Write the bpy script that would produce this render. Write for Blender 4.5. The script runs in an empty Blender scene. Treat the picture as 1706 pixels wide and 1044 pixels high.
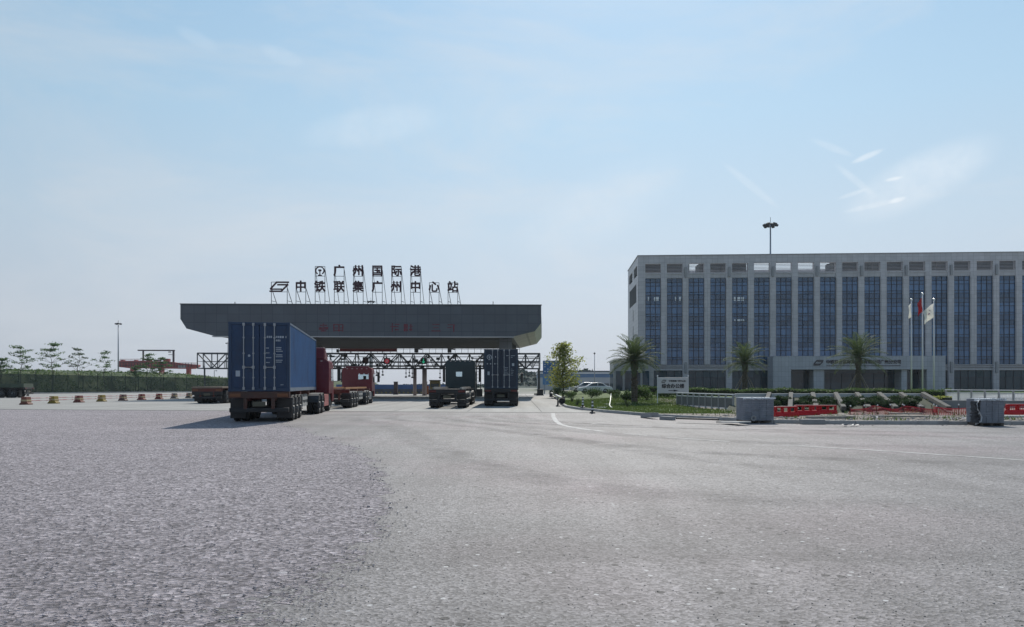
import bpy, math, random
import numpy as np
from mathutils import Vector, Matrix
from math import sin, cos, pi, radians

scene = bpy.context.scene
COL = scene.collection
random.seed(7)
RNG = np.random.default_rng(11)

# ------------------------------------------------------------------ camera
CAM_Z, FPX, CX, HY = 1.55, 1230.0, 853.0, 641.0
cam = bpy.data.cameras.new('camera')
cam.sensor_width = 36.0
cam.lens = 36.0 * FPX / 1706.0
cam.shift_y = (HY - 522.0) / 1706.0
cam.clip_end = 6000.0
camo = bpy.data.objects.new('camera', cam)
COL.objects.link(camo)
camo.location = (0, 0, CAM_Z)
camo.rotation_euler = (radians(90), 0, 0)
scene.camera = camo

# ------------------------------------------------------------------ sky, sun, exposure
SUN_EL, SUN_AZ = radians(43.0), radians(9.0)      # azimuth from +Y towards +X
world = bpy.data.worlds.new('World')
scene.world = world
world.use_nodes = True
wt = world.node_tree
bgn = wt.nodes['Background']
sky = wt.nodes.new('ShaderNodeTexSky')
sky.sky_type = 'NISHITA'
sky.sun_disc = False
sky.sun_elevation = SUN_EL
sky.sun_rotation = SUN_AZ
sky.altitude = 0
sky.air_density = 1.0
sky.dust_density = 1.6
sky.ozone_density = 2.0


def wnode(t, **kw):
    n = wt.nodes.new(t)
    for k, v in kw.items():
        setattr(n, k, v)
    return n


tc = wnode('ShaderNodeTexCoord')
sep = wnode('ShaderNodeSeparateXYZ')
wt.links.new(tc.outputs['Generated'], sep.inputs[0])
# haze that thickens towards the horizon
hz = wnode('ShaderNodeMapRange')
hz.inputs[1].default_value = 0.0
hz.inputs[2].default_value = 0.50
hz.inputs[3].default_value = 0.95
hz.inputs[4].default_value = 0.90
hz.clamp = True
wt.links.new(sep.outputs[2], hz.inputs[0])
mixh = wnode('ShaderNodeMixRGB')
wt.links.new(hz.outputs[0], mixh.inputs[0])
wt.links.new(sky.outputs[0], mixh.inputs[1])
ramp = wnode('ShaderNodeValToRGB')
SKYC = [(0.0, (0.52, 0.555, 0.63)), (0.09, (0.545, 0.615, 0.705)), (0.20, (0.515, 0.642, 0.757)), (0.33, (0.42, 0.62, 0.792)), (0.47, (0.335, 0.553, 0.77)), (0.62, (0.22, 0.42, 0.70)), (1.0, (0.10, 0.21, 0.42))]
ramp.color_ramp.elements[0].color = (*SKYC[0][1], 1)
ramp.color_ramp.elements[1].color = (*SKYC[-1][1], 1)
for p_, c_ in SKYC[1:-1]:
    e = ramp.color_ramp.elements.new(p_)
    e.color = (*c_, 1)
wt.links.new(sep.outputs[2], ramp.inputs[0])
hzs = wnode('ShaderNodeMixRGB', blend_type='MULTIPLY')
hzs.inputs[0].default_value = 1.0
HAZE_L = 7.0
hzs.inputs[2].default_value = (HAZE_L, HAZE_L, HAZE_L, 1)
wt.links.new(ramp.outputs[0], hzs.inputs[1])
wt.links.new(hzs.outputs[0], mixh.inputs[2])
# thin cirrus
mp = wnode('ShaderNodeMapping')
mp.inputs['Scale'].default_value = (1.5, 1.5, 5.0)
mp.inputs['Rotation'].default_value = (0.0, 0.35, 0.0)
wt.links.new(tc.outputs['Generated'], mp.inputs[0])
nz = wnode('ShaderNodeTexNoise')
nz.inputs['Scale'].default_value = 1.5
nz.inputs['Detail'].default_value = 7
nz.inputs['Roughness'].default_value = 0.62
nz.inputs['Distortion'].default_value = 0.5
wt.links.new(mp.outputs[0], nz.inputs[0])
cr = wnode('ShaderNodeMapRange')
cr.inputs[1].default_value = 0.47
cr.inputs[2].default_value = 0.74
cr.inputs[3].default_value = 0.0
cr.inputs[4].default_value = 0.55
wt.links.new(nz.outputs[0], cr.inputs[0])
mixc = wnode('ShaderNodeMixRGB')
wt.links.new(cr.outputs[0], mixc.inputs[0])
wt.links.new(mixh.outputs[0], mixc.inputs[1])
mixc.inputs[2].default_value = (0.70 * HAZE_L, 0.74 * HAZE_L, 0.79 * HAZE_L, 1)
# a broad pale glow below the sun, as the hazy air gives
glow_dir = Vector((sin(radians(16)) * cos(radians(16)), cos(radians(16)) * cos(radians(16)), sin(radians(16))))
dot = wnode('ShaderNodeVectorMath', operation='DOT_PRODUCT')
nrm = wnode('ShaderNodeVectorMath', operation='NORMALIZE')
wt.links.new(tc.outputs['Generated'], nrm.inputs[0])
wt.links.new(nrm.outputs[0], dot.inputs[0])
dot.inputs[1].default_value = glow_dir
gr = wnode('ShaderNodeMapRange')
gr.inputs[1].default_value = 0.0
gr.inputs[2].default_value = 1.0
gr.inputs[3].default_value = 0.66
gr.inputs[4].default_value = 1.04
wt.links.new(dot.outputs['Value'], gr.inputs[0])
gm = wnode('ShaderNodeVectorMath', operation='SCALE')
wt.links.new(mixc.outputs[0], gm.inputs[0])
wt.links.new(gr.outputs[0], gm.inputs['Scale'])
wt.links.new(gm.outputs[0], bgn.inputs[0])
bgn.inputs[1].default_value = 0.145


def sky_streak(px, py, length, width, ang, amt):
    '''one thin cloud: a soft ellipse about a direction; sizes in degrees'''
    c = Vector(((px - 853.0) / 1230.0, 1.0, (641.0 - py) / 1230.0)).normalized()
    rt = Vector((c.y, -c.x, 0)).normalized()
    up = rt.cross(c)
    a_ = (rt * cos(radians(ang)) + up * sin(radians(ang))) / radians(length / 2)
    b_ = (up * cos(radians(ang)) - rt * sin(radians(ang))) / radians(width / 2)
    sub = wnode('ShaderNodeVectorMath', operation='SUBTRACT')
    wt.links.new(nrm.outputs[0], sub.inputs[0])
    sub.inputs[1].default_value = c
    tot = None
    for v in (a_, b_):
        d = wnode('ShaderNodeVectorMath', operation='DOT_PRODUCT')
        wt.links.new(sub.outputs[0], d.inputs[0])
        d.inputs[1].default_value = v
        m = wnode('ShaderNodeMath', operation='MULTIPLY')
        wt.links.new(d.outputs['Value'], m.inputs[0])
        wt.links.new(d.outputs['Value'], m.inputs[1])
        if tot is None:
            tot = m
        else:
            ad = wnode('ShaderNodeMath', operation='ADD')
            wt.links.new(tot.outputs[0], ad.inputs[0])
            wt.links.new(m.outputs[0], ad.inputs[1])
            tot = ad
    mr = wnode('ShaderNodeMapRange')
    mr.interpolation_type = 'SMOOTHSTEP'
    mr.inputs[1].default_value, mr.inputs[2].default_value = 1.0, 0.0
    mr.inputs[3].default_value, mr.inputs[4].default_value = 0.0, amt
    wt.links.new(tot.outputs[0], mr.inputs[0])
    jag = wnode('ShaderNodeMath', operation='MULTIPLY')
    wt.links.new(mr.outputs[0], jag.inputs[0])
    wt.links.new(nz2.outputs[0], jag.inputs[1])
    mx = wnode('ShaderNodeMixRGB')
    wt.links.new(jag.outputs[0], mx.inputs[0])
    wt.links.new(bgn.inputs[0].links[0].from_socket, mx.inputs[1])
    mx.inputs[2].default_value = (6.4, 6.7, 7.0, 1)
    wt.links.new(mx.outputs[0], bgn.inputs[0])


nz2 = wnode('ShaderNodeTexNoise')
nz2.inputs['Scale'].default_value = 38
nz2.inputs['Detail'].default_value = 4
nz2.inputs['Roughness'].default_value = 0.7
wt.links.new(nrm.outputs[0], nz2.inputs[0])
for st_ in ((1445, 260, 2.4, 0.5, 18, 0.75), (1488, 298, 1.3, 0.32, 6, 1.0), (1495, 333, 1.3, 0.42, 12, 1.15), (1420, 323, 2.2, 0.4, 14, 0.5), (1450, 343, 4.0, 0.5, 8, 0.5), (1250, 308, 6.0, 0.7, -42, 0.3), (1385, 245, 3.6, 0.6, -28, 0.35),
            (1425, 300, 4.2, 0.6, -44, 0.35), (1530, 300, 11.0, 4.0, 22, 0.55), (620, 210, 12.0, 3.2, 12, 0.28), (470, 93, 3.4, 1.3, -14, 0.26), (330, 65, 3.4, 1.1, -20, 0.2), (1000, 345, 16.0, 6.0, 24, 0.2)):
    sky_streak(*st_)

sun = bpy.data.lights.new('sun', 'SUN')
sun.energy = 4.2
sun.angle = radians(0.6)
sun.color = (1.0, 0.94, 0.85)
suno = bpy.data.objects.new('sun', sun)
COL.objects.link(suno)
sd = Vector((sin(SUN_AZ) * cos(SUN_EL), cos(SUN_AZ) * cos(SUN_EL), sin(SUN_EL)))
suno.rotation_euler = sd.to_track_quat('Z', 'Y').to_euler()
suno.location = sd * 300

scene.view_settings.view_transform = 'Standard'
scene.view_settings.look = 'None'
scene.view_settings.exposure = 0.0
scene.view_settings.gamma = 1.0

# ------------------------------------------------------------------ helpers


def P(px, py, d):
    return Vector(((px - CX) * d / FPX, d, CAM_Z + (HY - py) * d / FPX))


def tag(o, label=None, cat=None, group=None, kind=None):
    if label:
        o['label'] = label
    if cat:
        o['category'] = cat
    if group:
        o['group'] = group
    if kind:
        o['kind'] = kind
    return o


def empty(name, loc=(0, 0, 0), rz=0.0):
    o = bpy.data.objects.new(name, None)
    COL.objects.link(o)
    o.location = loc
    o.rotation_euler = (0, 0, rz)
    o.empty_display_size = 0.2
    return o


def thing(name, label, cat, loc=(0, 0, 0), rz=0.0, group=None):
    return tag(empty(name, loc, rz), label, cat, group)


def children(o):
    return [c for c in COL.objects if c.parent == o]


def copy_tree(o, parent=None):
    c = o.copy()
    COL.objects.link(c)
    c.parent = parent
    for ch in children(o):
        copy_tree(ch, c)
    return c


class MB:
    """collects geometry for ONE mesh object"""

    def __init__(self):
        self.v = []
        self.f = []
        self.T = None

    def add(self, vs, fs):
        n = len(self.v)
        if self.T is not None:
            vs = [self.T @ Vector(p) for p in vs]
        self.v.extend([tuple(p) for p in vs])
        self.f.extend([tuple(i + n for i in q) for q in fs])
        return self

    def box(self, x0, x1, y0, y1, z0, z1):
        vs = [(x0, y0, z0), (x1, y0, z0), (x1, y1, z0), (x0, y1, z0), (x0, y0, z1), (x1, y0, z1), (x1, y1, z1), (x0, y1, z1)]
        return self.add(vs, [(0, 3, 2, 1), (4, 5, 6, 7), (0, 1, 5, 4), (1, 2, 6, 5), (2, 3, 7, 6), (3, 0, 4, 7)])

    def obox(self, c, s, rz=0.0, rx=0.0, ry=0.0):
        M = Matrix.Translation(c) @ Matrix.Rotation(rz, 4, 'Z') @ Matrix.Rotation(ry, 4, 'Y') @ Matrix.Rotation(rx, 4, 'X')
        a, b, d = s[0] / 2, s[1] / 2, s[2] / 2
        vs = [M @ Vector(p) for p in [(-a, -b, -d), (a, -b, -d), (a, b, -d), (-a, b, -d), (-a, -b, d), (a, -b, d), (a, b, d), (-a, b, d)]]
        return self.add(vs, [(0, 3, 2, 1), (4, 5, 6, 7), (0, 1, 5, 4), (1, 2, 6, 5), (2, 3, 7, 6), (3, 0, 4, 7)])

    def bar(self, p0, p1, w, h=None):
        """square bar between two points"""
        h = h or w
        p0, p1 = Vector(p0), Vector(p1)
        d = (p1 - p0)
        L = d.length
        d.normalize()
        up = Vector((0, 0, 1)) if abs(d.z) < 0.95 else Vector((0, 1, 0))
        s = d.cross(up).normalized()
        u = s.cross(d).normalized()
        vs = []
        for p in (p0, p1):
            for a, b in ((-1, -1), (1, -1), (1, 1), (-1, 1)):
                vs.append(p + s * a * w / 2 + u * b * h / 2)
        return self.add(vs, [(0, 1, 2, 3), (7, 6, 5, 4), (0, 4, 5, 1), (1, 5, 6, 2), (2, 6, 7, 3), (3, 7, 4, 0)])

    def tube(self, pts, r, n=6, cap=True):
        pts = [Vector(p) for p in pts]
        rs = r if isinstance(r, (list, tuple)) else [r] * len(pts)
        vs, fs = [], []
        ref = Vector((0, 0, 1))
        d0 = (pts[-1] - pts[0])
        if d0.length > 0 and abs(d0.normalized().z) > 0.9:
            ref = Vector((0, 1, 0))
        for i, p in enumerate(pts):
            d = pts[min(i + 1, len(pts) - 1)] - pts[max(i - 1, 0)]
            d = d.normalized() if d.length > 1e-9 else Vector((0, 0, 1))
            s = d.cross(ref)
            s = s.normalized() if s.length > 1e-6 else Vector((1, 0, 0))
            u = s.cross(d)
            for k in range(n):
                a = 2 * pi * k / n
                vs.append(p + (s * cos(a) + u * sin(a)) * rs[i])
        for i in range(len(pts) - 1):
            for k in range(n):
                k2 = (k + 1) % n
                fs.append((i * n + k, (i + 1) * n + k, (i + 1) * n + k2, i * n + k2))
        if cap:
            fs.append(tuple(range(n)))
            m = (len(pts) - 1) * n
            fs.append(tuple(m + n - 1 - k for k in range(n)))
        return self.add(vs, fs)

    def prism(self, poly, a, b, axis='x'):
        """poly of 2-D points extruded along axis from a to b.  x: (y,z)  y: (x,z)  z: (x,y)"""
        def mk(p, t):
            return (t, p[0], p[1]) if axis == 'x' else ((p[0], t, p[1]) if axis == 'y' else (p[0], p[1], t))
        n = len(poly)
        vs = [mk(p, a) for p in poly] + [mk(p, b) for p in poly]
        fs = [tuple(range(n)), tuple(2 * n - 1 - i for i in range(n))]
        for i in range(n):
            j = (i + 1) % n
            fs.append((i, i + n, j + n, j))
        return self.add(vs, fs)

    def lathe(self, prof, n=20, axis='z', c=(0, 0, 0)):
        """prof: (r, t) pairs round an axis"""
        vs, fs = [], []
        for r, t in prof:
            for k in range(n):
                a = 2 * pi * k / n
                x, y = r * cos(a), r * sin(a)
                q = (x, y, t) if axis == 'z' else ((t, x, y) if axis == 'x' else (x, t, y))
                vs.append((q[0] + c[0], q[1] + c[1], q[2] + c[2]))
        for i in range(len(prof) - 1):
            for k in range(n):
                k2 = (k + 1) % n
                fs.append((i * n + k, i * n + k2, (i + 1) * n + k2, (i + 1) * n + k))
        return self.add(vs, fs)

    def sphere(self, c, r, n=8, sz=1.0):
        prof = [(max(r * sin(pi * i / n), 1e-4), -r * sz * cos(pi * i / n)) for i in range(n + 1)]
        return self.lathe(prof, 10, 'z', c)

    def quad(self, a, b, c, d):
        return self.add([a, b, c, d], [(0, 1, 2, 3)])

    def build(self, name, m, parent=None, smooth=False, bevel=0.0, loc=None, seg=2):
        me = bpy.data.meshes.new(name)
        me.from_pydata(self.v, [], self.f)
        me.update()
        o = link_mesh(name, me, m, parent)
        if smooth:
            me.polygons.foreach_set('use_smooth', [True] * len(me.polygons))
        fix_normals(me)
        if bevel:
            bv = o.modifiers.new('bevel', 'BEVEL')
            bv.width = bevel
            bv.segments = seg
            bv.limit_method = 'ANGLE'
        if loc:
            o.location = loc
        return o


def fix_normals(me):
    import bmesh
    bm = bmesh.new()
    bm.from_mesh(me)
    bmesh.ops.recalc_face_normals(bm, faces=bm.faces)
    bm.to_mesh(me)
    bm.free()


def link_mesh(name, me, m, parent=None):
    o = bpy.data.objects.new(name, me)
    COL.objects.link(o)
    o.parent = parent
    if m:
        me.materials.append(m)
    return o


def np_mesh(name, V, F, m, parent=None, smooth=False):
    """V (n,3) array, F (k,4) or (k,3) array"""
    me = bpy.data.meshes.new(name)
    V = np.asarray(V, np.float32)
    F = np.asarray(F, np.int32)
    k = F.shape[1]
    me.vertices.add(len(V))
    me.vertices.foreach_set('co', V.ravel())
    me.loops.add(F.size)
    me.loops.foreach_set('vertex_index', F.ravel())
    me.polygons.add(len(F))
    me.polygons.foreach_set('loop_start', np.arange(0, F.size, k, dtype=np.int32))
    me.polygons.foreach_set('loop_total', np.full(len(F), k, np.int32))
    if smooth:
        me.polygons.foreach_set('use_smooth', np.ones(len(F), bool))
    me.update()
    me.validate()
    return link_mesh(name, me, m, parent)


# ------------------------------------------------------------------ materials
MATS = {}


def mat(name, col, rough=0.6, metal=0.0, var=0.0, vscale=3.0, bump=0.0, bscale=30.0, spec=None, col2=None, c2=(0.45, 0.65), stretch=None):
    """principled; var darkens/lightens by noise; col2 mixes in patches of a second colour; bump from noise"""
    if name in MATS:
        return MATS[name]
    m = bpy.data.materials.new(name)
    m.use_nodes = True
    nt = m.node_tree
    b = nt.nodes['Principled BSDF']
    b.inputs['Roughness'].default_value = rough
    b.inputs['Metallic'].default_value = metal
    if spec is not None:
        b.inputs['Specular IOR Level'].default_value = spec
    c = (*col, 1)
    b.inputs['Base Color'].default_value = c
    N, L = nt.nodes, nt.links
    if var or col2 or bump:
        t = N.new('ShaderNodeTexCoord')
        src = t.outputs['Object']
        if stretch:
            mpn = N.new('ShaderNodeMapping')
            mpn.inputs['Scale'].default_value = stretch
            L.new(src, mpn.inputs[0])
            src = mpn.outputs[0]
    out = None
    if col2:
        n2 = N.new('ShaderNodeTexNoise')
        n2.inputs['Scale'].default_value = vscale * 0.7
        n2.inputs['Detail'].default_value = 6
        n2.inputs['Roughness'].default_value = 0.65
        L.new(src, n2.inputs[0])
        mr = N.new('ShaderNodeMapRange')
        mr.inputs[1].default_value, mr.inputs[2].default_value = c2
        L.new(n2.outputs[0], mr.inputs[0])
        mx = N.new('ShaderNodeMixRGB')
        mx.inputs[1].default_value = c
        mx.inputs[2].default_value = (*col2, 1)
        L.new(mr.outputs[0], mx.inputs[0])
        out = mx.outputs[0]
    if var:
        n1 = N.new('ShaderNodeTexNoise')
        n1.inputs['Scale'].default_value = vscale
        n1.inputs['Detail'].default_value = 6
        n1.inputs['Roughness'].default_value = 0.6
        L.new(src, n1.inputs[0])
        mr = N.new('ShaderNodeMapRange')
        mr.inputs[1].default_value, mr.inputs[2].default_value = 0.25, 0.75
        mr.inputs[3].default_value, mr.inputs[4].default_value = 1 - var, 1 + var
        L.new(n1.outputs[0], mr.inputs[0])
        mv = N.new('ShaderNodeVectorMath')
        mv.operation = 'SCALE'
        if out is None:
            mv.inputs[0].default_value = col
        else:
            L.new(out, mv.inputs[0])
        L.new(mr.outputs[0], mv.inputs['Scale'])
        out = mv.outputs[0]
    if out is not None:
        L.new(out, b.inputs['Base Color'])
    if bump:
        n3 = N.new('ShaderNodeTexNoise')
        n3.inputs['Scale'].default_value = bscale
        n3.inputs['Detail'].default_value = 4
        L.new(src, n3.inputs[0])
        bp = N.new('ShaderNodeBump')
        bp.inputs['Strength'].default_value = bump
        bp.inputs['Distance'].default_value = 0.03
        L.new(n3.outputs[0], bp.inputs['Height'])
        L.new(bp.outputs[0], b.inputs['Normal'])
    MATS[name] = m
    return m


def leaf_mat(name, c1, c2, trans=0.35, rough=0.55):
    """foliage: two greens by noise over the plant, light passing through the leaves"""
    if name in MATS:
        return MATS[name]
    m = bpy.data.materials.new(name)
    m.use_nodes = True
    nt = m.node_tree
    N, L = nt.nodes, nt.links
    b = N['Principled BSDF']
    b.inputs['Roughness'].default_value = rough
    t = N.new('ShaderNodeTexCoord')
    n = N.new('ShaderNodeTexNoise')
    n.inputs['Scale'].default_value = 1.7
    n.inputs['Detail'].default_value = 5
    n.inputs['Roughness'].default_value = 0.8
    L.new(t.outputs['Object'], n.inputs[0])
    mr = N.new('ShaderNodeMapRange')
    mr.inputs[1].default_value, mr.inputs[2].default_value = 0.35, 0.65
    L.new(n.outputs[0], mr.inputs[0])
    mx = N.new('ShaderNodeMixRGB')
    mx.inputs[1].default_value = (*c1, 1)
    mx.inputs[2].default_value = (*c2, 1)
    L.new(mr.outputs[0], mx.inputs[0])
    L.new(mx.outputs[0], b.inputs['Base Color'])
    tr = N.new('ShaderNodeBsdfTranslucent')
    L.new(mx.outputs[0], tr.inputs[0])
    ms = N.new('ShaderNodeMixShader')
    ms.inputs[0].default_value = trans
    L.new(b.outputs[0], ms.inputs[1])
    L.new(tr.outputs[0], ms.inputs[2])
    L.new(ms.outputs[0], N['Material Output'].inputs[0])
    MATS[name] = m
    return m


def stone_mat(name, col, tile=(1.2, 0.6), gap=0.012, rough=0.5, joint=0.55, var=0.10):
    """cladding panels: joints from a brick texture laid over (x+y, z) in object space"""
    if name in MATS:
        return MATS[name]
    m = bpy.data.materials.new(name)
    m.use_nodes = True
    nt = m.node_tree
    N, L = nt.nodes, nt.links
    b = N['Principled BSDF']
    b.inputs['Roughness'].default_value = rough
    t = N.new('ShaderNodeTexCoord')
    s = N.new('ShaderNodeSeparateXYZ')
    L.new(t.outputs['Object'], s.inputs[0])
    ad = N.new('ShaderNodeMath')
    ad.operation = 'ADD'
    L.new(s.outputs[0], ad.inputs[0])
    L.new(s.outputs[1], ad.inputs[1])
    cb = N.new('ShaderNodeCombineXYZ')
    L.new(ad.outputs[0], cb.inputs[0])
    L.new(s.outputs[2], cb.inputs[1])
    br = N.new('ShaderNodeTexBrick')
    br.offset = 0.0
    br.inputs['Scale'].default_value = 1.0
    br.inputs['Brick Width'].default_value = tile[0]
    br.inputs['Row Height'].default_value = tile[1]
    br.inputs['Mortar Size'].default_value = gap
    br.inputs['Mortar Smooth'].default_value = 0.1
    br.inputs['Bias'].default_value = 0.0
    br.inputs['Color1'].default_value = (*[c * (1 - var) for c in col], 1)
    br.inputs['Color2'].default_value = (*[min(1, c * (1 + var)) for c in col], 1)
    br.inputs['Mortar'].default_value = (*[c * joint for c in col], 1)
    L.new(cb.outputs[0], br.inputs[0])
    n1 = N.new('ShaderNodeTexNoise')
    n1.inputs['Scale'].default_value = 0.5
    n1.inputs['Detail'].default_value = 6
    L.new(t.outputs['Object'], n1.inputs[0])
    mr = N.new('ShaderNodeMapRange')
    mr.inputs[1].default_value, mr.inputs[2].default_value = 0.3, 0.7
    mr.inputs[3].default_value, mr.inputs[4].default_value = 0.9, 1.08
    L.new(n1.outputs[0], mr.inputs[0])
    mv = N.new('ShaderNodeVectorMath')
    mv.operation = 'SCALE'
    L.new(br.outputs[0], mv.inputs[0])
    L.new(mr.outputs[0], mv.inputs['Scale'])
    L.new(mv.outputs[0], b.inputs['Base Color'])
    MATS[name] = m
    return m


def glass_mat(name, col, rough=0.06, wobble=0.02, spec=0.7, cell=(1.0, 1.0), var=0.5):
    """dark reflective glazing whose panes differ a little in tint and set"""
    if name in MATS:
        return MATS[name]
    m = bpy.data.materials.new(name)
    m.use_nodes = True
    nt = m.node_tree
    N, L = nt.nodes, nt.links
    b = N['Principled BSDF']
    b.inputs['Roughness'].default_value = rough
    b.inputs['IOR'].default_value = 1.45 + 1.1 * spec
    t = N.new('ShaderNodeTexCoord')
    s = N.new('ShaderNodeVectorMath')
    s.operation = 'MULTIPLY'
    s.inputs[1].default_value = (1 / cell[0], 0.0, 1 / cell[1])
    L.new(t.outputs['Object'], s.inputs[0])
    fl = N.new('ShaderNodeVectorMath')
    fl.operation = 'FLOOR'
    L.new(s.outputs[0], fl.inputs[0])
    wn = N.new('ShaderNodeTexWhiteNoise')
    L.new(fl.outputs[0], wn.inputs[0])
    mr = N.new('ShaderNodeMapRange')
    mr.inputs[3].default_value, mr.inputs[4].default_value = 1 - var, 1 + var
    L.new(wn.outputs['Value'], mr.inputs[0])
    mv = N.new('ShaderNodeVectorMath')
    mv.operation = 'SCALE'
    mv.inputs[0].default_value = col
    L.new(mr.outputs[0], mv.inputs['Scale'])
    L.new(mv.outputs[0], b.inputs['Base Color'])
    n3 = N.new('ShaderNodeTexNoise')
    n3.inputs['Scale'].default_value = 0.6
    L.new(t.outputs['Object'], n3.inputs[0])
    mx = N.new('ShaderNodeMath')
    mx.operation = 'MULTIPLY_ADD'
    mx.inputs[1].default_value = 0.4
    L.new(wn.outputs['Value'], mx.inputs[0])
    L.new(n3.outputs[0], mx.inputs[2])
    bp = N.new('ShaderNodeBump')
    bp.inputs['Strength'].default_value = wobble
    bp.inputs['Distance'].default_value = 0.4
    L.new(n3.outputs[0], bp.inputs['Height'])
    L.new(bp.outputs[0], b.inputs['Normal'])
    MATS[name] = m
    return m


def clear_glass(name, tint=(0.85, 0.9, 0.92)):
    if name in MATS:
        return MATS[name]
    m = bpy.data.materials.new(name)
    m.use_nodes = True
    nt = m.node_tree
    N, L = nt.nodes, nt.links
    N.remove(N['Principled BSDF'])
    tr = N.new('ShaderNodeBsdfTransparent')
    tr.inputs[0].default_value = (*tint, 1)
    gl = N.new('ShaderNodeBsdfGlossy')
    gl.inputs['Roughness'].default_value = 0.03
    fr = N.new('ShaderNodeFresnel')
    fr.inputs[0].default_value = 1.45
    ms = N.new('ShaderNodeMixShader')
    L.new(fr.outputs[0], ms.inputs[0])
    L.new(tr.outputs[0], ms.inputs[1])
    L.new(gl.outputs[0], ms.inputs[2])
    L.new(ms.outputs[0], N['Material Output'].inputs[0])
    MATS[name] = m
    return m


def screen_mat(name, col, alpha):
    """knitted screen cloth / fine netting: part of the light goes straight through"""
    if name in MATS:
        return MATS[name]
    m = bpy.data.materials.new(name)
    m.use_nodes = True
    nt = m.node_tree
    N, L = nt.nodes, nt.links
    b = N['Principled BSDF']
    b.inputs['Base Color'].default_value = (*col, 1)
    b.inputs['Roughness'].default_value = 0.8
    tr = N.new('ShaderNodeBsdfTransparent')
    t = N.new('ShaderNodeTexCoord')
    n = N.new('ShaderNodeTexNoise')
    n.inputs['Scale'].default_value = 0.35
    n.inputs['Detail'].default_value = 4
    L.new(t.outputs['Object'], n.inputs[0])
    mr = N.new('ShaderNodeMapRange')
    mr.inputs[1].default_value, mr.inputs[2].default_value = 0.3, 0.7
    mr.inputs[3].default_value, mr.inputs[4].default_value = max(0, alpha - 0.15), min(1, alpha + 0.12)
    L.new(n.outputs[0], mr.inputs[0])
    ms = N.new('ShaderNodeMixShader')
    L.new(mr.outputs[0], ms.inputs[0])
    L.new(tr.outputs[0], ms.inputs[1])
    L.new(b.outputs[0], ms.inputs[2])
    L.new(ms.outputs[0], N['Material Output'].inputs[0])
    MATS[name] = m
    return m


def emit_mat(name, col, s):
    if name in MATS:
        return MATS[name]
    m = bpy.data.materials.new(name)
    m.use_nodes = True
    b = m.node_tree.nodes['Principled BSDF']
    b.inputs['Base Color'].default_value = (*col, 1)
    b.inputs['Emission Color'].default_value = (*col, 1)
    b.inputs['Emission Strength'].default_value = s
    MATS[name] = m
    return m


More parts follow.
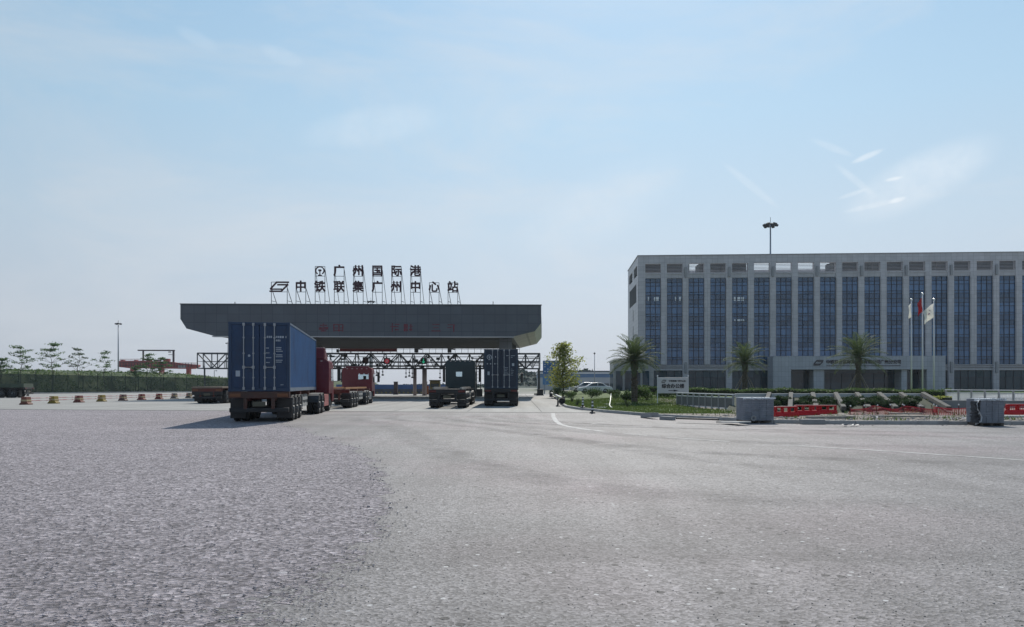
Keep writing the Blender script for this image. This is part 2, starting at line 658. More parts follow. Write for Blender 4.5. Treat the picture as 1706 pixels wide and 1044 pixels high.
def ground_mat(name, base, agg, speck=0.5, cell=55.0, patch=(0.86, 1.1), bump=0.5, rough=0.85, tintc=None, bd=0.012, light=None, streak=0.0, chip=None, fade=False, seam=False, coarse=False, grain=(0.80, 1.22), gscale=7.0):
    """asphalt / gravel / concrete: stones from a voronoi, worn patches, scattered chips"""
    if name in MATS:
        return MATS[name]
    m = bpy.data.materials.new(name)
    m.use_nodes = True
    nt = m.node_tree
    N, L = nt.nodes, nt.links
    b = N['Principled BSDF']
    b.inputs['Roughness'].default_value = rough
    t = N.new('ShaderNodeTexCoord')
    src = t.outputs['Object']
    # aggregate
    v = N.new('ShaderNodeTexVoronoi')
    v.inputs['Scale'].default_value = cell
    L.new(src, v.inputs[0])
    sepc = N.new('ShaderNodeSeparateColor')
    L.new(v.outputs['Color'], sepc.inputs[0])
    mr = N.new('ShaderNodeMapRange')
    mr.inputs[3].default_value, mr.inputs[4].default_value = 1 - speck, 1 + speck
    L.new(sepc.outputs[0], mr.inputs[0])
    # middle scale grain
    n1 = N.new('ShaderNodeTexNoise')
    n1.inputs['Scale'].default_value = gscale
    n1.inputs['Detail'].default_value = 8
    n1.inputs['Roughness'].default_value = 0.75
    L.new(src, n1.inputs[0])
    mr1 = N.new('ShaderNodeMapRange')
    mr1.inputs[1].default_value, mr1.inputs[2].default_value = 0.28, 0.72
    mr1.inputs[3].default_value, mr1.inputs[4].default_value = grain
    L.new(n1.outputs[0], mr1.inputs[0])
    # patches, drawn out along the traffic
    mpn = N.new('ShaderNodeMapping')
    mpn.inputs['Scale'].default_value = (0.10, 0.22, 1)
    mpn.inputs['Rotation'].default_value = (0, 0, 0.25)
    L.new(src, mpn.inputs[0])
    n2 = N.new('ShaderNodeTexNoise')
    n2.inputs['Scale'].default_value = 1.6
    n2.inputs['Detail'].default_value = 7
    n2.inputs['Roughness'].default_value = 0.6
    n2.inputs['Distortion'].default_value = 0.6
    L.new(mpn.outputs[0], n2.inputs[0])
    mr2 = N.new('ShaderNodeMapRange')
    mr2.inputs[1].default_value, mr2.inputs[2].default_value = 0.3, 0.7
    mr2.inputs[3].default_value, mr2.inputs[4].default_value = patch
    L.new(n2.outputs[0], mr2.inputs[0])
    col = N.new('ShaderNodeMixRGB')
    col.inputs[1].default_value = (*base, 1)
    col.inputs[2].default_value = (*agg, 1)
    L.new(sepc.outputs[1], col.inputs[0])
    cur = col.outputs[0]
    if tintc:
        n4 = N.new('ShaderNodeTexNoise')
        n4.inputs['Scale'].default_value = 0.13
        n4.inputs['Detail'].default_value = 3
        L.new(src, n4.inputs[0])
        mr4 = N.new('ShaderNodeMapRange')
        mr4.inputs[1].default_value, mr4.inputs[2].default_value = 0.48, 0.68
        mr4.inputs[4].default_value = 0.75
        L.new(n4.outputs[0], mr4.inputs[0])
        mx = N.new('ShaderNodeMixRGB')
        mx.inputs[2].default_value = (*tintc, 1)
        L.new(mr4.outputs[0], mx.inputs[0])
        L.new(cur, mx.inputs[1])
        cur = mx.outputs[0]
    for fac in (mr, mr1, mr2):
        mv = N.new('ShaderNodeVectorMath')
        mv.operation = 'SCALE'
        L.new(cur, mv.inputs[0])
        L.new(fac.outputs[0], mv.inputs['Scale'])
        cur = mv.outputs[0]
    if streak:
        ms = N.new('ShaderNodeMapping')
        ms.inputs['Scale'].default_value = (1.1, 0.05, 1)
        ms.inputs['Rotation'].default_value = (0, 0, streak)
        L.new(src, ms.inputs[0])
        n5 = N.new('ShaderNodeTexNoise')
        n5.inputs['Scale'].default_value = 1.2
        n5.inputs['Detail'].default_value = 5
        L.new(ms.outputs[0], n5.inputs[0])
        mr5 = N.new('ShaderNodeMapRange')
        mr5.inputs[1].default_value, mr5.inputs[2].default_value = 0.3, 0.7
        mr5.inputs[3].default_value, mr5.inputs[4].default_value = 0.78, 1.13
        L.new(n5.outputs[0], mr5.inputs[0])
        mv = N.new('ShaderNodeVectorMath')
        mv.operation = 'SCALE'
        L.new(cur, mv.inputs[0])
        L.new(mr5.outputs[0], mv.inputs['Scale'])
        cur = mv.outputs[0]
    if coarse:
        # clumps a few hand-breadths across, pale dusty ones and dark hollows
        nc = N.new('ShaderNodeTexNoise')
        nc.inputs['Scale'].default_value = 2.6
        nc.inputs['Detail'].default_value = 10
        nc.inputs['Roughness'].default_value = 0.85
        L.new(src, nc.inputs[0])
        mc = N.new('ShaderNodeMapRange')
        mc.inputs[1].default_value, mc.inputs[2].default_value = 0.30, 0.70
        mc.inputs[3].default_value, mc.inputs[4].default_value = 0.66, 1.30
        L.new(nc.outputs[0], mc.inputs[0])
        mv = N.new('ShaderNodeVectorMath')
        mv.operation = 'SCALE'
        L.new(cur, mv.inputs[0])
        L.new(mc.outputs[0], mv.inputs['Scale'])
        cur = mv.outputs[0]
    if seam:
        # cold joint of an older laying strip across the road
        sx = N.new('ShaderNodeSeparateXYZ')
        L.new(src, sx.inputs[0])
        wy = N.new('ShaderNodeMath')
        wy.operation = 'MULTIPLY_ADD'
        wy.inputs[1].default_value = 0.35
        L.new(n2.outputs[0], wy.inputs[0])
        L.new(sx.outputs[1], wy.inputs[2])
        r1 = N.new('ShaderNodeMapRange')
        r1.inputs[1].default_value, r1.inputs[2].default_value = 6.62, 6.70
        r1.inputs[3].default_value, r1.inputs[4].default_value = 1.0, 0.82
        L.new(wy.outputs[0], r1.inputs[0])
        r2 = N.new('ShaderNodeMapRange')
        r2.inputs[1].default_value, r2.inputs[2].default_value = 6.7, 9.5
        r2.inputs[3].default_value, r2.inputs[4].default_value = 1.0, 1.22
        L.new(wy.outputs[0], r2.inputs[0])
        mm_ = N.new('ShaderNodeMath')
        mm_.operation = 'MULTIPLY'
        L.new(r1.outputs[0], mm_.inputs[0])
        L.new(r2.outputs[0], mm_.inputs[1])
        mv = N.new('ShaderNodeVectorMath')
        mv.operation = 'SCALE'
        L.new(cur, mv.inputs[0])
        L.new(mm_.outputs[0], mv.inputs['Scale'])
        cur = mv.outputs[0]
    if chip:
        # sparse pale and dark chips
        for sc, thr, cc in chip:
            v2 = N.new('ShaderNodeTexVoronoi')
            v2.inputs['Scale'].default_value = sc
            L.new(src, v2.inputs[0])
            sc2 = N.new('ShaderNodeSeparateColor')
            L.new(v2.outputs['Color'], sc2.inputs[0])
            g1 = N.new('ShaderNodeMath')
            g1.operation = 'GREATER_THAN'
            g1.inputs[1].default_value = thr
            L.new(sc2.outputs[0], g1.inputs[0])
            g2 = N.new('ShaderNodeMath')
            g2.operation = 'LESS_THAN'
            g2.inputs[1].default_value = 0.32
            L.new(v2.outputs['Distance'], g2.inputs[0])
            g3 = N.new('ShaderNodeMath')
            g3.operation = 'MULTIPLY'
            L.new(g1.outputs[0], g3.inputs[0])
            L.new(g2.outputs[0], g3.inputs[1])
            mx = N.new('ShaderNodeMixRGB')
            mx.inputs[2].default_value = (*cc, 1)
            L.new(g3.outputs[0], mx.inputs[0])
            L.new(cur, mx.inputs[1])
            cur = mx.outputs[0]
    L.new(cur, b.inputs['Base Color'])
    ad = N.new('ShaderNodeMath')
    ad.operation = 'MULTIPLY_ADD'
    ad.inputs[1].default_value = 2.0
    L.new(n1.outputs[0], ad.inputs[0])
    L.new(v.outputs['Distance'], ad.inputs[2])
    bp = N.new('ShaderNodeBump')
    bp.inputs['Strength'].default_value = bump
    bp.inputs['Distance'].default_value = bd
    L.new(ad.outputs[0], bp.inputs['Height'])
    L.new(bp.outputs[0], b.inputs['Normal'])
    if fade:
        # the loose layer thins out to single stones at its edge
        at = N.new('ShaderNodeAttribute')
        at.attribute_name = 'cover'
        v3 = N.new('ShaderNodeTexVoronoi')
        v3.inputs['Scale'].default_value = 16.0
        L.new(src, v3.inputs[0])
        s3 = N.new('ShaderNodeSeparateColor')
        L.new(v3.outputs['Color'], s3.inputs[0])
        av = N.new('ShaderNodeMath')
        av.operation = 'MULTIPLY_ADD'
        av.inputs[1].default_value = 0.45
        L.new(s3.outputs[0], av.inputs[0])
        hf_ = N.new('ShaderNodeMath')
        hf_.operation = 'MULTIPLY'
        hf_.inputs[1].default_value = 0.55
        L.new(n1.outputs[0], hf_.inputs[0])
        L.new(hf_.outputs[0], av.inputs[2])
        lt_ = N.new('ShaderNodeMath')
        lt_.operation = 'LESS_THAN'
        L.new(av.outputs[0], lt_.inputs[0])
        L.new(at.outputs['Fac'], lt_.inputs[1])
        tr_ = N.new('ShaderNodeBsdfTransparent')
        ms_ = N.new('ShaderNodeMixShader')
        L.new(lt_.outputs[0], ms_.inputs[0])
        L.new(tr_.outputs[0], ms_.inputs[1])
        L.new(b.outputs[0], ms_.inputs[2])
        L.new(ms_.outputs[0], N['Material Output'].inputs[0])
    MATS[name] = m
    return m


M_steel = mat('galvanised_steel', (0.30, 0.32, 0.35), 0.45, 0.6, 0.15, 2.0)
M_dsteel = mat('dark_steel', (0.045, 0.05, 0.058), 0.5, 0.3, 0.2, 2.0)
M_truss = mat('grey_painted_steel', (0.06, 0.07, 0.078), 0.5, 0.2, 0.2, 1.0)
M_rubber = mat('tyre_rubber', (0.014, 0.014, 0.015), 0.8, 0, 0.3, 6.0, col2=(0.045, 0.042, 0.04), c2=(0.5, 0.75))
M_rim = mat('wheel_steel', (0.10, 0.105, 0.11), 0.5, 0.4, 0.25, 6.0)
M_chassis = mat('chassis_black', (0.018, 0.018, 0.02), 0.6, 0.1, 0.3, 2.0, col2=(0.05, 0.045, 0.04), c2=(0.5, 0.75))
M_rust = mat('rusty_red_steel', (0.11, 0.022, 0.016), 0.6, 0.1, 0.3, 2.0, col2=(0.09, 0.04, 0.025), c2=(0.45, 0.7))
M_white = mat('white_paint', (0.72, 0.73, 0.74), 0.5, 0, 0.08, 2.0)
M_plastic_black = mat('black_plastic', (0.015, 0.015, 0.017), 0.45)
M_lamp = mat('lamp_lens_red', (0.10, 0.012, 0.012), 0.25)
M_lampo = mat('lamp_lens_orange', (0.17, 0.06, 0.02), 0.3)
M_yellow = mat('yellow_paint', (0.50, 0.33, 0.03), 0.6, 0, 0.2, 3.0, col2=(0.2, 0.14, 0.04), c2=(0.5, 0.75))
M_concrete = mat('grey_concrete', (0.33, 0.32, 0.31), 0.85, 0, 0.15, 2.5, 0.3, 20, col2=(0.24, 0.235, 0.225), c2=(0.5, 0.7))
M_bark = mat('bark', (0.075, 0.06, 0.048), 0.9, 0, 0.3, 9.0, 0.6, 25)
M_bark_pale = mat('pale_bark', (0.12, 0.105, 0.085), 0.9, 0, 0.25, 9.0)
CLEAR = clear_glass('clear_glass')


def text_mesh(s, size, depth=0.03, bold=0.0, center=True, squash=1.0):
    """lettering standing in the xz plane facing -y, as (verts, faces)"""
    cu = bpy.data.curves.new('letters', 'FONT')
    cu.body = s
    cu.size = size
    cu.extrude = depth / 2
    cu.resolution_u = 2
    if center:
        cu.align_x = 'CENTER'
        cu.align_y = 'CENTER'
    o = bpy.data.objects.new('letters', cu)
    COL.objects.link(o)
    bpy.context.view_layer.update()
    me = bpy.data.meshes.new_from_object(o.evaluated_get(bpy.context.evaluated_depsgraph_get()))
    bpy.data.objects.remove(o)
    bpy.data.curves.remove(cu)
    V = [(v.co.x * squash, -v.co.z, v.co.y) for v in me.vertices]
    F = [tuple(p.vertices) for p in me.polygons]
    bpy.data.meshes.remove(me)
    return V, F


def add_text(mb, s, size, at, depth=0.03, bold=0.0, squash=1.0):
    V, F = text_mesh(s, size, depth, squash=squash)
    offs = [(0, 0)]
    if bold:
        offs = [(0, 0), (bold, bold), (-bold, bold), (bold, -bold), (-bold, -bold), (bold, 0), (-bold, 0), (0, bold), (0, -bold)]
    for i, (a, c) in enumerate(offs):
        e_ = 0.0011 * i
        mb.add([(x + a + at[0], y - e_ + at[1], z + c + at[2]) for x, y, z in V], F)


def poly_stroke(mb, pts, w, y0, y1, closed=False):
    """a flat stroke of width w in the xz plane, given depth"""
    n = len(pts)
    segs = n if closed else n - 1
    for i in range(segs):
        a, b_ = Vector((pts[i][0], pts[i][1])), Vector((pts[(i + 1) % n][0], pts[(i + 1) % n][1]))
        d = (b_ - a)
        if d.length < 1e-6:
            continue
        d.normalize()
        s = Vector((-d.y, d.x)) * w / 2
        a2, b2 = a - d * w * 0.35, b_ + d * w * 0.35
        e_ = 0.0013 * (i % 2)
        mb.prism([tuple(a2 + s), tuple(b2 + s), tuple(b2 - s), tuple(a2 - s)], y0 - e_, y1 - e_, 'y')


def rail_emblem(mb, cx, cz, r, y0, y1):
    """open ring over a rail profile"""
    pts = []
    for i in range(25):
        a = radians(-52 + (284) * i / 24)
        pts.append((cx + 0.86 * r * cos(a), cz + 0.12 * r + 0.80 * r * sin(a)))
    poly_stroke(mb, pts, 0.24 * r, y0, y1)
    mb.prism([(cx - 0.36 * r, cz + 0.24 * r), (cx - 0.26 * r, cz + 0.38 * r), (cx + 0.26 * r, cz + 0.38 * r), (cx + 0.36 * r, cz + 0.24 * r), (cx + 0.30 * r, cz + 0.02 * r), (cx + 0.10 * r, cz - 0.06 * r),
              (cx + 0.10 * r, cz - 0.70 * r), (cx + 0.42 * r, cz - 0.82 * r), (cx + 0.42 * r, cz - 0.97 * r), (cx - 0.42 * r, cz - 0.97 * r), (cx - 0.42 * r, cz - 0.82 * r), (cx - 0.10 * r, cz - 0.70 * r), (cx - 0.10 * r, cz - 0.06 * r), (cx - 0.30 * r, cz + 0.02 * r)], y0, y1, 'y')


def slant_emblem(mb, x0, z0, w, h, y0, y1):
    """slanted interlocking frame; w,h its box"""
    def q(a, b):
        return (x0 + a * w, z0 + b * h)
    t = 0.085 * w
    poly_stroke(mb, [q(0.03, 0.30), q(0.36, 0.95), q(1.0, 0.95)], t, y0, y1)
    poly_stroke(mb, [q(0.03, 0.26), q(0.62, 0.26)], t * 0.9, y0 - 0.004, y1 - 0.004)
    poly_stroke(mb, [q(0.42, 0.70), q(0.96, 0.70), q(0.60, 0.05), q(0.0, 0.05)], t, y0, y1)


# ------------------------------------------------------------------ ground
M_asphalt = ground_mat('worn_asphalt', (0.150, 0.144, 0.146), (0.205, 0.196, 0.199), 0.52, 40.0, (0.72, 1.18), 0.55, 0.72, tintc=(0.20, 0.158, 0.170), streak=-0.35,
                       chip=[(9.0, 0.965, (0.03, 0.03, 0.032)), (16.0, 0.975, (0.45, 0.45, 0.45))], seam=True, grain=(0.72, 1.28))
M_apron = ground_mat('pale_concrete', (0.27, 0.265, 0.25), (0.31, 0.305, 0.285), 0.12, 30.0, (0.86, 1.08), 0.15, 0.8, streak=0.05)
M_gravel = ground_mat('crushed_asphalt_gravel', (0.215, 0.194, 0.206), (0.345, 0.315, 0.332), 0.50, 24.0, (0.88, 1.10), 0.9, 0.9, bd=0.025,
                      chip=[(9.0, 0.982, (0.48, 0.46, 0.475)), (15.0, 0.955, (0.085, 0.08, 0.085)), (22.0, 0.93, (0.38, 0.36, 0.375))], fade=True, grain=(0.60, 1.36), gscale=10.0, coarse=True)
M_dirt = mat('bare_earth', (0.17, 0.145, 0.12), 0.95, 0, 0.3, 1.2, 0.5, 12, col2=(0.24, 0.22, 0.195), c2=(0.45, 0.65))
M_far = mat('dry_ground', (0.24, 0.235, 0.215), 0.95, 0, 0.2, 0.05, col2=(0.11, 0.13, 0.07), c2=(0.45, 0.6))

g = MB().quad((-1500, -150, -0.012), (1500, -150, -0.012), (1500, 1600, -0.012), (-1500, 1600, -0.012)).build('ground', M_far)
tag(g, kind='structure')
SEAM = [(-46.0, 49.0), (-30.3, 46.5), (-13, 43.7), (2.3, 41.4), (5.6, 41.1)]


def sheet(name, pts, z, m):
    mb = MB()
    mb.add([(x, y, z) for x, y in pts], [tuple(range(len(pts)))])
    o = mb.build(name, m)
    for p in o.data.polygons:
        if p.normal.z < 0:
            p.flip()
    return tag(o, kind='structure')


sheet('asphalt_road', [(-140, -60), (140, -60), (140, 60), (-140, 60)], 0.0, M_asphalt)
sheet('concrete_apron', [SEAM[0], SEAM[1], SEAM[2], SEAM[3], SEAM[4], (8, 60), (8, 132), (-150, 165), (-150, 100), (-46, 62)], 0.006, M_apron)
# darker sealed joint along the edge of the apron
mb = MB()
for i in range(len(SEAM) - 1):
    (x0, y0), (x1, y1) = SEAM[i], SEAM[i + 1]
    mb.quad((x0, y0 - 0.28, 0.010), (x1, y1 - 0.28, 0.010), (x1, y1 + 0.02, 0.010), (x0, y0 + 0.02, 0.010))
tag(mb.build('road_joint', mat('bitumen_joint', (0.07, 0.07, 0.075), 0.8, 0, 0.3, 2.0)), kind='structure')
# concrete bay joints of the apron
mb = MB()
for x in (-2.6, 1.7, -7.0, -11.4, -15.8):
    mb.quad((x - 0.03, 42.6 + (1 - x) * 0.16, 0.0105), (x + 0.03, 42.6 + (1 - x) * 0.16, 0.0105), (x + 0.55, 124, 0.0105), (x + 0.45, 124, 0.0105))
tag(mb.build('road_joint', MATS['bitumen_joint']), kind='structure')

# gravel patch: irregular edge
edge_px = [(470, 706), (505, 714), (522, 722), (552, 732), (580, 741), (600, 752), (622, 768), (636, 784), (646, 803), (651, 830), (652, 860), (646, 890), (634, 925), (600, 965), (560, 1000), (505, 1044)]
edge = []
for px, py in edge_px:
    d = CAM_Z * FPX / (py - HY)
    edge.append(Vector(((px - CX) * d / FPX, d)))
edge.append(Vector((-1.5, 2.5)))
ek = [(p.y, p.x) for p in edge] + [(-40.0, -1.2), (40.5, -13.0), (43.1, -13.2), (45.9, -30.3), (48.4, -46.0), (52.0, -119.0)]
ek.sort()
EKY, EKX = np.array([k[0] for k in ek]), np.array([k[1] for k in ek])
JP = RNG.random(6) * 6.28


def edge_x(y):
    y = np.asarray(y, float)
    w = (0.03 + 0.010 * np.clip(y, 0, 40)) * (y < 40)
    ly = np.log(np.maximum(y, 1.0))
    j = np.sin(ly * 37 + JP[0]) + 0.8 * np.sin(ly * 71 + JP[1]) + 0.7 * np.sin(ly * 143 + JP[2]) + 0.6 * np.sin(ly * 307 + JP[3])
    return np.interp(y, EKY, EKX) + w * j * 0.5


gy_ = np.concatenate([[-40.0, -10, 0, 2], 2.2 * (52 / 2.2) ** np.linspace(0, 1, 900)])
gxr = edge_x(gy_)
fine = [(a, b_) for a, b_ in zip(gxr, gy_) if 3.5 < b_ < 31]
fw_ = np.where(gy_ < 16, np.interp(gy_, [2, 5, 7.5, 10], [1.3, 1.1, 0.4, 0.12]), 0.12)
cols = [np.full(len(gy_), -120.0), gxr - fw_ * 1.2, gxr - fw_ * 0.45, gxr + fw_ * 0.25]
V = np.stack([np.stack([c_, gy_, np.full(len(gy_), 0.0015)], 1) for c_ in cols], 1).reshape(-1, 3)
k_ = (np.arange(len(gy_) - 1) * 4)[:, None] + np.arange(3)[None]
k_ = k_.ravel()
go = np_mesh('gravel_patch', V, np.stack([k_, k_ + 1, k_ + 5, k_ + 4], 1), M_gravel)
tag(go, kind='structure')
ca = go.data.attributes.new('cover', 'FLOAT', 'POINT')
ca.data.foreach_set('value', np.tile(np.array([1.2, 1.0, 0.55, 0.0], np.float32), len(gy_)))

# loose stones: uncountable
def stones(name, n, sampler, m, smin, smax):
    ico = np.array([[0, 0, 1], [.89, 0, .45], [.28, .85, .45], [-.72, .53, .45], [-.72, -.53, .45], [.28, -.85, .45], [.72, .53, -.45], [-.28, .85, -.45], [-.89, 0, -.45], [-.28, -.85, -.45], [.72, -.53, -.45], [0, 0, -1]])
    tri = np.array([[0, 1, 2], [0, 2, 3], [0, 3, 4], [0, 4, 5], [0, 5, 1], [1, 6, 2], [2, 7, 3], [3, 8, 4], [4, 9, 5], [5, 10, 1], [6, 7, 2], [7, 8, 3], [8, 9, 4], [9, 10, 5], [10, 6, 1], [11, 7, 6], [11, 8, 7], [11, 9, 8], [11, 10, 9], [11, 6, 10]])
    pos = sampler(n)
    n = len(pos)
    s = smin * (smax / smin) ** (RNG.random(n) ** 2.2)
    sc = s[:, None] * RNG.uniform(0.6, 1.3, (n, 3)) * np.array([1, 1, 0.45])
    V = ico[None] * RNG.uniform(0.75, 1.2, (n, 12, 1)) * sc[:, None, :]
    a = RNG.random(n) * 6.28
    ca, sa = np.cos(a)[:, None], np.sin(a)[:, None]
    X = V[:, :, 0] * ca - V[:, :, 1] * sa
    Y = V[:, :, 0] * sa + V[:, :, 1] * ca
    V = np.stack([X, Y, V[:, :, 2]], 2) + pos[:, None, :]
    F = tri[None] + 12 * np.arange(n)[:, None, None]
    o = np_mesh(name, V.reshape(-1, 3), F.reshape(-1, 3), m)
    return tag(o, kind='stuff')


def gravel_pos(n):
    d = 3.5 * (40 / 3.5) ** RNG.random(n)
    x = (RNG.random(n) * 760 - 10 - CX) * d / FPX
    keep = x < edge_x(d) + 0.08 * RNG.random(n)
    k = keep & (d < 41)
    return np.stack([x[k], d[k], np.full(k.sum(), 0.012)], 1)


def edge_pos(n):
    ok = [q for q, p in enumerate(fine) if p[1] > 7.5]
    i = np.array(ok)[RNG.integers(0, len(ok), n)]
    f = np.array(fine)[i]
    return np.stack([f[:, 0] + RNG.normal(-0.1, 0.14, n), f[:, 1] + RNG.normal(0, 0.2, n), np.full(n, 0.014)], 1)


def road_pos(n):
    d = 3.6 * (26 / 3.6) ** RNG.random(n)
    x = (RNG.random(n) * 1300 + 430 - CX) * d / FPX
    k = x > edge_x(d)
    return np.stack([x[k], d[k], np.full(k.sum(), 0.002)], 1)


M_stone = mat('crushed_stone', (0.33, 0.305, 0.318), 0.9, 0, 0.4, 30.0, col2=(0.19, 0.18, 0.19), c2=(0.5, 0.75))
stones('gravel', 24000, gravel_pos, M_stone, 0.0025, 0.013)
stones('gravel', 420, edge_pos, M_stone, 0.005, 0.024)
stones('gravel', 7000, road_pos, mat('road_grit', (0.15, 0.148, 0.15), 0.9, 0, 0.7, 12.0), 0.002, 0.009)

# painted lines
M_line = mat('worn_white_line', (0.46, 0.46, 0.45), 0.75, 0, 0.15, 3.0, col2=(0.24, 0.235, 0.235), c2=(0.46, 0.62))


def line_strip(name, pts, w, z=0.0045):
    mb = MB()
    for i in range(len(pts) - 1):
        a, b_ = Vector(pts[i]), Vector(pts[i + 1])
        d = (b_ - a).normalized()
        s = Vector((-d.y, d.x)) * w / 2
        mb.quad((*(a + s), z), (*(b_ + s), z), (*(b_ - s), z), (*(a - s), z))
    o = mb.build(name, M_line)
    return tag(o, kind='structure')


def gpt(px, py):
    d = CAM_Z * FPX / (py - HY)
    return ((px - CX) * d / FPX, d)


line_strip('road_marking', [gpt(x, y) for x, y in [(921.5, 688), (922, 694), (926, 701), (934, 707), (950, 711), (975, 715), (1005, 718.5)]], 0.20)
line_strip('road_marking', [gpt(1040, 722), gpt(1078, 725.5)], 0.15)
line_strip('road_marking', [gpt(1110, 728.5), gpt(1216, 735.5)], 0.15)
line_strip('road_marking', [gpt(1310, 741.5), gpt(1440, 749), gpt(1560, 757), gpt(1706, 766.5), gpt(1900, 779)], 0.15)
line_strip('road_marking', [gpt(754, 692.8), gpt(768, 693.2)], 0.35)
line_strip('road_marking', [gpt(985, 706), gpt(1020, 702)], 0.1)

def tyre_mat():
    m = bpy.data.materials.new('tyre_mark_rubber')
    m.use_nodes = True
    nt = m.node_tree
    N, L = nt.nodes, nt.links
    b = N['Principled BSDF']
    b.inputs['Base Color'].default_value = (0.06, 0.058, 0.058, 1)
    b.inputs['Roughness'].default_value = 0.85
    t = N.new('ShaderNodeTexCoord')
    n = N.new('ShaderNodeTexNoise')
    n.inputs['Scale'].default_value = 1.1
    n.inputs['Detail'].default_value = 8
    n.inputs['Roughness'].default_value = 0.75
    L.new(t.outputs['Object'], n.inputs[0])
    at = N.new('ShaderNodeAttribute')
    at.attribute_name = 'wear'
    mr = N.new('ShaderNodeMapRange')
    mr.inputs[1].default_value, mr.inputs[2].default_value = 0.38, 0.72
    mr.inputs[3].default_value, mr.inputs[4].default_value = 0.0, 0.40
    L.new(n.outputs[0], mr.inputs[0])
    mu = N.new('ShaderNodeMath')
    mu.operation = 'MULTIPLY'
    L.new(mr.outputs[0], mu.inputs[0])
    L.new(at.outputs['Fac'], mu.inputs[1])
    tr = N.new('ShaderNodeBsdfTransparent')
    ms = N.new('ShaderNodeMixShader')
    L.new(mu.outputs[0], ms.inputs[0])
    L.new(tr.outputs[0], ms.inputs[1])
    L.new(b.outputs[0], ms.inputs[2])
    L.new(ms.outputs[0], N['Material Output'].inputs[0])
    return m


M_tyre = tyre_mat()


def tyre_mark(pts, w, z, amt):
    P_ = [Vector(p) for p in pts]
    dn = []
    for i in range(len(P_) - 1):
        p0, p1, p2, p3 = P_[max(i - 1, 0)], P_[i], P_[i + 1], P_[min(i + 2, len(P_) - 1)]
        for k in range(10):
            t = k / 10
            dn.append(0.5 * ((2 * p1) + (p2 - p0) * t + (2 * p0 - 5 * p1 + 4 * p2 - p3) * t * t + (3 * p1 - p0 - 3 * p2 + p3) * t ** 3))
    V, F, A = [], [], []
    for i, p in enumerate(dn):
        d = (dn[min(i + 1, len(dn) - 1)] - dn[max(i - 1, 0)]).normalized()
        q = Vector((-d.y, d.x))
        f = min(1, i / 8, (len(dn) - 1 - i) / 8)
        for o_, a in ((-0.5, 0), (-0.25, 1), (0.25, 1), (0.5, 0)):
            V.append((p.x + q.x * w * o_, p.y + q.y * w * o_, z))
            A.append(a * f * amt)
    for i in range(len(dn) - 1):
        for k in range(3):
            F.append((i * 4 + k, i * 4 + k + 1, i * 4 + k + 5, i * 4 + k + 4))
    o = np_mesh('tyre_marks', V, F, M_tyre)
    at = o.data.attributes.new('wear', 'FLOAT', 'POINT')
    at.data.foreach_set('value', np.array(A, np.float32))
    tag(o, kind='structure')


for i, (x0, xe, ye, am) in enumerate(((0.1, 22, 20, 0.8), (-2.0, 20, 22.5, 0.9), (-4.0, 17, 17, 0.7), (-6.1, 16, 13.5, 0.8), (-0.9, 26, 24, 0.7), (-7.8, 9, 9, 0.6), (-3.2, 12, 11.5, 0.5))):
    tyre_mark([(x0 + 0.3, 40.6), (x0 + 0.2 + 0.02 * xe, 34), (x0 + 0.18 * (xe - x0), 28.5), (x0 + 0.5 * (xe - x0), ye + 3.0), (xe, ye)], 0.9 + 0.2 * (i % 3), 0.0008 + 0.0001 * i, am)
for i, (x0, x1, am) in enumerate(((-1.8, -1.0, 0.7), (0.2, 0.8, 0.6), (-5.2, -4.9, 0.7), (-3.3, -3.1, 0.7), (-9.3, -10.3, 0.6), (-12.2, -13.6, 0.6))):
    tyre_mark([(x0, 43.5), (x0 + 0.2 * (x1 - x0), 56), (x0 + 0.6 * (x1 - x0), 75), (x1, 95)], 0.75, 0.0085 + 0.0001 * i, am)

# ------------------------------------------------------------------ raised verge on the right, kerb, lawn
KY = np.array([28.4, 28.7, 29.0, 29.8, 32.3, 35.3, 38, 41.4, 44, 46.5, 50.8, 57.8, 76.6, 116, 150])
KX = np.array([60.0, 19.4, 13.5, 10.6, 9.1, 7.3, 6.4, 5.3, 4.76, 4.16, 3.76, 3.9, 4.76, 6.1, 7.4])


def kx(y):
    return np.interp(y, KY, KX)


def sstep(a, b_, v):
    t = np.clip((v - a) / (b_ - a), 0, 1)
    return t * t * (3 - 2 * t)


def H(x, y):
    x, y = np.asarray(x, float), np.asarray(y, float)
    e_ = x - kx(y)
    return 0.13 + 0.36 * sstep(0, 9, e_) * sstep(44, 66, y) + 0.05 * sstep(0.3, 3, e_) * np.sin(x * 0.9) * np.sin(y * 0.6) * sstep(29.5, 33, y) * (y < 66)


ys = np.concatenate([np.linspace(28.42, 30, 8), np.linspace(30.4, 70, 70), np.linspace(72, 150, 24)])
ts = np.concatenate([[0, 0.004], np.linspace(0.012, 0.35, 50), np.linspace(0.37, 1, 22)])
Xg = np.array([[kx(y) + t * (105 - kx(y)) for t in ts] for y in ys])
Yg = np.repeat(ys[:, None], len(ts), 1)
Zg = H(Xg, Yg)
V = np.stack([Xg, Yg, Zg], 2).reshape(-1, 3)
nT = len(ts)
F = []
for i in range(len(ys) - 1):
    for j in range(nT - 1):
        F.append((i * nT + j, i * nT + j + 1, (i + 1) * nT + j + 1, (i + 1) * nT + j))


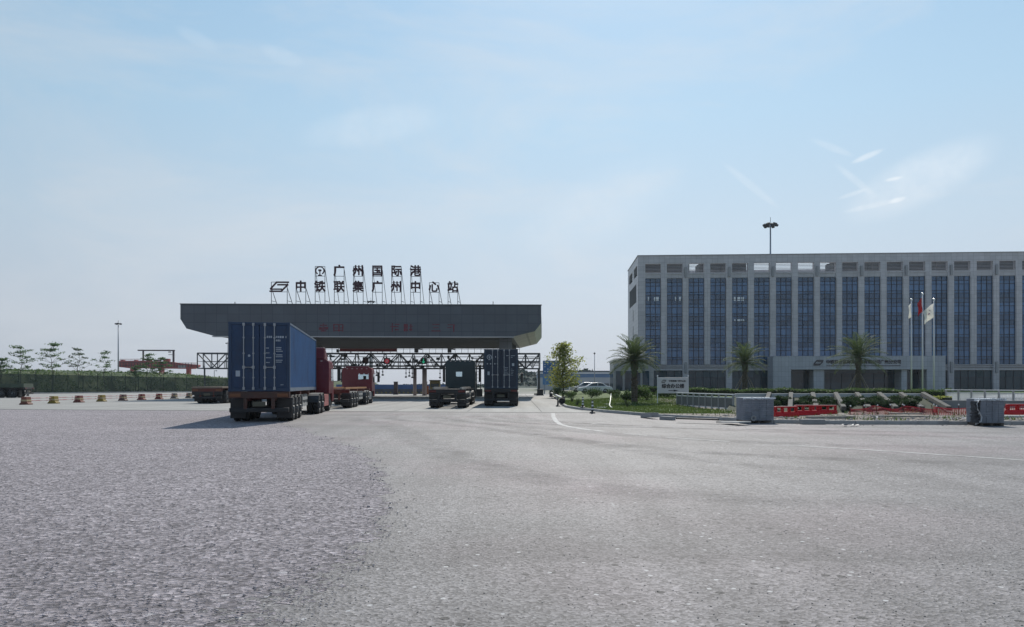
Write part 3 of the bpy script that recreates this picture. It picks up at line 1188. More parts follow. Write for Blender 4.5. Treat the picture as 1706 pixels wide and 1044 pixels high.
def lawn_mat():
    m = bpy.data.materials.new('lawn_and_earth')
    m.use_nodes = True
    nt = m.node_tree
    N, L = nt.nodes, nt.links
    b = N['Principled BSDF']
    b.inputs['Roughness'].default_value = 0.95
    t = N.new('ShaderNodeTexCoord')
    n = N.new('ShaderNodeTexNoise')
    n.inputs['Scale'].default_value = 0.9
    n.inputs['Detail'].default_value = 8
    L.new(t.outputs['Object'], n.inputs[0])
    g1 = N.new('ShaderNodeMixRGB')
    g1.inputs[1].default_value = (0.052, 0.092, 0.020, 1)
    g1.inputs[2].default_value = (0.105, 0.148, 0.035, 1)
    mr = N.new('ShaderNodeMapRange')
    mr.inputs[1].default_value, mr.inputs[2].default_value = 0.35, 0.65
    L.new(n.outputs[0], mr.inputs[0])
    L.new(mr.outputs[0], g1.inputs[0])
    e1 = N.new('ShaderNodeMixRGB')
    e1.inputs[1].default_value = (0.15, 0.125, 0.10, 1)
    e1.inputs[2].default_value = (0.25, 0.225, 0.20, 1)
    L.new(mr.outputs[0], e1.inputs[0])
    # earth where the works are: beyond a wavering line
    s = N.new('ShaderNodeSeparateXYZ')
    L.new(t.outputs['Object'], s.inputs[0])
    a1 = N.new('ShaderNodeMapRange')   # to the right of x ~ 11.5
    a1.inputs[1].default_value, a1.inputs[2].default_value = 10.6, 12.0
    L.new(s.outputs[0], a1.inputs[0])
    a2 = N.new('ShaderNodeMapRange')   # nearer than y ~ 47
    a2.inputs[1].default_value, a2.inputs[2].default_value = 62.0, 57.0
    L.new(s.outputs[1], a2.inputs[0])
    a3 = N.new('ShaderNodeMapRange')   # strip beside the kerb
    a3.inputs[1].default_value, a3.inputs[2].default_value = 37.4, 36.2
    L.new(s.outputs[1], a3.inputs[0])
    mu = N.new('ShaderNodeMath')
    mu.operation = 'MULTIPLY'
    L.new(a1.outputs[0], mu.inputs[0])
    L.new(a2.outputs[0], mu.inputs[1])
    mm = N.new('ShaderNodeMath')
    mm.operation = 'MAXIMUM'
    L.new(mu.outputs[0], mm.inputs[0])
    L.new(a3.outputs[0], mm.inputs[1])
    n2 = N.new('ShaderNodeMath')
    n2.operation = 'MULTIPLY_ADD'
    n2.inputs[1].default_value = 1.4
    n2.inputs[2].default_value = -0.7
    L.new(n.outputs[0], n2.inputs[0])
    ad = N.new('ShaderNodeMath')
    ad.use_clamp = True
    L.new(mm.outputs[0], ad.inputs[0])
    L.new(n2.outputs[0], ad.inputs[1])
    st = N.new('ShaderNodeMapRange')
    st.inputs[1].default_value, st.inputs[2].default_value = 0.35, 0.6
    L.new(ad.outputs[0], st.inputs[0])
    mx = N.new('ShaderNodeMixRGB')
    L.new(st.outputs[0], mx.inputs[0])
    L.new(g1.outputs[0], mx.inputs[1])
    L.new(e1.outputs[0], mx.inputs[2])
    L.new(mx.outputs[0], b.inputs['Base Color'])
    bp = N.new('ShaderNodeBump')
    bp.inputs['Strength'].default_value = 0.6
    bp.inputs['Distance'].default_value = 0.05
    n5 = N.new('ShaderNodeTexNoise')
    n5.inputs['Scale'].default_value = 9
    n5.inputs['Detail'].default_value = 5
    L.new(t.outputs['Object'], n5.inputs[0])
    L.new(n5.outputs[0], bp.inputs['Height'])
    L.new(bp.outputs[0], b.inputs['Normal'])
    return m


o = np_mesh('lawn', V, F, lawn_mat(), smooth=True)
tag(o, kind='structure')

# kerb swept along the edge
kp = [(KX[i], KY[i]) for i in range(len(KX))][1:-1]
kp = [(40.0, 28.4)] + kp
dense = []
for i in range(len(kp) - 1):
    a, b_ = Vector(kp[i]), Vector(kp[i + 1])
    k = max(1, int((b_ - a).length / 1.0))
    for j in range(k):
        dense.append(a.lerp(b_, j / k))
dense.append(Vector(kp[-1]))
mb = MB()
for i in range(len(dense) - 1):
    a, b_ = dense[i], dense[i + 1]
    d = (b_ - a)
    L_ = d.length
    c = (a + b_) / 2
    hh = 0.15 + random.uniform(-0.006, 0.006)
    mb.obox((c.x - 0.02, c.y, hh / 2), (L_ - 0.012, 0.16, hh), math.atan2(d.y, d.x))
tag(mb.build('kerb', mat('kerb_stone', (0.40, 0.39, 0.375), 0.85, 0, 0.2, 1.5, col2=(0.27, 0.26, 0.25), c2=(0.5, 0.7)), bevel=0.012), kind='structure')


# ------------------------------------------------------------------ foliage helpers
def quads_at(pos, nrm_spread, size, aspect=0.5, up=None):
    """leaf quads at pos with random directions"""
    n = len(pos)
    a = RNG.normal(0, 1, (n, 3))
    if up is not None:
        a[:, 2] *= up
    a /= np.linalg.norm(a, axis=1)[:, None] + 1e-9
    b_ = RNG.normal(0, 1, (n, 3))
    b_ -= (b_ * a).sum(1)[:, None] * a
    b_ /= np.linalg.norm(b_, axis=1)[:, None] + 1e-9
    s = size * RNG.uniform(0.6, 1.3, n)[:, None]
    a, b_ = a * s, b_ * s * aspect
    V = np.stack([pos - a, pos - b_ * 0.9 - a * 0.1, pos + a, pos + b_ * 0.9 - a * 0.1], 1)
    F = np.arange(4 * n).reshape(n, 4)
    return V.reshape(-1, 3), F


def blob_points(n, c, r, squash=1.0, shell=0.5):
    p = RNG.normal(0, 1, (n, 3))
    p /= np.linalg.norm(p, axis=1)[:, None]
    p *= (RNG.random(n) ** (shell))[:, None]
    p[:, 2] *= squash
    return p * r + np.asarray(c)


M_leaf_dark = leaf_mat('dark_leaf', (0.045, 0.080, 0.026), (0.085, 0.135, 0.042), 0.42, 0.7)
M_leaf_mid = leaf_mat('mid_leaf', (0.055, 0.105, 0.024), (0.115, 0.175, 0.045), 0.42)
M_leaf_gold = leaf_mat('yellow_green_leaf', (0.20, 0.24, 0.05), (0.40, 0.41, 0.12), 0.62, 0.8)
M_leaf_far = leaf_mat('far_leaf', (0.026, 0.050, 0.040), (0.036, 0.062, 0.046), 0.15, 0.95)
M_palm = leaf_mat('palm_leaf', (0.06, 0.10, 0.04), (0.13, 0.16, 0.06), 0.38, 0.75)


def grass(name, n, sampler, h, w, m):
    pos = sampler(n)
    n = len(pos)
    a = RNG.random(n) * 6.28
    hh = h * RNG.uniform(0.5, 1.5, n)
    dx, dy = np.cos(a) * w, np.sin(a) * w
    lean = RNG.normal(0, 0.4, (n, 2)) * hh[:, None]
    p0 = pos + np.stack([-dx, -dy, np.zeros(n)], 1)
    p1 = pos + np.stack([dx, dy, np.zeros(n)], 1)
    p2 = pos + np.stack([lean[:, 0], lean[:, 1], hh], 1)
    V = np.stack([p0, p1, p2], 1).reshape(-1, 3)
    o = np_mesh(name, V, np.arange(3 * n).reshape(n, 3), m)
    return tag(o, kind='stuff')


def lawn_pos(n):
    y = RNG.uniform(36.4, 68, n)
    x = kx(y) + 0.15 + RNG.random(n) * 10
    k = (x < 11 + RNG.random(n)) | (y > 48)
    x, y = x[k], y[k]
    return np.stack([x, y, H(x, y)], 1)


M_grass = leaf_mat('grass_blade', (0.055, 0.095, 0.020), (0.115, 0.155, 0.036), 0.45)
grass('grass', 30000, lawn_pos, 0.075, 0.022, M_grass)


def weed_pos(n):
    y = 29.3 + RNG.random(n) ** 1.5 * 12
    x = kx(y) + 0.4 + RNG.random(n) * 20
    z = RNG.random(n)
    cl = np.sin(x * 2.1 + 3 * np.sin(y * 1.3)) + np.sin(y * 2.7 + x)
    k = cl > 0.9
    x, y = x[k], y[k]
    return np.stack([x, y, H(x, y)], 1)


grass('weeds', 4500, weed_pos, 0.13, 0.025, M_grass)


def leafy(name, V, F, m, parent):
    return np_mesh(name, V, F, m, parent)


def hedge(label, p0, p1, w, h, z=0.0, m=None, leaf=0.07, dens=260, group=None, sag=0.08, name='hedge'):
    """clipped hedge from p0 to p1"""
    p0, p1 = Vector(p0), Vector(p1)
    d = p1 - p0
    L_ = d.length
    rz = math.atan2(d.y, d.x)
    t = thing(name, label, 'hedge', (p0.x, p0.y, z), rz, group)
    nseg = max(2, int(L_ / 0.5))
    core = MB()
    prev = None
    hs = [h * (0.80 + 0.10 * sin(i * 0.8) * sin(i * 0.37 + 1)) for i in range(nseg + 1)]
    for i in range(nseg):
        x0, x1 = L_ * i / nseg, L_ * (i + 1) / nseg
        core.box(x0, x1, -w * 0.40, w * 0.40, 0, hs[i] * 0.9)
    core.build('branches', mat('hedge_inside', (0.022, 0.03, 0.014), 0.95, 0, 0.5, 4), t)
    n = int(dens * L_ * (h + w))
    x = RNG.random(n) * L_
    hx = np.interp(x / L_ * nseg, np.arange(nseg + 1), hs)
    side = RNG.random(n) < h / (h + w)
    y = np.where(side, np.where(RNG.random(n) < 0.75, -1, 1) * w / 2 * RNG.uniform(0.8, 1.05, n), RNG.uniform(-0.5, 0.5, n) * w)
    zz = np.where(side, RNG.random(n) * hx, hx * RNG.normal(1.0, 0.07, n))
    V, F = quads_at(np.stack([x, y, np.maximum(zz, 0.03)], 1), 1, leaf, 0.55)
    leafy('foliage', V, F, m or M_leaf_dark, t)
    return t


def shrub(label, loc, r, h, m=None, n=900, leaf=0.09, group=None, cat='shrub', name='shrub'):
    t = thing(name, label, cat, loc, 0, group)
    st = MB()
    for i in range(6):
        a = random.random() * 6.28
        q = r * random.uniform(0.3, 0.8)
        st.tube([(0, 0, 0), (cos(a) * q * 0.5, sin(a) * q * 0.5, h * 0.45), (cos(a) * q, sin(a) * q, h * random.uniform(0.7, 1.0))], [0.025, 0.018, 0.008], 5)
    st.build('stem', M_bark, t)
    pts = []
    k = 9
    for i in range(k):
        a = random.random() * 6.28
        q = r * random.uniform(0.1, 0.72)
        pts.append(blob_points(n // k, (cos(a) * q, sin(a) * q, h * random.uniform(0.3, 0.78)), r * random.uniform(0.3, 0.5), 0.7 * h / (2 * r) + 0.35))
    pp = np.concatenate(pts)
    pp[:, 2] = np.maximum(pp[:, 2], 0.03)
    V, F = quads_at(pp, 1, leaf, 0.5)
    leafy('foliage', V, F, m or M_leaf_dark, t)
    return t


def tree(name, label, loc, h, r, seed, style='tiered', m=None, group=None, leaf=0.22, n=2600, trunk_r=0.11, cat='tree', clear=0.35, bark=None):
    """tapered trunk, limbs in tiers, leaves in pads along the limbs with gaps"""
    rnd = random.Random(seed)
    t = thing(name, label, cat, loc, 0, group)
    tb = MB()
    bend = [(rnd.uniform(-0.02, 0.02) * h * k, rnd.uniform(-0.02, 0.02) * h * k) for k in range(8)]
    pts = [(bend[k][0] * 0.5, bend[k][1] * 0.5, h * k / 7 * 0.97) for k in range(8)]
    tb.tube(pts, [trunk_r * (1 - 0.85 * k / 7) for k in range(8)], 7)
    cloud = []
    tiers = 5 if style == 'tiered' else 11
    for ti in range(tiers):
        f = clear + (0.99 - clear) * ti / (tiers - 1)
        zt = h * f
        c0 = np.array([np.interp(zt, [p[2] for p in pts], [p[0] for p in pts]), np.interp(zt, [p[2] for p in pts], [p[1] for p in pts]), zt])
        if style == 'tiered':
            rr = r * (1.05 - 0.80 * (f - clear) / (1 - clear)) * rnd.uniform(0.8, 1.1)
            nb = rnd.randint(3, 5)
            lift = 0.42
        else:
            u = (f - clear) / (1 - clear)
            rr = r * (0.75 + 0.5 * u - 1.15 * u * u) * rnd.uniform(0.7, 1.2)
            nb = rnd.randint(4, 6)
            lift = 0.42
        a0 = rnd.random() * 6.28
        for bi in range(nb):
            a = a0 + 2 * pi * bi / nb + rnd.uniform(-0.35, 0.35)
            q = rr * rnd.uniform(0.55, 1.1)
            e_ = c0 + np.array([cos(a) * q, sin(a) * q, q * lift * rnd.uniform(0.4, 1.3)])
            midp = c0 + (e_ - c0) * 0.55 + np.array([0, 0, 0.04 * q])
            tb.tube([tuple(c0), tuple(midp), tuple(e_)], [trunk_r * 0.34, trunk_r * 0.22, trunk_r * 0.08], 5)
            npad = 3 if style == 'tiered' else 4
            for k in range(npad):
                u = (k + 1.2) / (npad + 0.2)
                pc = c0 + (e_ - c0) * u + np.array([rnd.uniform(-.12, .12) * q, rnd.uniform(-.12, .12) * q, 0.03 * h * rnd.random()])
                pr = (0.11 if style == 'tiered' else 0.16) * r * rnd.uniform(0.7, 1.5) + 0.12
                m_ = int(n / (tiers * nb * npad) * rnd.uniform(0.35, 1.7))
                if rnd.random() < (0.34 if style == 'tiered' else 0.16):
                    continue
                sq = 0.36 if style == 'tiered' else 0.75
                p = blob_points(max(m_, 3), pc, pr * (1.35 if style == 'tiered' else 1.25), sq, 0.6)
                cloud.append(p)
    pc = np.array([0, 0, h * 0.99])
    cloud.append(blob_points(max(8, n // 45), pc, 0.13 * r + 0.1, 1.5, 0.6))
    tb.build('trunk', bark or M_bark, t, smooth=True)
    V, F = quads_at(np.concatenate(cloud), 1, leaf, 0.5, up=0.6)
    leafy('crown', V, F, m or M_leaf_dark, t)
    return t


def palm(label, loc, th, fr, seed, nf=52, trunk_r=0.20, group=None, props=True):
    rnd = random.Random(seed)
    t = thing('palm_tree', label, 'palm tree', loc, rnd.random() * 6, group)
    # trunk with old leaf bases
    tb = MB()
    nr = 22
    prof = [(trunk_r * 1.25, 0.0)]
    for i in range(nr):
        z = th * i / nr
        base = trunk_r * (1.12 - 0.25 * i / nr) + (0.10 if i > nr * 0.8 else 0) * (i / nr)
        prof += [(base, z + 0.01), (base * 1.13, z + th / nr * 0.75)]
    prof.append((trunk_r * 0.9, th + 0.15))
    prof.append((0.01, th + 0.3))
    tb.lathe(prof, 14)
    for i in range(70):
        a = rnd.random() * 6.28
        z = th * rnd.uniform(0.1, 1.0)
        q = trunk_r * 1.02
        tb.obox((cos(a) * q, sin(a) * q, z), (0.10, 0.07, 0.20), a, 0, 0.5)
    tb.build('trunk', mat('palm_trunk', (0.085, 0.07, 0.055), 0.95, 0, 0.35, 8, 0.6, 30), t)
    V, F = [], []
    ribs = MB()
    c = Vector((0, 0, th + 0.15))
    for i in range(nf):
        a = i * 2.399963 + rnd.uniform(-0.15, 0.15)
        el = radians(84 - 104 * (i / nf) ** 0.9 + rnd.uniform(-7, 7))
        L_ = fr * rnd.uniform(0.85, 1.12)
        droop = 0.72 if el > 0.3 else 0.55
        pts = []
        p = Vector(c)
        e_ = el
        ns = 12
        for k in range(ns + 1):
            pts.append(Vector(p))
            p = p + Vector((cos(a) * cos(e_), sin(a) * cos(e_), sin(e_))) * (L_ / ns)
            e_ -= droop * 1.35 / ns * (0.4 + 1.3 * k / ns)
        ribs.tube(pts, [0.028 * (1 - 0.85 * k / ns) for k in range(ns + 1)], 4, cap=False)
        nl = 34
        for k in range(nl):
            u = 0.10 + 0.90 * k / nl
            j = min(int(u * ns), ns - 1)
            q = pts[j].lerp(pts[j + 1], u * ns - j)
            d = (pts[j + 1] - pts[j]).normalized()
            side = d.cross(Vector((0, 0, 1)))
            side = side.normalized() if side.length > 1e-3 else Vector((1, 0, 0))
            up = side.cross(d)
            ll = fr * 0.24 * (sin(pi * min(1, 0.18 + 0.80 * u)) ** 0.7) * rnd.uniform(0.8, 1.15)
            for s in (-1, 1):
                v = (d * 0.75 + side * s * 0.75 + up * rnd.uniform(0.05, 0.45)).normalized()
                tip = q + v * ll + Vector((0, 0, -0.10 * ll))
                wv = d * 0.020
                n0 = len(V)
                mid = q + v * ll * 0.5 + up * 0.01
                V += [q - wv, mid - wv * 1.3, tip, mid + wv * 1.3]
                F.append((n0, n0 + 1, n0 + 2, n0 + 3))
    ribs.build('frond_rib', M_palm, t)
    leafy('crown', [tuple(v) for v in V], F, M_palm, t)
    if props:
        for i in range(4):
            a = i * pi / 2 + 0.5
            MB().tube([(cos(a) * 1.7, sin(a) * 1.7, 0.0), (cos(a) * trunk_r * 1.1, sin(a) * trunk_r * 1.1, min(th * 0.72, 2.3))], 0.035, 6).build('support_prop', mat('pole_wood', (0.20, 0.17, 0.14), 0.8, 0, 0.2, 5), t)
    return t


# ------------------------------------------------------------------ office building
def pane_mat(name, lo, hi, ior=1.75):
    m = bpy.data.materials.new(name)
    m.use_nodes = True
    nt = m.node_tree
    b = nt.nodes['Principled BSDF']
    b.inputs['Roughness'].default_value = 0.05
    b.inputs['IOR'].default_value = ior
    at = nt.nodes.new('ShaderNodeAttribute')
    at.attribute_name = 'tint'
    mx = nt.nodes.new('ShaderNodeMixRGB')
    mx.inputs[1].default_value = (*lo, 1)
    mx.inputs[2].default_value = (*hi, 1)
    nt.links.new(at.outputs['Fac'], mx.inputs[0])
    nt.links.new(mx.outputs[0], b.inputs['Base Color'])
    MATS[name] = m
    return m


def panes(name, m, parent, xs, zs, y, kinds=None, tilt=0.010):
    '''one window: every pane its own sheet, set a hair out of true, with its own tint'''
    V, F, T = [], [], []
    for i in range(len(xs) - 1):
        for j in range(len(zs) - 1):
            n0 = len(V)
            a, b_, c, d = RNG.normal(0, tilt, 4)
            V += [(xs[i], y + a, zs[j]), (xs[i + 1], y + b_, zs[j]), (xs[i + 1], y + b_ + c, zs[j + 1]), (xs[i], y + a + c, zs[j + 1])]
            F.append((n0, n0 + 1, n0 + 2, n0 + 3))
            T.append(float(np.clip((kinds[j] if kinds else 0.5) + RNG.normal(0, 0.16), 0, 1)))
    o = np_mesh(name, V, F, m, parent)
    at = o.data.attributes.new('tint', 'FLOAT', 'FACE')
    at.data.foreach_set('value', np.array(T, np.float32))
    return o


M_pane = pane_mat('blue_office_panes', (0.020, 0.070, 0.145), (0.075, 0.185, 0.365), 1.7)
M_pane_d = pane_mat('ground_floor_panes', (0.006, 0.024, 0.036), (0.028, 0.072, 0.095), 1.5)
M_stone = stone_mat('grey_granite_panels', (0.52, 0.505, 0.525), (1.0, 0.72), 0.018, 0.5, 0.55, 0.06)
M_stone_d = stone_mat('grey_granite_bands', (0.47, 0.46, 0.48), (1.3, 0.9), 0.018, 0.5, 0.6, 0.05)
M_glazing = glass_mat('office_glazing', (0.022, 0.072, 0.165), 0.05, 0.03, 0.30, (0.95, 1.3), 0.40)
M_glazing_d = glass_mat('ground_floor_glazing', (0.010, 0.034, 0.052), 0.04, 0.02, 0.08, (1.3, 1.6), 0.45)
M_mull = mat('dark_mullion', (0.010, 0.018, 0.036), 0.45, 0.2)
M_louv = mat('grey_louver', (0.30, 0.305, 0.32), 0.5, 0.3, 0.1, 1.0)
RZB = -radians(3.2)
office = thing('office_building', 'long grey office block with stone pillars between tall blue glass bays', 'office building', (24.07, 141.0, 0.4), RZB)
NB, B0, BW = 19, 2.85, 4.08
LEN = B0 * 2 + BW * (NB - 1)
DEP = 19.0
Z0 = 0.4
zt = [v - Z0 for v in (26.2, 24.62, 22.95, 21.9, 5.4, 4.3)]
ztop, zlt, zlb, zwt, zwb, zg = zt
wl = MB()
wl.box(0.004, LEN - 0.004, 0.75, DEP, -0.6, zlb - 0.25)
wl.box(0.3, LEN - 0.3, 13.8, 14.0, zlb - 0.25, zlb + 0.9)
wl.build('wall', M_stone, office)
for x0, x1, hh in ((0.5, 10.5, 2.6), (12.5, 16.6, 2.5), (16.9, 21.5, 3.0), (38.2, 44.5, 2.6), (45.5, 56, 2.75), (57.5, 78.2, 2.8)):
    MB().box(x0, x1, 4.5, 9.0, zlb - 0.25, zlb + hh).build('plant_room', mat('plant_room_wall', (0.026, 0.03, 0.036), 0.7, 0, 0.2, 0.5), office)
par = MB()
par.box(0, LEN, 0.0, 0.7, zlt, ztop)
par.box(0, LEN, DEP - 0.7, DEP, zlt, ztop - 0.006)
par.box(0.0, 0.7, 0.7, DEP - 0.7, zlt, ztop - 0.003)
par.box(LEN - 0.7, LEN, 0.7, DEP - 0.7, zlt, ztop - 0.003)
par.build('parapet', M_stone, office, bevel=0.03)
cop = MB()
cop.box(-0.12, LEN + 0.12, -0.12, 0.8, ztop + 0.002, ztop + 0.12)
cop.box(-0.12, 0.8, 0.8, DEP + 0.1, ztop + 0.002, ztop + 0.12)
cop.build('coping', mat('coping_metal', (0.33, 0.335, 0.35), 0.4, 0.3), office)
bd = MB()
bd.box(0.02, LEN - 0.02, 0.12, 0.745, zwt, zlb)
bd.box(0.01, LEN - 0.01, 0.02, 0.12, zwt + 0.72, zlb - 0.05)
bd.box(0.02, LEN - 0.02, 0.40, 0.745, zg, zwb)
bd.box(0.01, LEN - 0.01, 0.04, 0.40, zg + 0.02, zg + 0.36)
bd.box(0.01, LEN - 0.01, -0.02, 0.40, zg + 0.55, zg + 0.72)
bd.box(0.01, LEN - 0.01, 0.05, 0.40, zg + 0.92, zwb - 0.02)
bd.build('beam', M_stone_d, office)
for j in range(NB + 1):
    xc = B0 - BW / 2 + BW * j
    x0, x1 = xc - 0.575, xc + 0.575
    if j == 0:
        x0 = 0.003
    if j == NB:
        x1 = LEN - 0.003
    p = MB()
    full = (j % 2 == 0 or j == NB)
    p.box(x0, x1, 0.0, 0.745, -0.6 if full else zwb + 0.003, zlt - 0.002)
    p.box(x0 + 0.12, x1 - 0.12, -0.10, 0.0, (zwb if not full else -0.55) + 0.02, zwt - 0.2)
    po = p.build('pillar', M_stone, office)
    if full and 0 < j < NB:
        for za, zb in ((zlb - 0.9, zlb + 1.0), (zg - 0.5, zwb + 0.5)):
            MB().box(xc - 0.22, xc + 0.22, -0.34, -0.102, za, zb).build('ornament', M_louv, po, bevel=0.03)
for k in range(NB):
    xc = B0 + BW * k
    hw = BW / 2 - 0.578
    st = (zwt - zwb) / 4.0
    zs, kd = [zwb], []
    for fl in range(4):
        zb = zwb + fl * st
        for dz, kk_ in ((0.95, 0.18), (1.45, 0.55), (2.65, 0.75), (3.3, 0.68), (st, 0.15)):
            zs.append(min(zb + dz, zwt))
            kd.append(kk_)
    xs = [xc - hw + 2 * hw * f for f in (0, 1 / 3, 2 / 3, 1)]
    w_ = panes('window', M_pane, office, xs, zs, 0.30, kd)
    mu = MB()
    for xm in xs:
        mu.box(xm - 0.05, xm + 0.05, 0.22, 0.34, zwb, zwt)
    for q_, z in enumerate(zs[:-1]):
        mu.box(xc - hw, xc + hw, 0.235, 0.338, z - 0.045, z + 0.045)
    mu.build('mullion', M_mull, w_)
    lv = MB()
    for s_ in range(6):
        zz = zlb + 0.15 + s_ * (zlt - zlb - 0.1) / 6
        lv.obox((xc, 0.45, zz), (2 * hw, 0.12, 0.075), 0, radians(-12))
    lv.build('louver', M_louv, office)
for k in range(0, NB + 1, 2):
    x0 = B0 - BW / 2 + BW * k + 0.605
    x1 = min(B0 - BW / 2 + BW * (k + 2) - 0.605, LEN - 1.6)
    if x1 - x0 < 1 or (x0 > 24.5 and x1 < 54.5):
        continue
    nn = 5
    w_ = panes('window', M_pane_d, office, [x0 + (x1 - x0) * i / nn for i in range(nn + 1)], [-0.6, 0.4, 2.59, zg - 0.003], 0.5, [0.2, 0.4, 0.75])
    mu = MB()
    for i in range(nn + 1):
        xm = x0 + (x1 - x0) * i / nn
        mu.box(xm - 0.04, xm + 0.04, 0.43, 0.502, -0.6, zg - 0.01)
    mu.box(x0, x1, 0.45, 0.499, 2.55, 2.63)
    mu.build('mullion', M_mull, w_)
# bright sky showing through a few panes, painted as white panels
for bx, zz, ww in ((0, 17.2, (-0.95, -0.75)), (0, 17.2, (0.2, 0.55)), (0, 17.2, (0.6, 1.1)), (1, 17.2, (0.1, 0.3)), (1, 17.2, (0.85, 1.2)), (4, 17.1, (-1.1, -0.75)), (4, 17.1, (-0.5, 0.1)), (4, 17.1, (0.3, 0.8)), (4, 13.2, (-0.5, 0.15)), (4, 13.2, (0.3, 0.85)), (4, 13.2, (-1.0, -0.8))):
    xc = B0 + BW * bx
    MB().box(xc + ww[0], xc + ww[1], 0.240, 0.262, zz, zz + (0.75 if zz > 15 else 0.42)).build('sky_glimpse', mat('white_sky_panel', (0.85, 0.87, 0.9), 0.6), office)
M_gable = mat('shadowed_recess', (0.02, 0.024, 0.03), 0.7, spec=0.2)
# gable: windows and slots in the lit end wall
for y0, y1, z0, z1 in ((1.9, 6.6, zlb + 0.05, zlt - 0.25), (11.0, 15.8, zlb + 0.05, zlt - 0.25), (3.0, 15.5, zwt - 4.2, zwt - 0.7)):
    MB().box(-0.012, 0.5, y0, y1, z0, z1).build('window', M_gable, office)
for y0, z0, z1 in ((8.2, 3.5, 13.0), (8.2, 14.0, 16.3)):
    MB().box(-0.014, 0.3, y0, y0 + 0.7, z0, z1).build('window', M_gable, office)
gb = MB()
gb.box(0.0, 0.72, 0.75, 1.7, zlb - 0.25, zlt - 0.003).box(0.0, 0.72, 7.4, 10.2, zlb - 0.25, zlt - 0.003).box(0.0, 0.72, 16.6, DEP, zlb - 0.25, zlt - 0.003)
gb.build('end_wall', M_stone, office)
# entrance portal
pt = MB()
pa, pb = 24.2, 54.9
pt.box(pa, pa + 3.2, -4.0, -0.35, -0.6, 6.45)
pt.box(pb - 3.3, pb, -4.0, -0.35, -0.6, 6.45)
pt.box(pa + 3.2, pb - 3.3, -4.004, -0.35, 4.05, 6.453)
pt.box(pa + 7.4, pa + 9.3, -3.6, -0.4, -0.6, 4.05)
pt.box(pb - 7.6, pb - 6.6, -3.6, -0.4, -0.6, 4.05)
po = pt.build('entrance_porch', stone_mat('blue_grey_panels', (0.42, 0.435, 0.47), (0.62, 0.9), 0.02, 0.45, 0.6, 0.05), office)
led = MB().box(pa + 3.3, pb - 3.4, -4.06, -4.006, 3.98, 4.14).box(pa + 3.3, pb - 3.4, -3.9, -0.5, 3.97, 4.04)
led.build('lintel_trim', mat('pale_trim', (0.45, 0.46, 0.48), 0.5), po)
MB().box(pa + 3.21, pa + 7.35, -0.9, -0.45, -0.6, 4.0).build('window', M_glazing_d, po)
MB().box(pb - 6.55, pb - 3.35, -0.9, -0.45, -0.6, 4.0).build('window', M_glazing_d, po)
dr = MB()
for i in range(7):
    x0 = pa + 9.5 + i * 1.95
    dr.box(x0, x0 + 0.08, -0.95, -0.86, -0.6, 3.2)
dr.box(pa + 9.3, pb - 7.6, -0.95, -0.86, 2.4, 2.5).box(pa + 9.3, pb - 7.6, -0.95, -0.86, 3.2, 3.3)
MB().box(pa + 9.31, pb - 7.61, -0.86, -0.45, -0.6, 4.0).build('door', M_glazing_d, po)
dr.build('door_frame', M_mull, po)
sg = MB()
cxp = (pa + pb) / 2 - 0.6
slant_emblem(sg, cxp - 9.4 + 1.9, 4.75, 1.7, 0.95, -4.10, -4.03)
add_text(sg, '中铁联合国际集装箱有限公司广州分公司', 0.80, (cxp + 1.4, -4.07, 5.32), 0.05, 0.016, 0.93)
sg.box(cxp - 5.2, cxp + 8.0, -4.09, -4.02, 4.62, 4.72)
sg.build('company_lettering', mat('purple_black_letters', (0.022, 0.012, 0.028), 0.4), po)

# annex at the end of the office
annex = thing('annex_block', 'low grey annex with dark upright window slots beside the office end', 'building', (17.9, 130.0, 0.4), RZB)
ax = MB().box(0, 7.0, 0, 9, -0.6, 5.25)
ax.build('wall', stone_mat('annex_panels', (0.34, 0.33, 0.335), (1.3, 1.1), 0.02), annex)
MB().box(-0.15, 7.15, -0.15, 9.1, 5.253, 5.5).build('coping', MATS['coping_metal'], annex)
for i in range(4):
    x0 = 0.4 + i * 1.55
    MB().box(x0, x0 + 1.15, -0.05, 0.3, -0.4, 3.6).build('window', M_glazing_d, annex)
    MB().box(-0.05, 0.3, 0.8 + i * 2.0, 2.0 + i * 2.0, -0.4, 3.5).build('window', M_glazing_d, annex)

# ------------------------------------------------------------------ toll gate canopy
M_fascia = stone_mat('dark_grey_aluminium', (0.092, 0.104, 0.122), (1.2, 0.92), 0.022, 0.40, 0.62, 0.07)
M_soffit = stone_mat('grey_soffit', (0.17, 0.17, 0.168), (1.2, 50.0), 0.03, 0.6, 0.6, 0.05)
GA = radians(1.6)
gx, gy = -16.25, 80.0
gate = thing('gate_canopy', 'wide dark grey toll gate canopy spanning the lanes under red rooftop characters', 'gate', (gx, gy, 0), GA)
# front outline in local (x, z): half width 19.4
hw = 19.45
zT, zC, zE, zB = 10.22, 8.52, 7.45, 6.82
# outline px: (309,508)-(309,531)-(319,547)-(365,559) ... mirrored
outl = [(-hw, zT), (-hw, 8.65), (-hw + 0.65, 7.62), (-hw + 3.6, zB), (hw - 3.1, zB), (hw - 0.70, 7.42), (hw, 8.30), (hw, zT)]
dep = 25.0
sk = 1.75      # lanes run slightly aside from the canopy's square
n = len(outl)
fr = MB()
fr.prism(outl, 0.0, 0.5, 'y')
fr.build('front_fascia', M_fascia, gate)
bk = MB()
vs = [(x, 0.504, z) for x, z in outl] + [(x + sk, dep, z) for x, z in outl]
fs = [tuple(2 * n - 1 - i for i in range(n))]
ends = {1, 2, 4, 5}
for i in range(n):
    j = (i + 1) % n
    if i not in ends:
        fs.append((i, i + n, j + n, j))
bk.add(vs, fs)
bk.build('soffit', M_soffit, gate)
M_endp = stone_mat('bounce_lit_end_panels', (0.58, 0.56, 0.52), (2.5, 1.2), 0.03, 0.5, 0.7, 0.05)  # paler than the soffit: light bounced off the ground, put into the colour
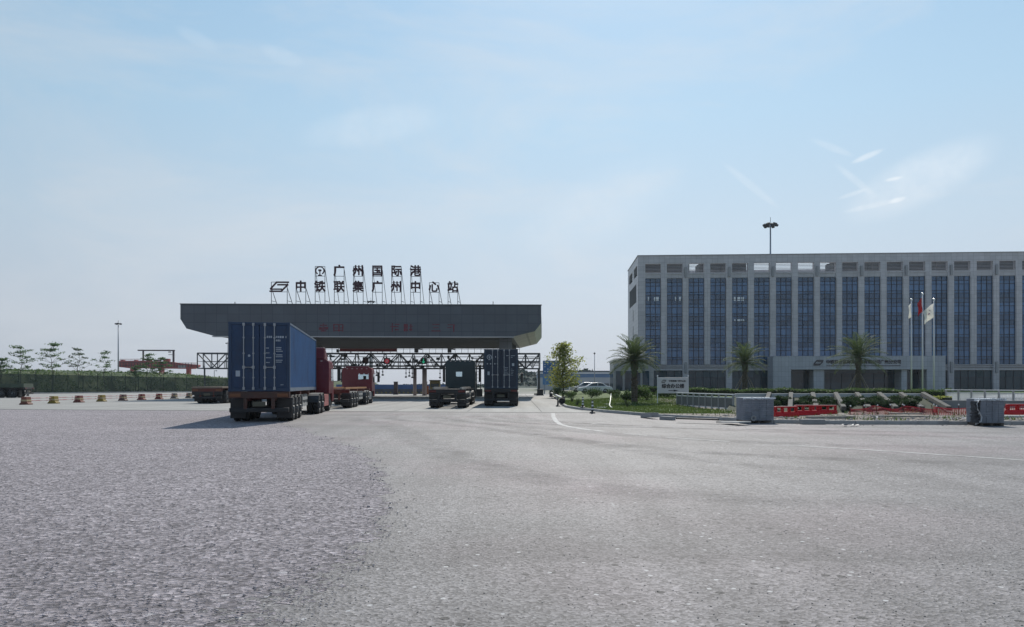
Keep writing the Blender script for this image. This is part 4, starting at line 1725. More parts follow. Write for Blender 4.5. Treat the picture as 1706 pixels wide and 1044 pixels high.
for pair in ((1, 2), (4, 5)):
    en = MB()
    a_, m_, b_ = pair[0], pair[1], (pair[1] + 1) % n
    en.add([vs[a_], vs[m_], vs[b_], vs[a_ + n], vs[m_ + n], vs[b_ + n]], [(0, 3, 4, 1), (1, 4, 5, 2)])
    en.build('end_panel', M_endp, gate)
MB().box(-hw + 3.4, hw - 3.0, -0.06, 0.45, zB - 0.10, zB - 0.003).build('edge_trim', mat('bright_edge_trim', (0.45, 0.45, 0.46), 0.35, 0.5), gate)
MB().box(-hw - 0.05, hw + 0.05, -0.05, 0.35, zT + 0.003, zT + 0.10).build('coping', M_truss, gate)
# ridges across the soffit
rb = MB()
for i in range(9):
    y = 2.5 + i * 2.6
    o_ = sk * y / dep
    rb.box(-hw + 4.2 + o_, hw - 3.6 + o_, y, y + 0.25, zB - 0.08, zB - 0.003)
rb.box(-hw + 4.0 + 1.5, hw - 3.4 + 1.5, dep - 0.9, dep - 0.1, zB - 0.10, zB - 0.003)
rb.build('soffit_beam', mat('soffit_beam_grey', (0.15, 0.15, 0.15), 0.6), gate)
for xl, yl in ((15.6, 2.2), (-10.4, 2.2), (16.6, 18.0), (-9.4, 18.0)):
    c_ = MB().box(xl - 0.72, xl + 0.72, yl, yl + 1.3, 0.0, zB - 0.003)
    c_.build('column', stone_mat('column_panels', (0.16, 0.165, 0.18), (3.0, 1.6), 0.02), gate, bevel=0.05)
# faded red characters on the fascia
M_faded = mat('faded_red_paint', (0.19, 0.022, 0.036), 0.6, 0, 0.4, 3.0, col2=(0.095, 0.055, 0.070), c2=(0.4, 0.62))
fade = MB()


def faded(cx, strokes):
    for (a, b_, c, d) in strokes:
        fade.box(cx + a, cx + b_, -0.012 - 0.002 * random.random(), 0.0, 7.32 + c, 7.32 + d)


faded(-4.15, [(-0.4, 0.4, 0.62, 0.74), (-0.5, 0.5, 0.2, 0.5), (-0.3, 0.3, 0.0, 0.15), (-0.08, 0.08, 0.0, 0.9)])
faded(-2.55, [(-0.55, 0.55, 0.7, 0.82), (-0.55, 0.55, 0.35, 0.45), (-0.55, 0.55, 0.1, 0.2), (-0.55, -0.42, 0.0, 0.8), (0.42, 0.55, 0.0, 0.8), (0.0, 0.12, 0.0, 0.8)])
faded(3.55, [(-0.35, -0.2, 0.0, 0.95), (-0.5, 0.4, 0.5, 0.6), (0.0, 0.45, 0.15, 0.3), (0.0, 0.5, 0.75, 0.85)])
faded(5.0, [(-0.5, -0.05, 0.05, 0.85), (0.08, 0.5, 0.55, 0.65), (0.1, 0.45, 0.15, 0.35), (0.2, 0.35, 0.1, 0.85)])
faded(8.0, [(-0.4, 0.4, 0.75, 0.85), (-0.3, 0.3, 0.42, 0.5), (-0.5, 0.5, 0.05, 0.15)])
faded(9.6, [(-0.35, 0.45, 0.72, 0.82), (-0.4, 0.1, 0.42, 0.5), (0.25, 0.4, 0.0, 0.8)])
fade.build('faded_lettering', M_faded, gate)
# aviation spikes on the roof edge
MB().tube([(14.2, 0.2, zT + 0.1), (14.2, 0.2, zT + 0.45)], 0.04, 5).tube([(-13.7, 0.2, zT + 0.1), (-13.7, 0.2, zT + 0.3)], 0.05, 5).build('roof_spike', M_dsteel, gate)

# rooftop signs, each on its own steel stand
M_char = mat('dark_red_letters', (0.055, 0.016, 0.024), 0.45, 0.1, 0.2, 2.0)
PX2 = 80.0 / FPX
LOW = [(462, None), (498, '中'), (530, '铁'), (562, '联'), (594, '集'), (626, '广'), (658, '州'), (690, '中'), (721.5, '心'), (753, '站')]
UP = {530: 'E', 562: '广', 594: '州', 626: '国', 658: '际', 690: '港'}
SLAB = {462: 'slanted frame emblem on a wide steel stand at the end of the rooftop characters',
        498: 'short rooftop stand with character 中 alone, next to the slanted frame emblem',
        530: 'tall rooftop stand with the round rail emblem above character 铁',
        562: 'tall rooftop stand with character 广 above character 联',
        594: 'tall rooftop stand with character 州 above character 集',
        626: 'tall rooftop stand with character 国 above character 广',
        658: 'tall rooftop stand with character 际 above character 州',
        690: 'tall rooftop stand with character 港 above character 中',
        721.5: 'short rooftop stand with the single character 心',
        753: 'short rooftop stand with the single character 站 at the end of the row'}
for px, ch in LOW:
    wx = (px - CX) * PX2
    t = thing('rooftop_sign', SLAB[px], 'sign', (wx, gy + 0.9 + (wx - gx) * math.tan(GA), zT + 0.02), GA, 'characters on steel stands on the canopy roof')
    zl0, zl1 = 1.48, 2.55     # lower character
    zu0, zu1 = 3.22, 4.28
    half = 0.53 if ch else 0.86
    fr = MB()
    top = zu1 if px in UP else zl1
    dx = 0.14
    for s in (-1, 1):
        fr.bar((s * half, 0.05, 0), (s * half, 0.05, top), 0.055)
        fr.bar((s * half + 0.02, 0.06, top - 0.35 if px in UP else zl0 + 0.4), (s * half + 0.33, 1.3, 0), 0.05)
        fr.bar((s * half, 0.06, 0.5), (s * half + 0.24, 0.85, 0.48), 0.045)
    for z in ([zl0, zl1] + ([zu0, zu1] if px in UP else [])):
        fr.bar((-half, 0.05, z), (half, 0.05, z), 0.05)
    fr.build('steel_stand', M_truss, t)
    lm = MB()
    if ch is None:
        slant_emblem(lm, -0.98, zl0, 2.0, 1.1, -0.08, 0.02)
        lm.build('emblem', M_char, t)
    else:
        add_text(lm, ch, 1.24, (0, -0.02, (zl0 + zl1) / 2), 0.10, 0.036)
        lm.build('character', M_char, t)
    if px in UP:
        lm = MB()
        if UP[px] == 'E':
            rail_emblem(lm, 0, (zu0 + zu1) / 2, 0.52, -0.08, 0.02)
            lm.build('emblem', M_char, t)
        else:
            add_text(lm, UP[px], 1.24, (0, -0.02, (zu0 + zu1) / 2), 0.10, 0.036)
            lm.build('character', M_char, t)

# ------------------------------------------------------------------ equipment gantry behind the canopy
TY = 108.0
gan = thing('equipment_gantry', 'long grey steel box truss gantry behind the gate canopy', 'gantry', (0, TY, 0), GA)
tx0, tx1 = -45.5, 4.1
tz0, tz1 = 3.95, 6.15
tw = 2.2
tr = MB()
for y in (0, tw):
    for z in (tz0, tz1):
        tr.bar((tx0, y, z), (tx1, y, z), 0.16)
    nb = 24
    for i in range(nb + 1):
        x = tx0 + (tx1 - tx0) * i / nb
        tr.bar((x, y, tz0), (x, y, tz1), 0.12)
        if i < nb:
            x2 = tx0 + (tx1 - tx0) * (i + 1) / nb
            a, b_ = (tz0, tz1) if i % 2 else (tz1, tz0)
            tr.bar((x, y, a), (x2, y, b_), 0.14)
            xm = (x + x2) / 2
            tr.bar((xm, y, (tz0 + tz1) / 2), (xm, y, tz0), 0.07)
            tr.bar((x, y, (tz0 + tz1) / 2 - 0.1), (x2, y, (tz0 + tz1) / 2 - 0.1), 0.06)
    for z in (tz0 + 0.7, tz0 + 1.1, tz0 + 1.5):
        tr.bar((tx1 - 10, y, z), (tx1, y, z), 0.06)
for i in range(21):
    x = tx0 + (tx1 - tx0) * i / 20
    for z in (tz0, tz1):
        tr.bar((x, 0, z), (x, tw, z), 0.10)
    if i < 20:
        x2 = tx0 + (tx1 - tx0) * (i + 1) / 20
        tr.bar((x, 0, tz0), (x2, tw, tz0), 0.08)
        tr.bar((x, tw, tz1), (x2, 0, tz1), 0.08)
for i in range(48):
    x = tx0 + (tx1 - tx0) * i / 48
    x2 = tx0 + (tx1 - tx0) * (i + 1) / 48
    if x > -33:
        a, b_ = (tz0, tz1) if i % 2 else (tz1, tz0)
        tr.bar((x, tw / 2, a), (x2, tw / 2, b_), 0.10)
for z in (tz0 + 0.45, tz0 + 0.9, tz1 - 0.45):
    tr.bar((-33, tw * 0.6, z), (tx1, tw * 0.6, z), 0.09)
tr.build('truss', M_truss, gan)
ct = MB()
rndg = random.Random(21)
for i in range(70):
    x = rndg.uniform(-30, 0.5)
    z = rndg.uniform(tz0 + 0.1, tz1 - 0.3)
    ct.obox((x, rndg.uniform(0.2, 1.9), z), (rndg.uniform(0.15, 0.6), 0.25, rndg.uniform(0.12, 0.45)))
ct.box(-31, 1.5, 0.5, 0.8, tz0 + 0.25, tz0 + 0.40)
ct.build('cable_box', mat('dark_green_box', (0.03, 0.045, 0.042), 0.5, 0, 0.2, 1.0), gan)
rl = MB()
for i in range(33):
    x = -29 + (tx1 + 26) * i / 32
    rl.bar((x, 0.1, tz1 + 0.08), (x, 0.1, tz1 + 1.1), 0.05)
rl.bar((-29, 0.1, tz1 + 1.1), (tx1 - 3, 0.1, tz1 + 1.1), 0.05)
rl.bar((-29, 0.1, tz1 + 0.6), (tx1 - 3, 0.1, tz1 + 0.6), 0.04)
rl.build('handrail', M_truss, gan)
for x, y in ((tx1 - 0.1, 0.0), (tx1 - 0.1, tw), (tx0 + 0.2, tw)):
    MB().tube([(x, y, 0), (x, y, tz0)], 0.11, 8).build('post', M_truss, gan)
wk = MB()
for i in range(34):
    x = -31 + i * 0.95
    wk.bar((x, 0.3, tz0 + 0.1), (x, 1.9, tz0 + 0.1), 0.35, 0.05)
wk.box(-31, 1.0, 0.25, 1.95, tz0 + 0.02, tz0 + 0.06)
wk.build('walkway', M_truss, gan)
# column piers under the gantry
for px, nm in ((692, 0), (708, 1)):
    x = (px - CX) * (TY + 1) / FPX
    MB().tube([(x, 1.0, 0), (x, 1.0, tz0 - 0.1)], 0.34 if nm else 0.26, 14).build('column', mat('pinkish_render', (0.40, 0.33, 0.33), 0.7, 0, 0.1, 1.0), gan, smooth=True)

M_sig = mat('signal_housing', (0.02, 0.022, 0.025), 0.5)
M_red_on = emit_mat('signal_red', (0.55, 0.03, 0.06), 0.35)
M_grn_on = emit_mat('signal_green', (0.03, 0.5, 0.28), 0.5)
M_ledbar = mat('display_dark_red', (0.10, 0.012, 0.016), 0.4, 0, 0.25, 0.6)


def gxy(px, d=TY):
    return (px - CX) * d / FPX


lb = thing('message_display', 'long dark red message bar mounted above the equipment gantry', 'display', (gxy(617), TY - 1.0 + gxy(617) * math.tan(GA), 6.35), GA)
MB().box(-4.1, 4.1, 0, 0.25, 0.0, 0.55).build('display_panel', M_ledbar, lb)
MB().box(-2.9, -2.3, -0.05, 0.3, 0.56, 0.72).box(1.6, 2.4, -0.05, 0.3, 0.56, 0.72).bar((-2.6, 0.2, -0.3), (-2.6, 0.2, 0), 0.1).bar((2.0, 0.2, -0.3), (2.0, 0.2, 0), 0.1).build('bracket', M_dsteel, lb)
for px, on, lab in ((647, M_red_on, 'round signal lamp with a glowing red cross on the gantry'), (707, M_grn_on, 'signal lamp with a glowing green arrow on the gantry'),
                    (612, None, 'unlit lane signal box on the gantry over the red tractor cab')):
    t = thing('lane_signal', lab, 'signal', (gxy(px), TY - 0.75 + gxy(px) * math.tan(GA), 5.0 if px != 612 else 5.1), GA, 'lane signals on the equipment gantry')
    MB().box(-0.42, 0.42, 0, 0.3, -0.42, 0.45).bar((0, 0.3, 0), (0, 0.9, 0), 0.08).build('housing', M_sig, t, bevel=0.05)
    if on is M_red_on:
        q = MB()
        poly_stroke(q, [(-0.16, -0.16), (0.16, 0.16)], 0.12, -0.05, -0.01)
        poly_stroke(q, [(-0.16, 0.16), (0.16, -0.16)], 0.12, -0.054, -0.014)
        q.build('cross', mat('pale_led', (0.9, 0.6, 0.65), 0.4), t)
        MB().lathe([(0.01, -0.006), (0.32, -0.006), (0.36, 0.05)], 18, 'y').build('lens', M_red_on, t)
    elif on is M_grn_on:
        q = MB()
        poly_stroke(q, [(0, 0.30), (0, -0.26)], 0.11, -0.04, -0.01)
        poly_stroke(q, [(-0.18, -0.06), (0, -0.28)], 0.09, -0.044, -0.012)
        poly_stroke(q, [(0.18, -0.06), (0, -0.28)], 0.09, -0.048, -0.012)
        q.build('arrow', M_grn_on, t)
    else:
        MB().lathe([(0.01, -0.01), (0.36, -0.01), (0.40, 0.05)], 16, 'y').build('lens', mat('dark_lens', (0.05, 0.02, 0.02), 0.3), t)
# boxes above the truss and camera poles hanging below
for px, lab in ((564, 'small camera box on the gantry handrail above the red cab roof'), (694, 'camera box standing on the gantry handrail near the green arrow'), (749, 'camera box with a side arm on the gantry above the dark cab')):
    t = thing('camera_box', lab, 'camera', (gxy(px), TY + 0.2 + gxy(px) * math.tan(GA), 6.24), GA, 'camera boxes on top of the gantry')
    s = 0.5 if px == 564 else 1.0
    MB().box(-0.28 * s, 0.28 * s, -0.3, 0.3, 0.05, 0.95 * s).build('housing', M_sig, t, bevel=0.03)
    MB().bar((0.28 * s, 0, 0.55 * s), (0.85 * s, 0, 0.5 * s), 0.16).build('arm', M_sig, t)
HANG = [(570, 1.6), (577, 1.3), (583, 1.75), (632, 1.25), (638, 0.95), (676.5, 1.25), (682, 1.1), (687, 1.3), (733, 1.35), (628, 1.0)]
HL = ['thin camera pole hanging beside the container truck tractor', 'thin camera pole in the gap over the red trailer', 'longest thin camera pole hanging behind the red cab',
      'camera pole hanging just past the red cab mirror', 'short camera pole hanging over the blue hoarding', 'camera pole hanging next to the open sky gap',
      'short camera pole hanging between two longer ones', 'camera pole hanging beside the pink columns', 'camera pole hanging beside the dark cab', 'short camera pole right above the red cab mirror']
for (px, ln), lab in zip(HANG, HL):
    t = thing('hanging_camera', lab, 'camera', (gxy(px), TY + 0.4 + gxy(px) * math.tan(GA), tz0 - 0.05), GA, 'camera poles hanging under the gantry')
    MB().bar((0, 0, 0), (0, 0, -ln), 0.08).build('pole', M_dsteel, t)
    MB().box(-0.14, 0.14, -0.3, 0.2, -ln - 0.05, -ln + 0.16).build('housing', M_sig, t, bevel=0.02)
    MB().box(-0.1, 0.1, -0.2, 0.1, -ln * 0.55, -ln * 0.55 + 0.16).build('housing', M_sig, t, bevel=0.02)

# gate posts, booth, barrier and hoarding beyond
for px, lab, c in ((659.5, 'square brown gate post standing alone in the open lane', (0.085, 0.06, 0.055)), (708.5, 'square brown gate post with an orange side, in front of the round columns', (0.10, 0.055, 0.045))):
    d = 118.0
    t = thing('gate_post', lab, 'post', (gxy(px, d), d, 0), 0, 'brown gate posts beyond the canopy')
    MB().box(-0.3, 0.3, -0.3, 0.3, 0, 2.0).build('post', mat('brown_post_' + str(int(px)), c, 0.6, 0, 0.2, 1.5), t, bevel=0.04)
    MB().box(-0.34, 0.34, -0.34, 0.34, 2.0, 2.08).box(-0.38, 0.38, -0.38, 0.38, 0, 0.2).build('cap', M_dsteel, t)
    if px > 700:
        MB().box(0.302, 0.55, -0.25, 0.1, 0, 1.4).build('housing', mat('orange_housing', (0.30, 0.09, 0.03), 0.5), t)
d = 112.0
kk = thing('ticket_booth', 'small olive yellow booth beside the dark green tractor', 'booth', (gxy(725, d), d, 0))
MB().box(-0.75, 0.75, -0.7, 0.7, 0.15, 2.2).build('cabin', mat('olive_panel', (0.16, 0.13, 0.04), 0.5, 0, 0.2, 1.0), kk, bevel=0.05)
MB().box(-0.6, 0.6, -0.706, -0.69, 1.25, 1.75).build('window', M_glazing_d, kk)
MB().box(-0.85, 0.85, -0.8, 0.8, 2.2, 2.3).box(-0.9, 0.9, -0.8, 0.8, 0, 0.15).build('roof', M_dsteel, kk)
d = 126.0
hb = thing('site_hoarding', 'long low blue hoarding with a grey striped foot beyond the gate lanes', 'hoarding', (gxy(560, d), d, 0))
L_ = (770 - 540) * d / FPX
MB().box(0, L_, 0, 0.08, 0.85, 1.62).build('blue_panel', mat('blue_sheet', (0.06, 0.12, 0.27), 0.5, 0, 0.15, 0.7), hb)
MB().box(0, L_, -0.1, 0.2, 0, 0.85).build('foot_wall', mat('grey_foot', (0.11, 0.11, 0.12), 0.8, 0, 0.3, 1.0), hb)
ys_ = MB()
for i in range(int(L_ / 0.75)):
    ys_.obox((0.3 + i * 0.75, -0.108, 0.25), (0.30, 0.01, 0.25), 0, 0, 0.5)
ys_.build('warning_stripe', mat('dull_yellow', (0.28, 0.22, 0.06), 0.7), hb)
lad = thing('lane_barrier', 'dark upright barrier mast with rungs between the two dark trucks', 'barrier', (gxy(797.5, 100), 100, 0))
bm_ = MB()
for s in (-0.28, 0.28):
    bm_.bar((s, 0, 0), (s, 0, 4.2), 0.12)
for i in range(9):
    bm_.bar((-0.28, 0, 0.4 + i * 0.42), (0.28, 0, 0.4 + i * 0.42), 0.05)
bm_.build('mast', M_dsteel, lad)
MB().box(-0.6, 0.5, -0.4, 0.4, 0, 1.0).bar((-0.3, 0, 3.2), (-1.2, 0, 2.2), 0.14).build('housing', M_sig, lad)
d = 108
bx = thing('road_machine_box', 'small dark cabinet standing at the lane end before the wooded hill', 'cabinet', (gxy(900, d), d, 0))
MB().box(-0.45, 0.45, -0.4, 0.4, 0.1, 0.95).build('cabinet_body', M_sig, bx, bevel=0.04)
MB().box(-0.9, -0.45, -0.3, 0.3, 0.1, 0.3).box(-0.55, 0.55, -0.45, 0.45, 0, 0.1).build('base', M_dsteel, bx)

# ------------------------------------------------------------------ vehicles
def wheel(parent, x, y, r=0.52, w=0.30, dual=False, side=1, rim=M_rim):
    """tyre (one mesh, two tyres for a dual) with its rim as sub-part; axis along x"""
    tb = MB()
    spans = [(-w / 2, w / 2)] if not dual else [(-w - 0.02, -0.02), (0.02, w + 0.02)]
    for a, b_ in spans:
        m_ = (b_ - a) * 0.18
        tb.lathe([(r * 0.56, a + m_ * 0.4), (r * 0.80, a), (r * 0.94, a + m_ * 0.4), (r, a + m_ * 1.2), (r, b_ - m_ * 1.2), (r * 0.94, b_ - m_ * 0.4), (r * 0.80, b_), (r * 0.56, b_ - m_ * 0.4)], 24, 'x')
    o = tb.build('wheel', M_rubber, parent, loc=(x, y, r), smooth=False)
    rb_ = MB()
    a, b_ = spans[0][0], spans[-1][1]
    f = b_ if side > 0 else a
    s = 1 if side > 0 else -1
    inn = -0.10 * s if not dual else -0.14 * s
    g_ = (a if side > 0 else b_) + 0.03 * s
    rb_.lathe([(0.02, g_ + 0.02 * s), (r * 0.57, g_), (r * 0.575, f - 0.02 * s), (r * 0.54, f - 0.01 * s), (r * 0.50, f + inn), (r * 0.30, f + inn * 0.7), (r * 0.24, f + 0.02 * s), (0.01, f + 0.03 * s)], 20, 'x')
    rb_.build('rim', rim, o)
    return o


def semi(name, label, loc, rz, frame_m, cab_m, cab_x=0.0, cab_y=13.6, cab_rz=0.0, cab_h=3.0, roof_h=3.6, deck='skeletal', trail_len=12.2, axles=3, group=None,
         bumper_m=None, cab=True, hole=(-0.45, 0.45, 2.05, 2.6), skirt_m=None, taillight=True, guards=None, gooseneck=None):
    t = thing(name, label, 'truck', loc, rz, group)
    fm = frame_m
    fr = MB()
    for s in (-0.5, 0.5):
        fr.box(s - 0.08, s + 0.08, 0.25, trail_len - 0.2, 0.88, 1.22)
    for i in range(9):
        y = 0.5 + i * (trail_len - 1.2) / 8
        fr.box(-0.42, 0.42, y, y + 0.12, 0.95, 1.15)
    for y in (0.05, trail_len * 0.34, trail_len * 0.66, trail_len - 0.35):
        fr.box(-1.20, 1.20, y, y + 0.26, 1.06, 1.275)
    fr.build('trailer_frame', fm, t, bevel=0.01)
    if gooseneck:
        q = MB()
        for s in (-0.9, 0.9):
            q.box(s - 0.06, s + 0.06, 0.1, trail_len - 0.3, 1.28, 1.40)
        q.build('deck_rail', gooseneck, t)
    # rear end: crossbeam, lamps, bumper, flaps, plate
    re = MB()
    re.box(-1.22, 1.22, -0.04, 0.10, 1.0, 1.27)
    re.box(-0.62, -0.48, -0.03, 0.10, 0.55, 1.0).box(0.48, 0.62, -0.03, 0.10, 0.55, 1.0)
    re.build('rear_crossbeam', bumper_m or fm, t, bevel=0.015)
    MB().box(-1.18, 1.18, -0.02, 0.14, 0.42, 0.60).build('bumper', M_chassis, t, bevel=0.02)
    MB().box(-0.26, 0.26, -0.06, -0.042, 0.66, 0.86).build('number_plate', mat('plate_dark', (0.10, 0.09, 0.06), 0.6), t)
    for s in (-1, 1):
        MB().box(min(s * 0.72, s * 1.16), max(s * 0.72, s * 1.16), -0.075, -0.043, 1.06, 1.20).build('tail_lamp', M_lamp if taillight else M_lampo, t, bevel=0.01)
    for s in (-1, 1):
        a, b_ = sorted((s * 0.62, s * 1.24))
        MB().box(a, b_, 0.52, 0.56, 0.16, 0.95).build('mud_flap', M_plastic_black, t)
    for k in range(axles):
        yc = 1.35 + k * 1.31
        for s in (-1, 1):
            a, b_ = sorted((s * 0.60, s * 1.235))
            pts = []
            for i in range(9):
                an = radians(15 + 150 * i / 8)
                pts.append((yc + cos(an) * 0.60, 0.52 + sin(an) * 0.60))
            for i in range(8, -1, -1):
                an = radians(15 + 150 * i / 8)
                pts.append((yc + cos(an) * 0.58, 0.52 + sin(an) * 0.58))
            MB().prism(pts, a, b_, 'x').build('mudguard', mat('mudguard_grey', (0.05, 0.053, 0.056), 0.55, 0.2, 0.2, 3), t)
    for k in range(axles):
        for s in (-1, 1):
            wheel(t, s * 0.92, 1.35 + k * 1.31, dual=True, side=s)
    axm = MB()
    for k in range(axles):
        axm.tube([(-0.9, 1.35 + k * 1.31, 0.52), (0.9, 1.35 + k * 1.31, 0.52)], 0.09, 8)
    axm.build('axle', M_chassis, t)
    # side guards, tool boxes and landing legs
    for s in (-1.19, 1.19):
        sg_ = MB()
        for z in (0.52, 0.82):
            sg_.box(s - 0.025, s + 0.025, 5.0, trail_len - 5.0, z, z + 0.14)
        for y in (5.1, (trail_len) / 2, trail_len - 5.2):
            sg_.box(s - 0.02 - 0.04 * (s > 0), s + 0.02 + 0.04 * (s < 0), y, y + 0.08, 0.5, 1.1)
        sg_.build('side_guard', guards or mat('pale_guard', (0.42, 0.42, 0.40), 0.5, 0.3, 0.15, 2), t)
    lg = MB()
    for s in (-0.7, 0.7):
        lg.box(s - 0.07, s + 0.07, trail_len - 3.9, trail_len - 3.76, 0.35, 1.0).box(s - 0.15, s + 0.15, trail_len - 3.98, trail_len - 3.68, 0.3, 0.35)
    lg.box(-0.55, 0.55, 5.6, 6.8, 0.55, 0.86)
    lg.build('landing_leg', M_chassis, t)
    if not cab:
        return t
    # ---- tractor, in its own frame turned about the hitch
    hitch = Vector((0, trail_len - 1.1, 0))
    TT = Matrix.Translation((cab_x, 0, 0)) @ Matrix.Translation(hitch) @ Matrix.Rotation(cab_rz, 4, 'Z') @ Matrix.Translation(-hitch)

    def mbt():
        q = MB()
        q.T = TT
        return q
    y0 = cab_y
    q = mbt()
    for s in (-0.42, 0.42):
        q.box(s - 0.05, s + 0.05, y0 - 4.2, y0 + 2.0, 0.68, 0.92)
    q.box(-0.5, 0.5, hitch.y - 0.5, hitch.y + 0.5, 0.92, 1.04)
    q.build('tractor_frame', M_chassis, t)
    pv = empty('tractor_axles')
    pv.parent = t
    pv.matrix_local = TT
    ay = y0 - 2.55
    for yy in (ay, ay - 1.31):
        for s in (-1, 1):
            wheel(pv, s * 0.92, yy, dual=True, side=s)
    for s in (-1, 1):
        wheel(pv, s * 1.03, y0 + 0.75, side=s, w=0.32)
    for yc in (ay, ay - 1.31):
        for s in (-1, 1):
            a, b_ = sorted((s * 0.58, s * 1.245))
            pts = [(yc + cos(radians(10 + 160 * i / 8)) * 0.62, 0.52 + sin(radians(10 + 160 * i / 8)) * 0.60) for i in range(9)]
            pts += [(yc + cos(radians(10 + 160 * i / 8)) * 0.60, 0.52 + sin(radians(10 + 160 * i / 8)) * 0.58) for i in range(8, -1, -1)]
            mbt().prism(pts, a, b_, 'x').build('mudguard', MATS['mudguard_grey'], t)
    # tanks / side skirts
    for s in (-1, 1):
        a, b_ = sorted((s * 0.62, s * 1.20))
        q = mbt().box(a, b_, ay + 0.72, y0 + 0.05, 0.36, 1.02)
        if skirt_m:
            for z in (0.50, 0.66, 0.82):
                q.box(s * 1.20 - 0.004, s * 1.20 + 0.004, ay + 0.74, y0 + 0.03, z, z + 0.03)
        q.build('side_skirt' if skirt_m else 'fuel_tank', skirt_m or mat('tank_aluminium', (0.30, 0.31, 0.33), 0.35, 0.6, 0.1, 2), t, bevel=0.08)
    # cab shell: rear wall with a window, sides, roof, front
    W_ = 1.23
    yb, yf = y0, y0 + 2.25
    hx0, hx1, hz0, hz1 = hole
    cb = mbt()
    zf = 1.05
    ch, rd_ = cab_h, 0.24
    ct_ = ch - rd_
    cb.box(-W_, hx0, yb, yb + 0.06, zf, ct_).box(hx1, W_, yb, yb + 0.06, zf, ct_)
    cb.box(hx0, hx1, yb, yb + 0.06, zf, hz0).box(hx0, hx1, yb, yb + 0.06, hz1, ct_)
    arc = [(W_ - rd_ + rd_ * cos(radians(a)), ct_ + rd_ * sin(radians(a))) for a in (0, 22, 45, 67, 90)]
    outl_ = arc + [(-x, z) for x, z in arc[::-1]]
    cb.prism(outl_, yb, yb + 0.06, 'y')
    inn = [(x * 0.955, ct_ + (z - ct_) * 0.8) for x, z in outl_]
    cb.prism(outl_ + inn[::-1], yb + 0.06, yf - 0.42, 'y')
    prof = [(yb + 0.06, zf), (yb + 0.06, ct_), (yf - 0.42, ct_), (yf - 0.22, ct_ - 0.02), (yf - 0.12, ch - 0.6), (yf, 1.72), (yf + 0.05, 0.62), (yf - 0.5, 0.55), (yf - 0.75, 1.05)]
    for s in (-1, 1):
        a, b_ = sorted((s * (W_ - 0.06), s * W_))
        cb.prism(prof, a, b_, 'x')
    cb.box(-W_ + 0.06, W_ - 0.06, yb + 0.06, yf - 0.3, zf, zf + 0.08)
    for i_ in range(5):
        xx = -0.9 + i_ * 0.38
        cb.box(xx, xx + 0.30, yb - 0.014, yb, ct_ - 0.34, ct_ - 0.12)
    # pressed panels and a lip round the rear window
    for xa, xb in ((-W_ + 0.12, hx0 - 0.10), (hx1 + 0.10, W_ - 0.12)):
        if xb - xa > 0.2:
            cb.box(xa, xb, yb - 0.012, yb, zf + 0.15, hz0 - 0.12)
    cb.box(hx0 - 0.04, hx1 + 0.04, yb - 0.015, yb, hz1 + 0.003, hz1 + 0.04).box(hx0 - 0.04, hx1 + 0.04, yb - 0.015, yb, hz0 - 0.04, hz0 - 0.003)
    cb.prism([(yf - 0.04, 1.70), (yf + 0.02, 1.70), (yf + 0.07, 0.60), (yf, 0.60)], -W_ + 0.061, W_ - 0.061, 'x')
    cbo = cb.build('cab', cab_m, t, bevel=0.03)
    mbt().prism([(yf - 0.06, 1.72), (yf - 0.02, 1.72), (yf - 0.14, cab_h - 0.55), (yf - 0.26, cab_h - 0.2), (yf - 0.30, cab_h - 0.2), (yf - 0.18, cab_h - 0.55)], -W_ + 0.08, W_ - 0.08, 'x').build('windscreen', CLEAR, cbo)
    mbt().box(hx0, hx1, yb + 0.02, yb + 0.04, hz0, hz1).build('rear_window', CLEAR, cbo)
    for s in (-1, 1):
        a, b_ = sorted((s * (W_ - 0.01), s * (W_ + 0.008)))
        mbt().prism([(yb + 1.0, 1.78), (yf - 0.10, 1.78), (yf - 0.22, cab_h - 0.55), (yb + 1.0, cab_h - 0.5)], a, b_, 'x').build('side_window', M_glazing_d, cbo)
        # mirrors on stalks
        q = mbt()
        q.bar((s * W_, yf - 0.15, cab_h - 0.45), (s * (W_ + 0.34), yf + 0.02, cab_h - 0.42), 0.035)
        q.bar((s * W_, yf - 0.15, 1.75), (s * (W_ + 0.30), yf + 0.02, 1.8), 0.03)
        q.obox((s * (W_ + 0.32), yf + 0.02, (cab_h + 1.35) / 2 + 0.05), (0.20, 0.12, cab_h - 2.15), s * 0.2)
        q.build('mirror', M_plastic_black, t, bevel=0.02)
    st = mbt()
    for s in (-0.52, 0.52):
        st.box(s - 0.24, s + 0.24, yb + 0.95, yb + 1.1, 1.35, 2.05).box(s - 0.12, s + 0.12, yb + 0.97, yb + 1.07, 2.05, 2.32).box(s - 0.24, s + 0.24, yb + 1.1, yb + 1.55, 1.35, 1.5)
    st.build('seat', M_plastic_black, cbo)
    # roof fairing or raised roof
    if roof_h > cab_h + 0.05:
        mbt().prism([(yb + 0.10, cab_h + 0.005), (yb + 0.12, roof_h), (yb + 0.45, roof_h - 0.02), (yf - 0.45, cab_h + 0.005)], -W_ + 0.26, W_ - 0.26, 'x').build('roof_fairing', cab_m, t, bevel=0.06)
    lm_ = mbt()
    for i in range(5):
        x = -0.8 + 0.4 * i
        lm_.box(x - 0.06, x + 0.06, yb - 0.012, yb + 0.03, cab_h - 0.12, cab_h - 0.07)
    lm_.build('roof_marker', mat('marker_lens', (0.5, 0.42, 0.38), 0.3), t)
    ex = mbt().tube([(-0.3, yb - 0.12, 1.1), (-0.1, yb - 0.5, 1.25), (-0.05, hitch.y + 1.0, 1.15)], 0.025, 5)
    ex.build('air_line', M_chassis, t)
    return t


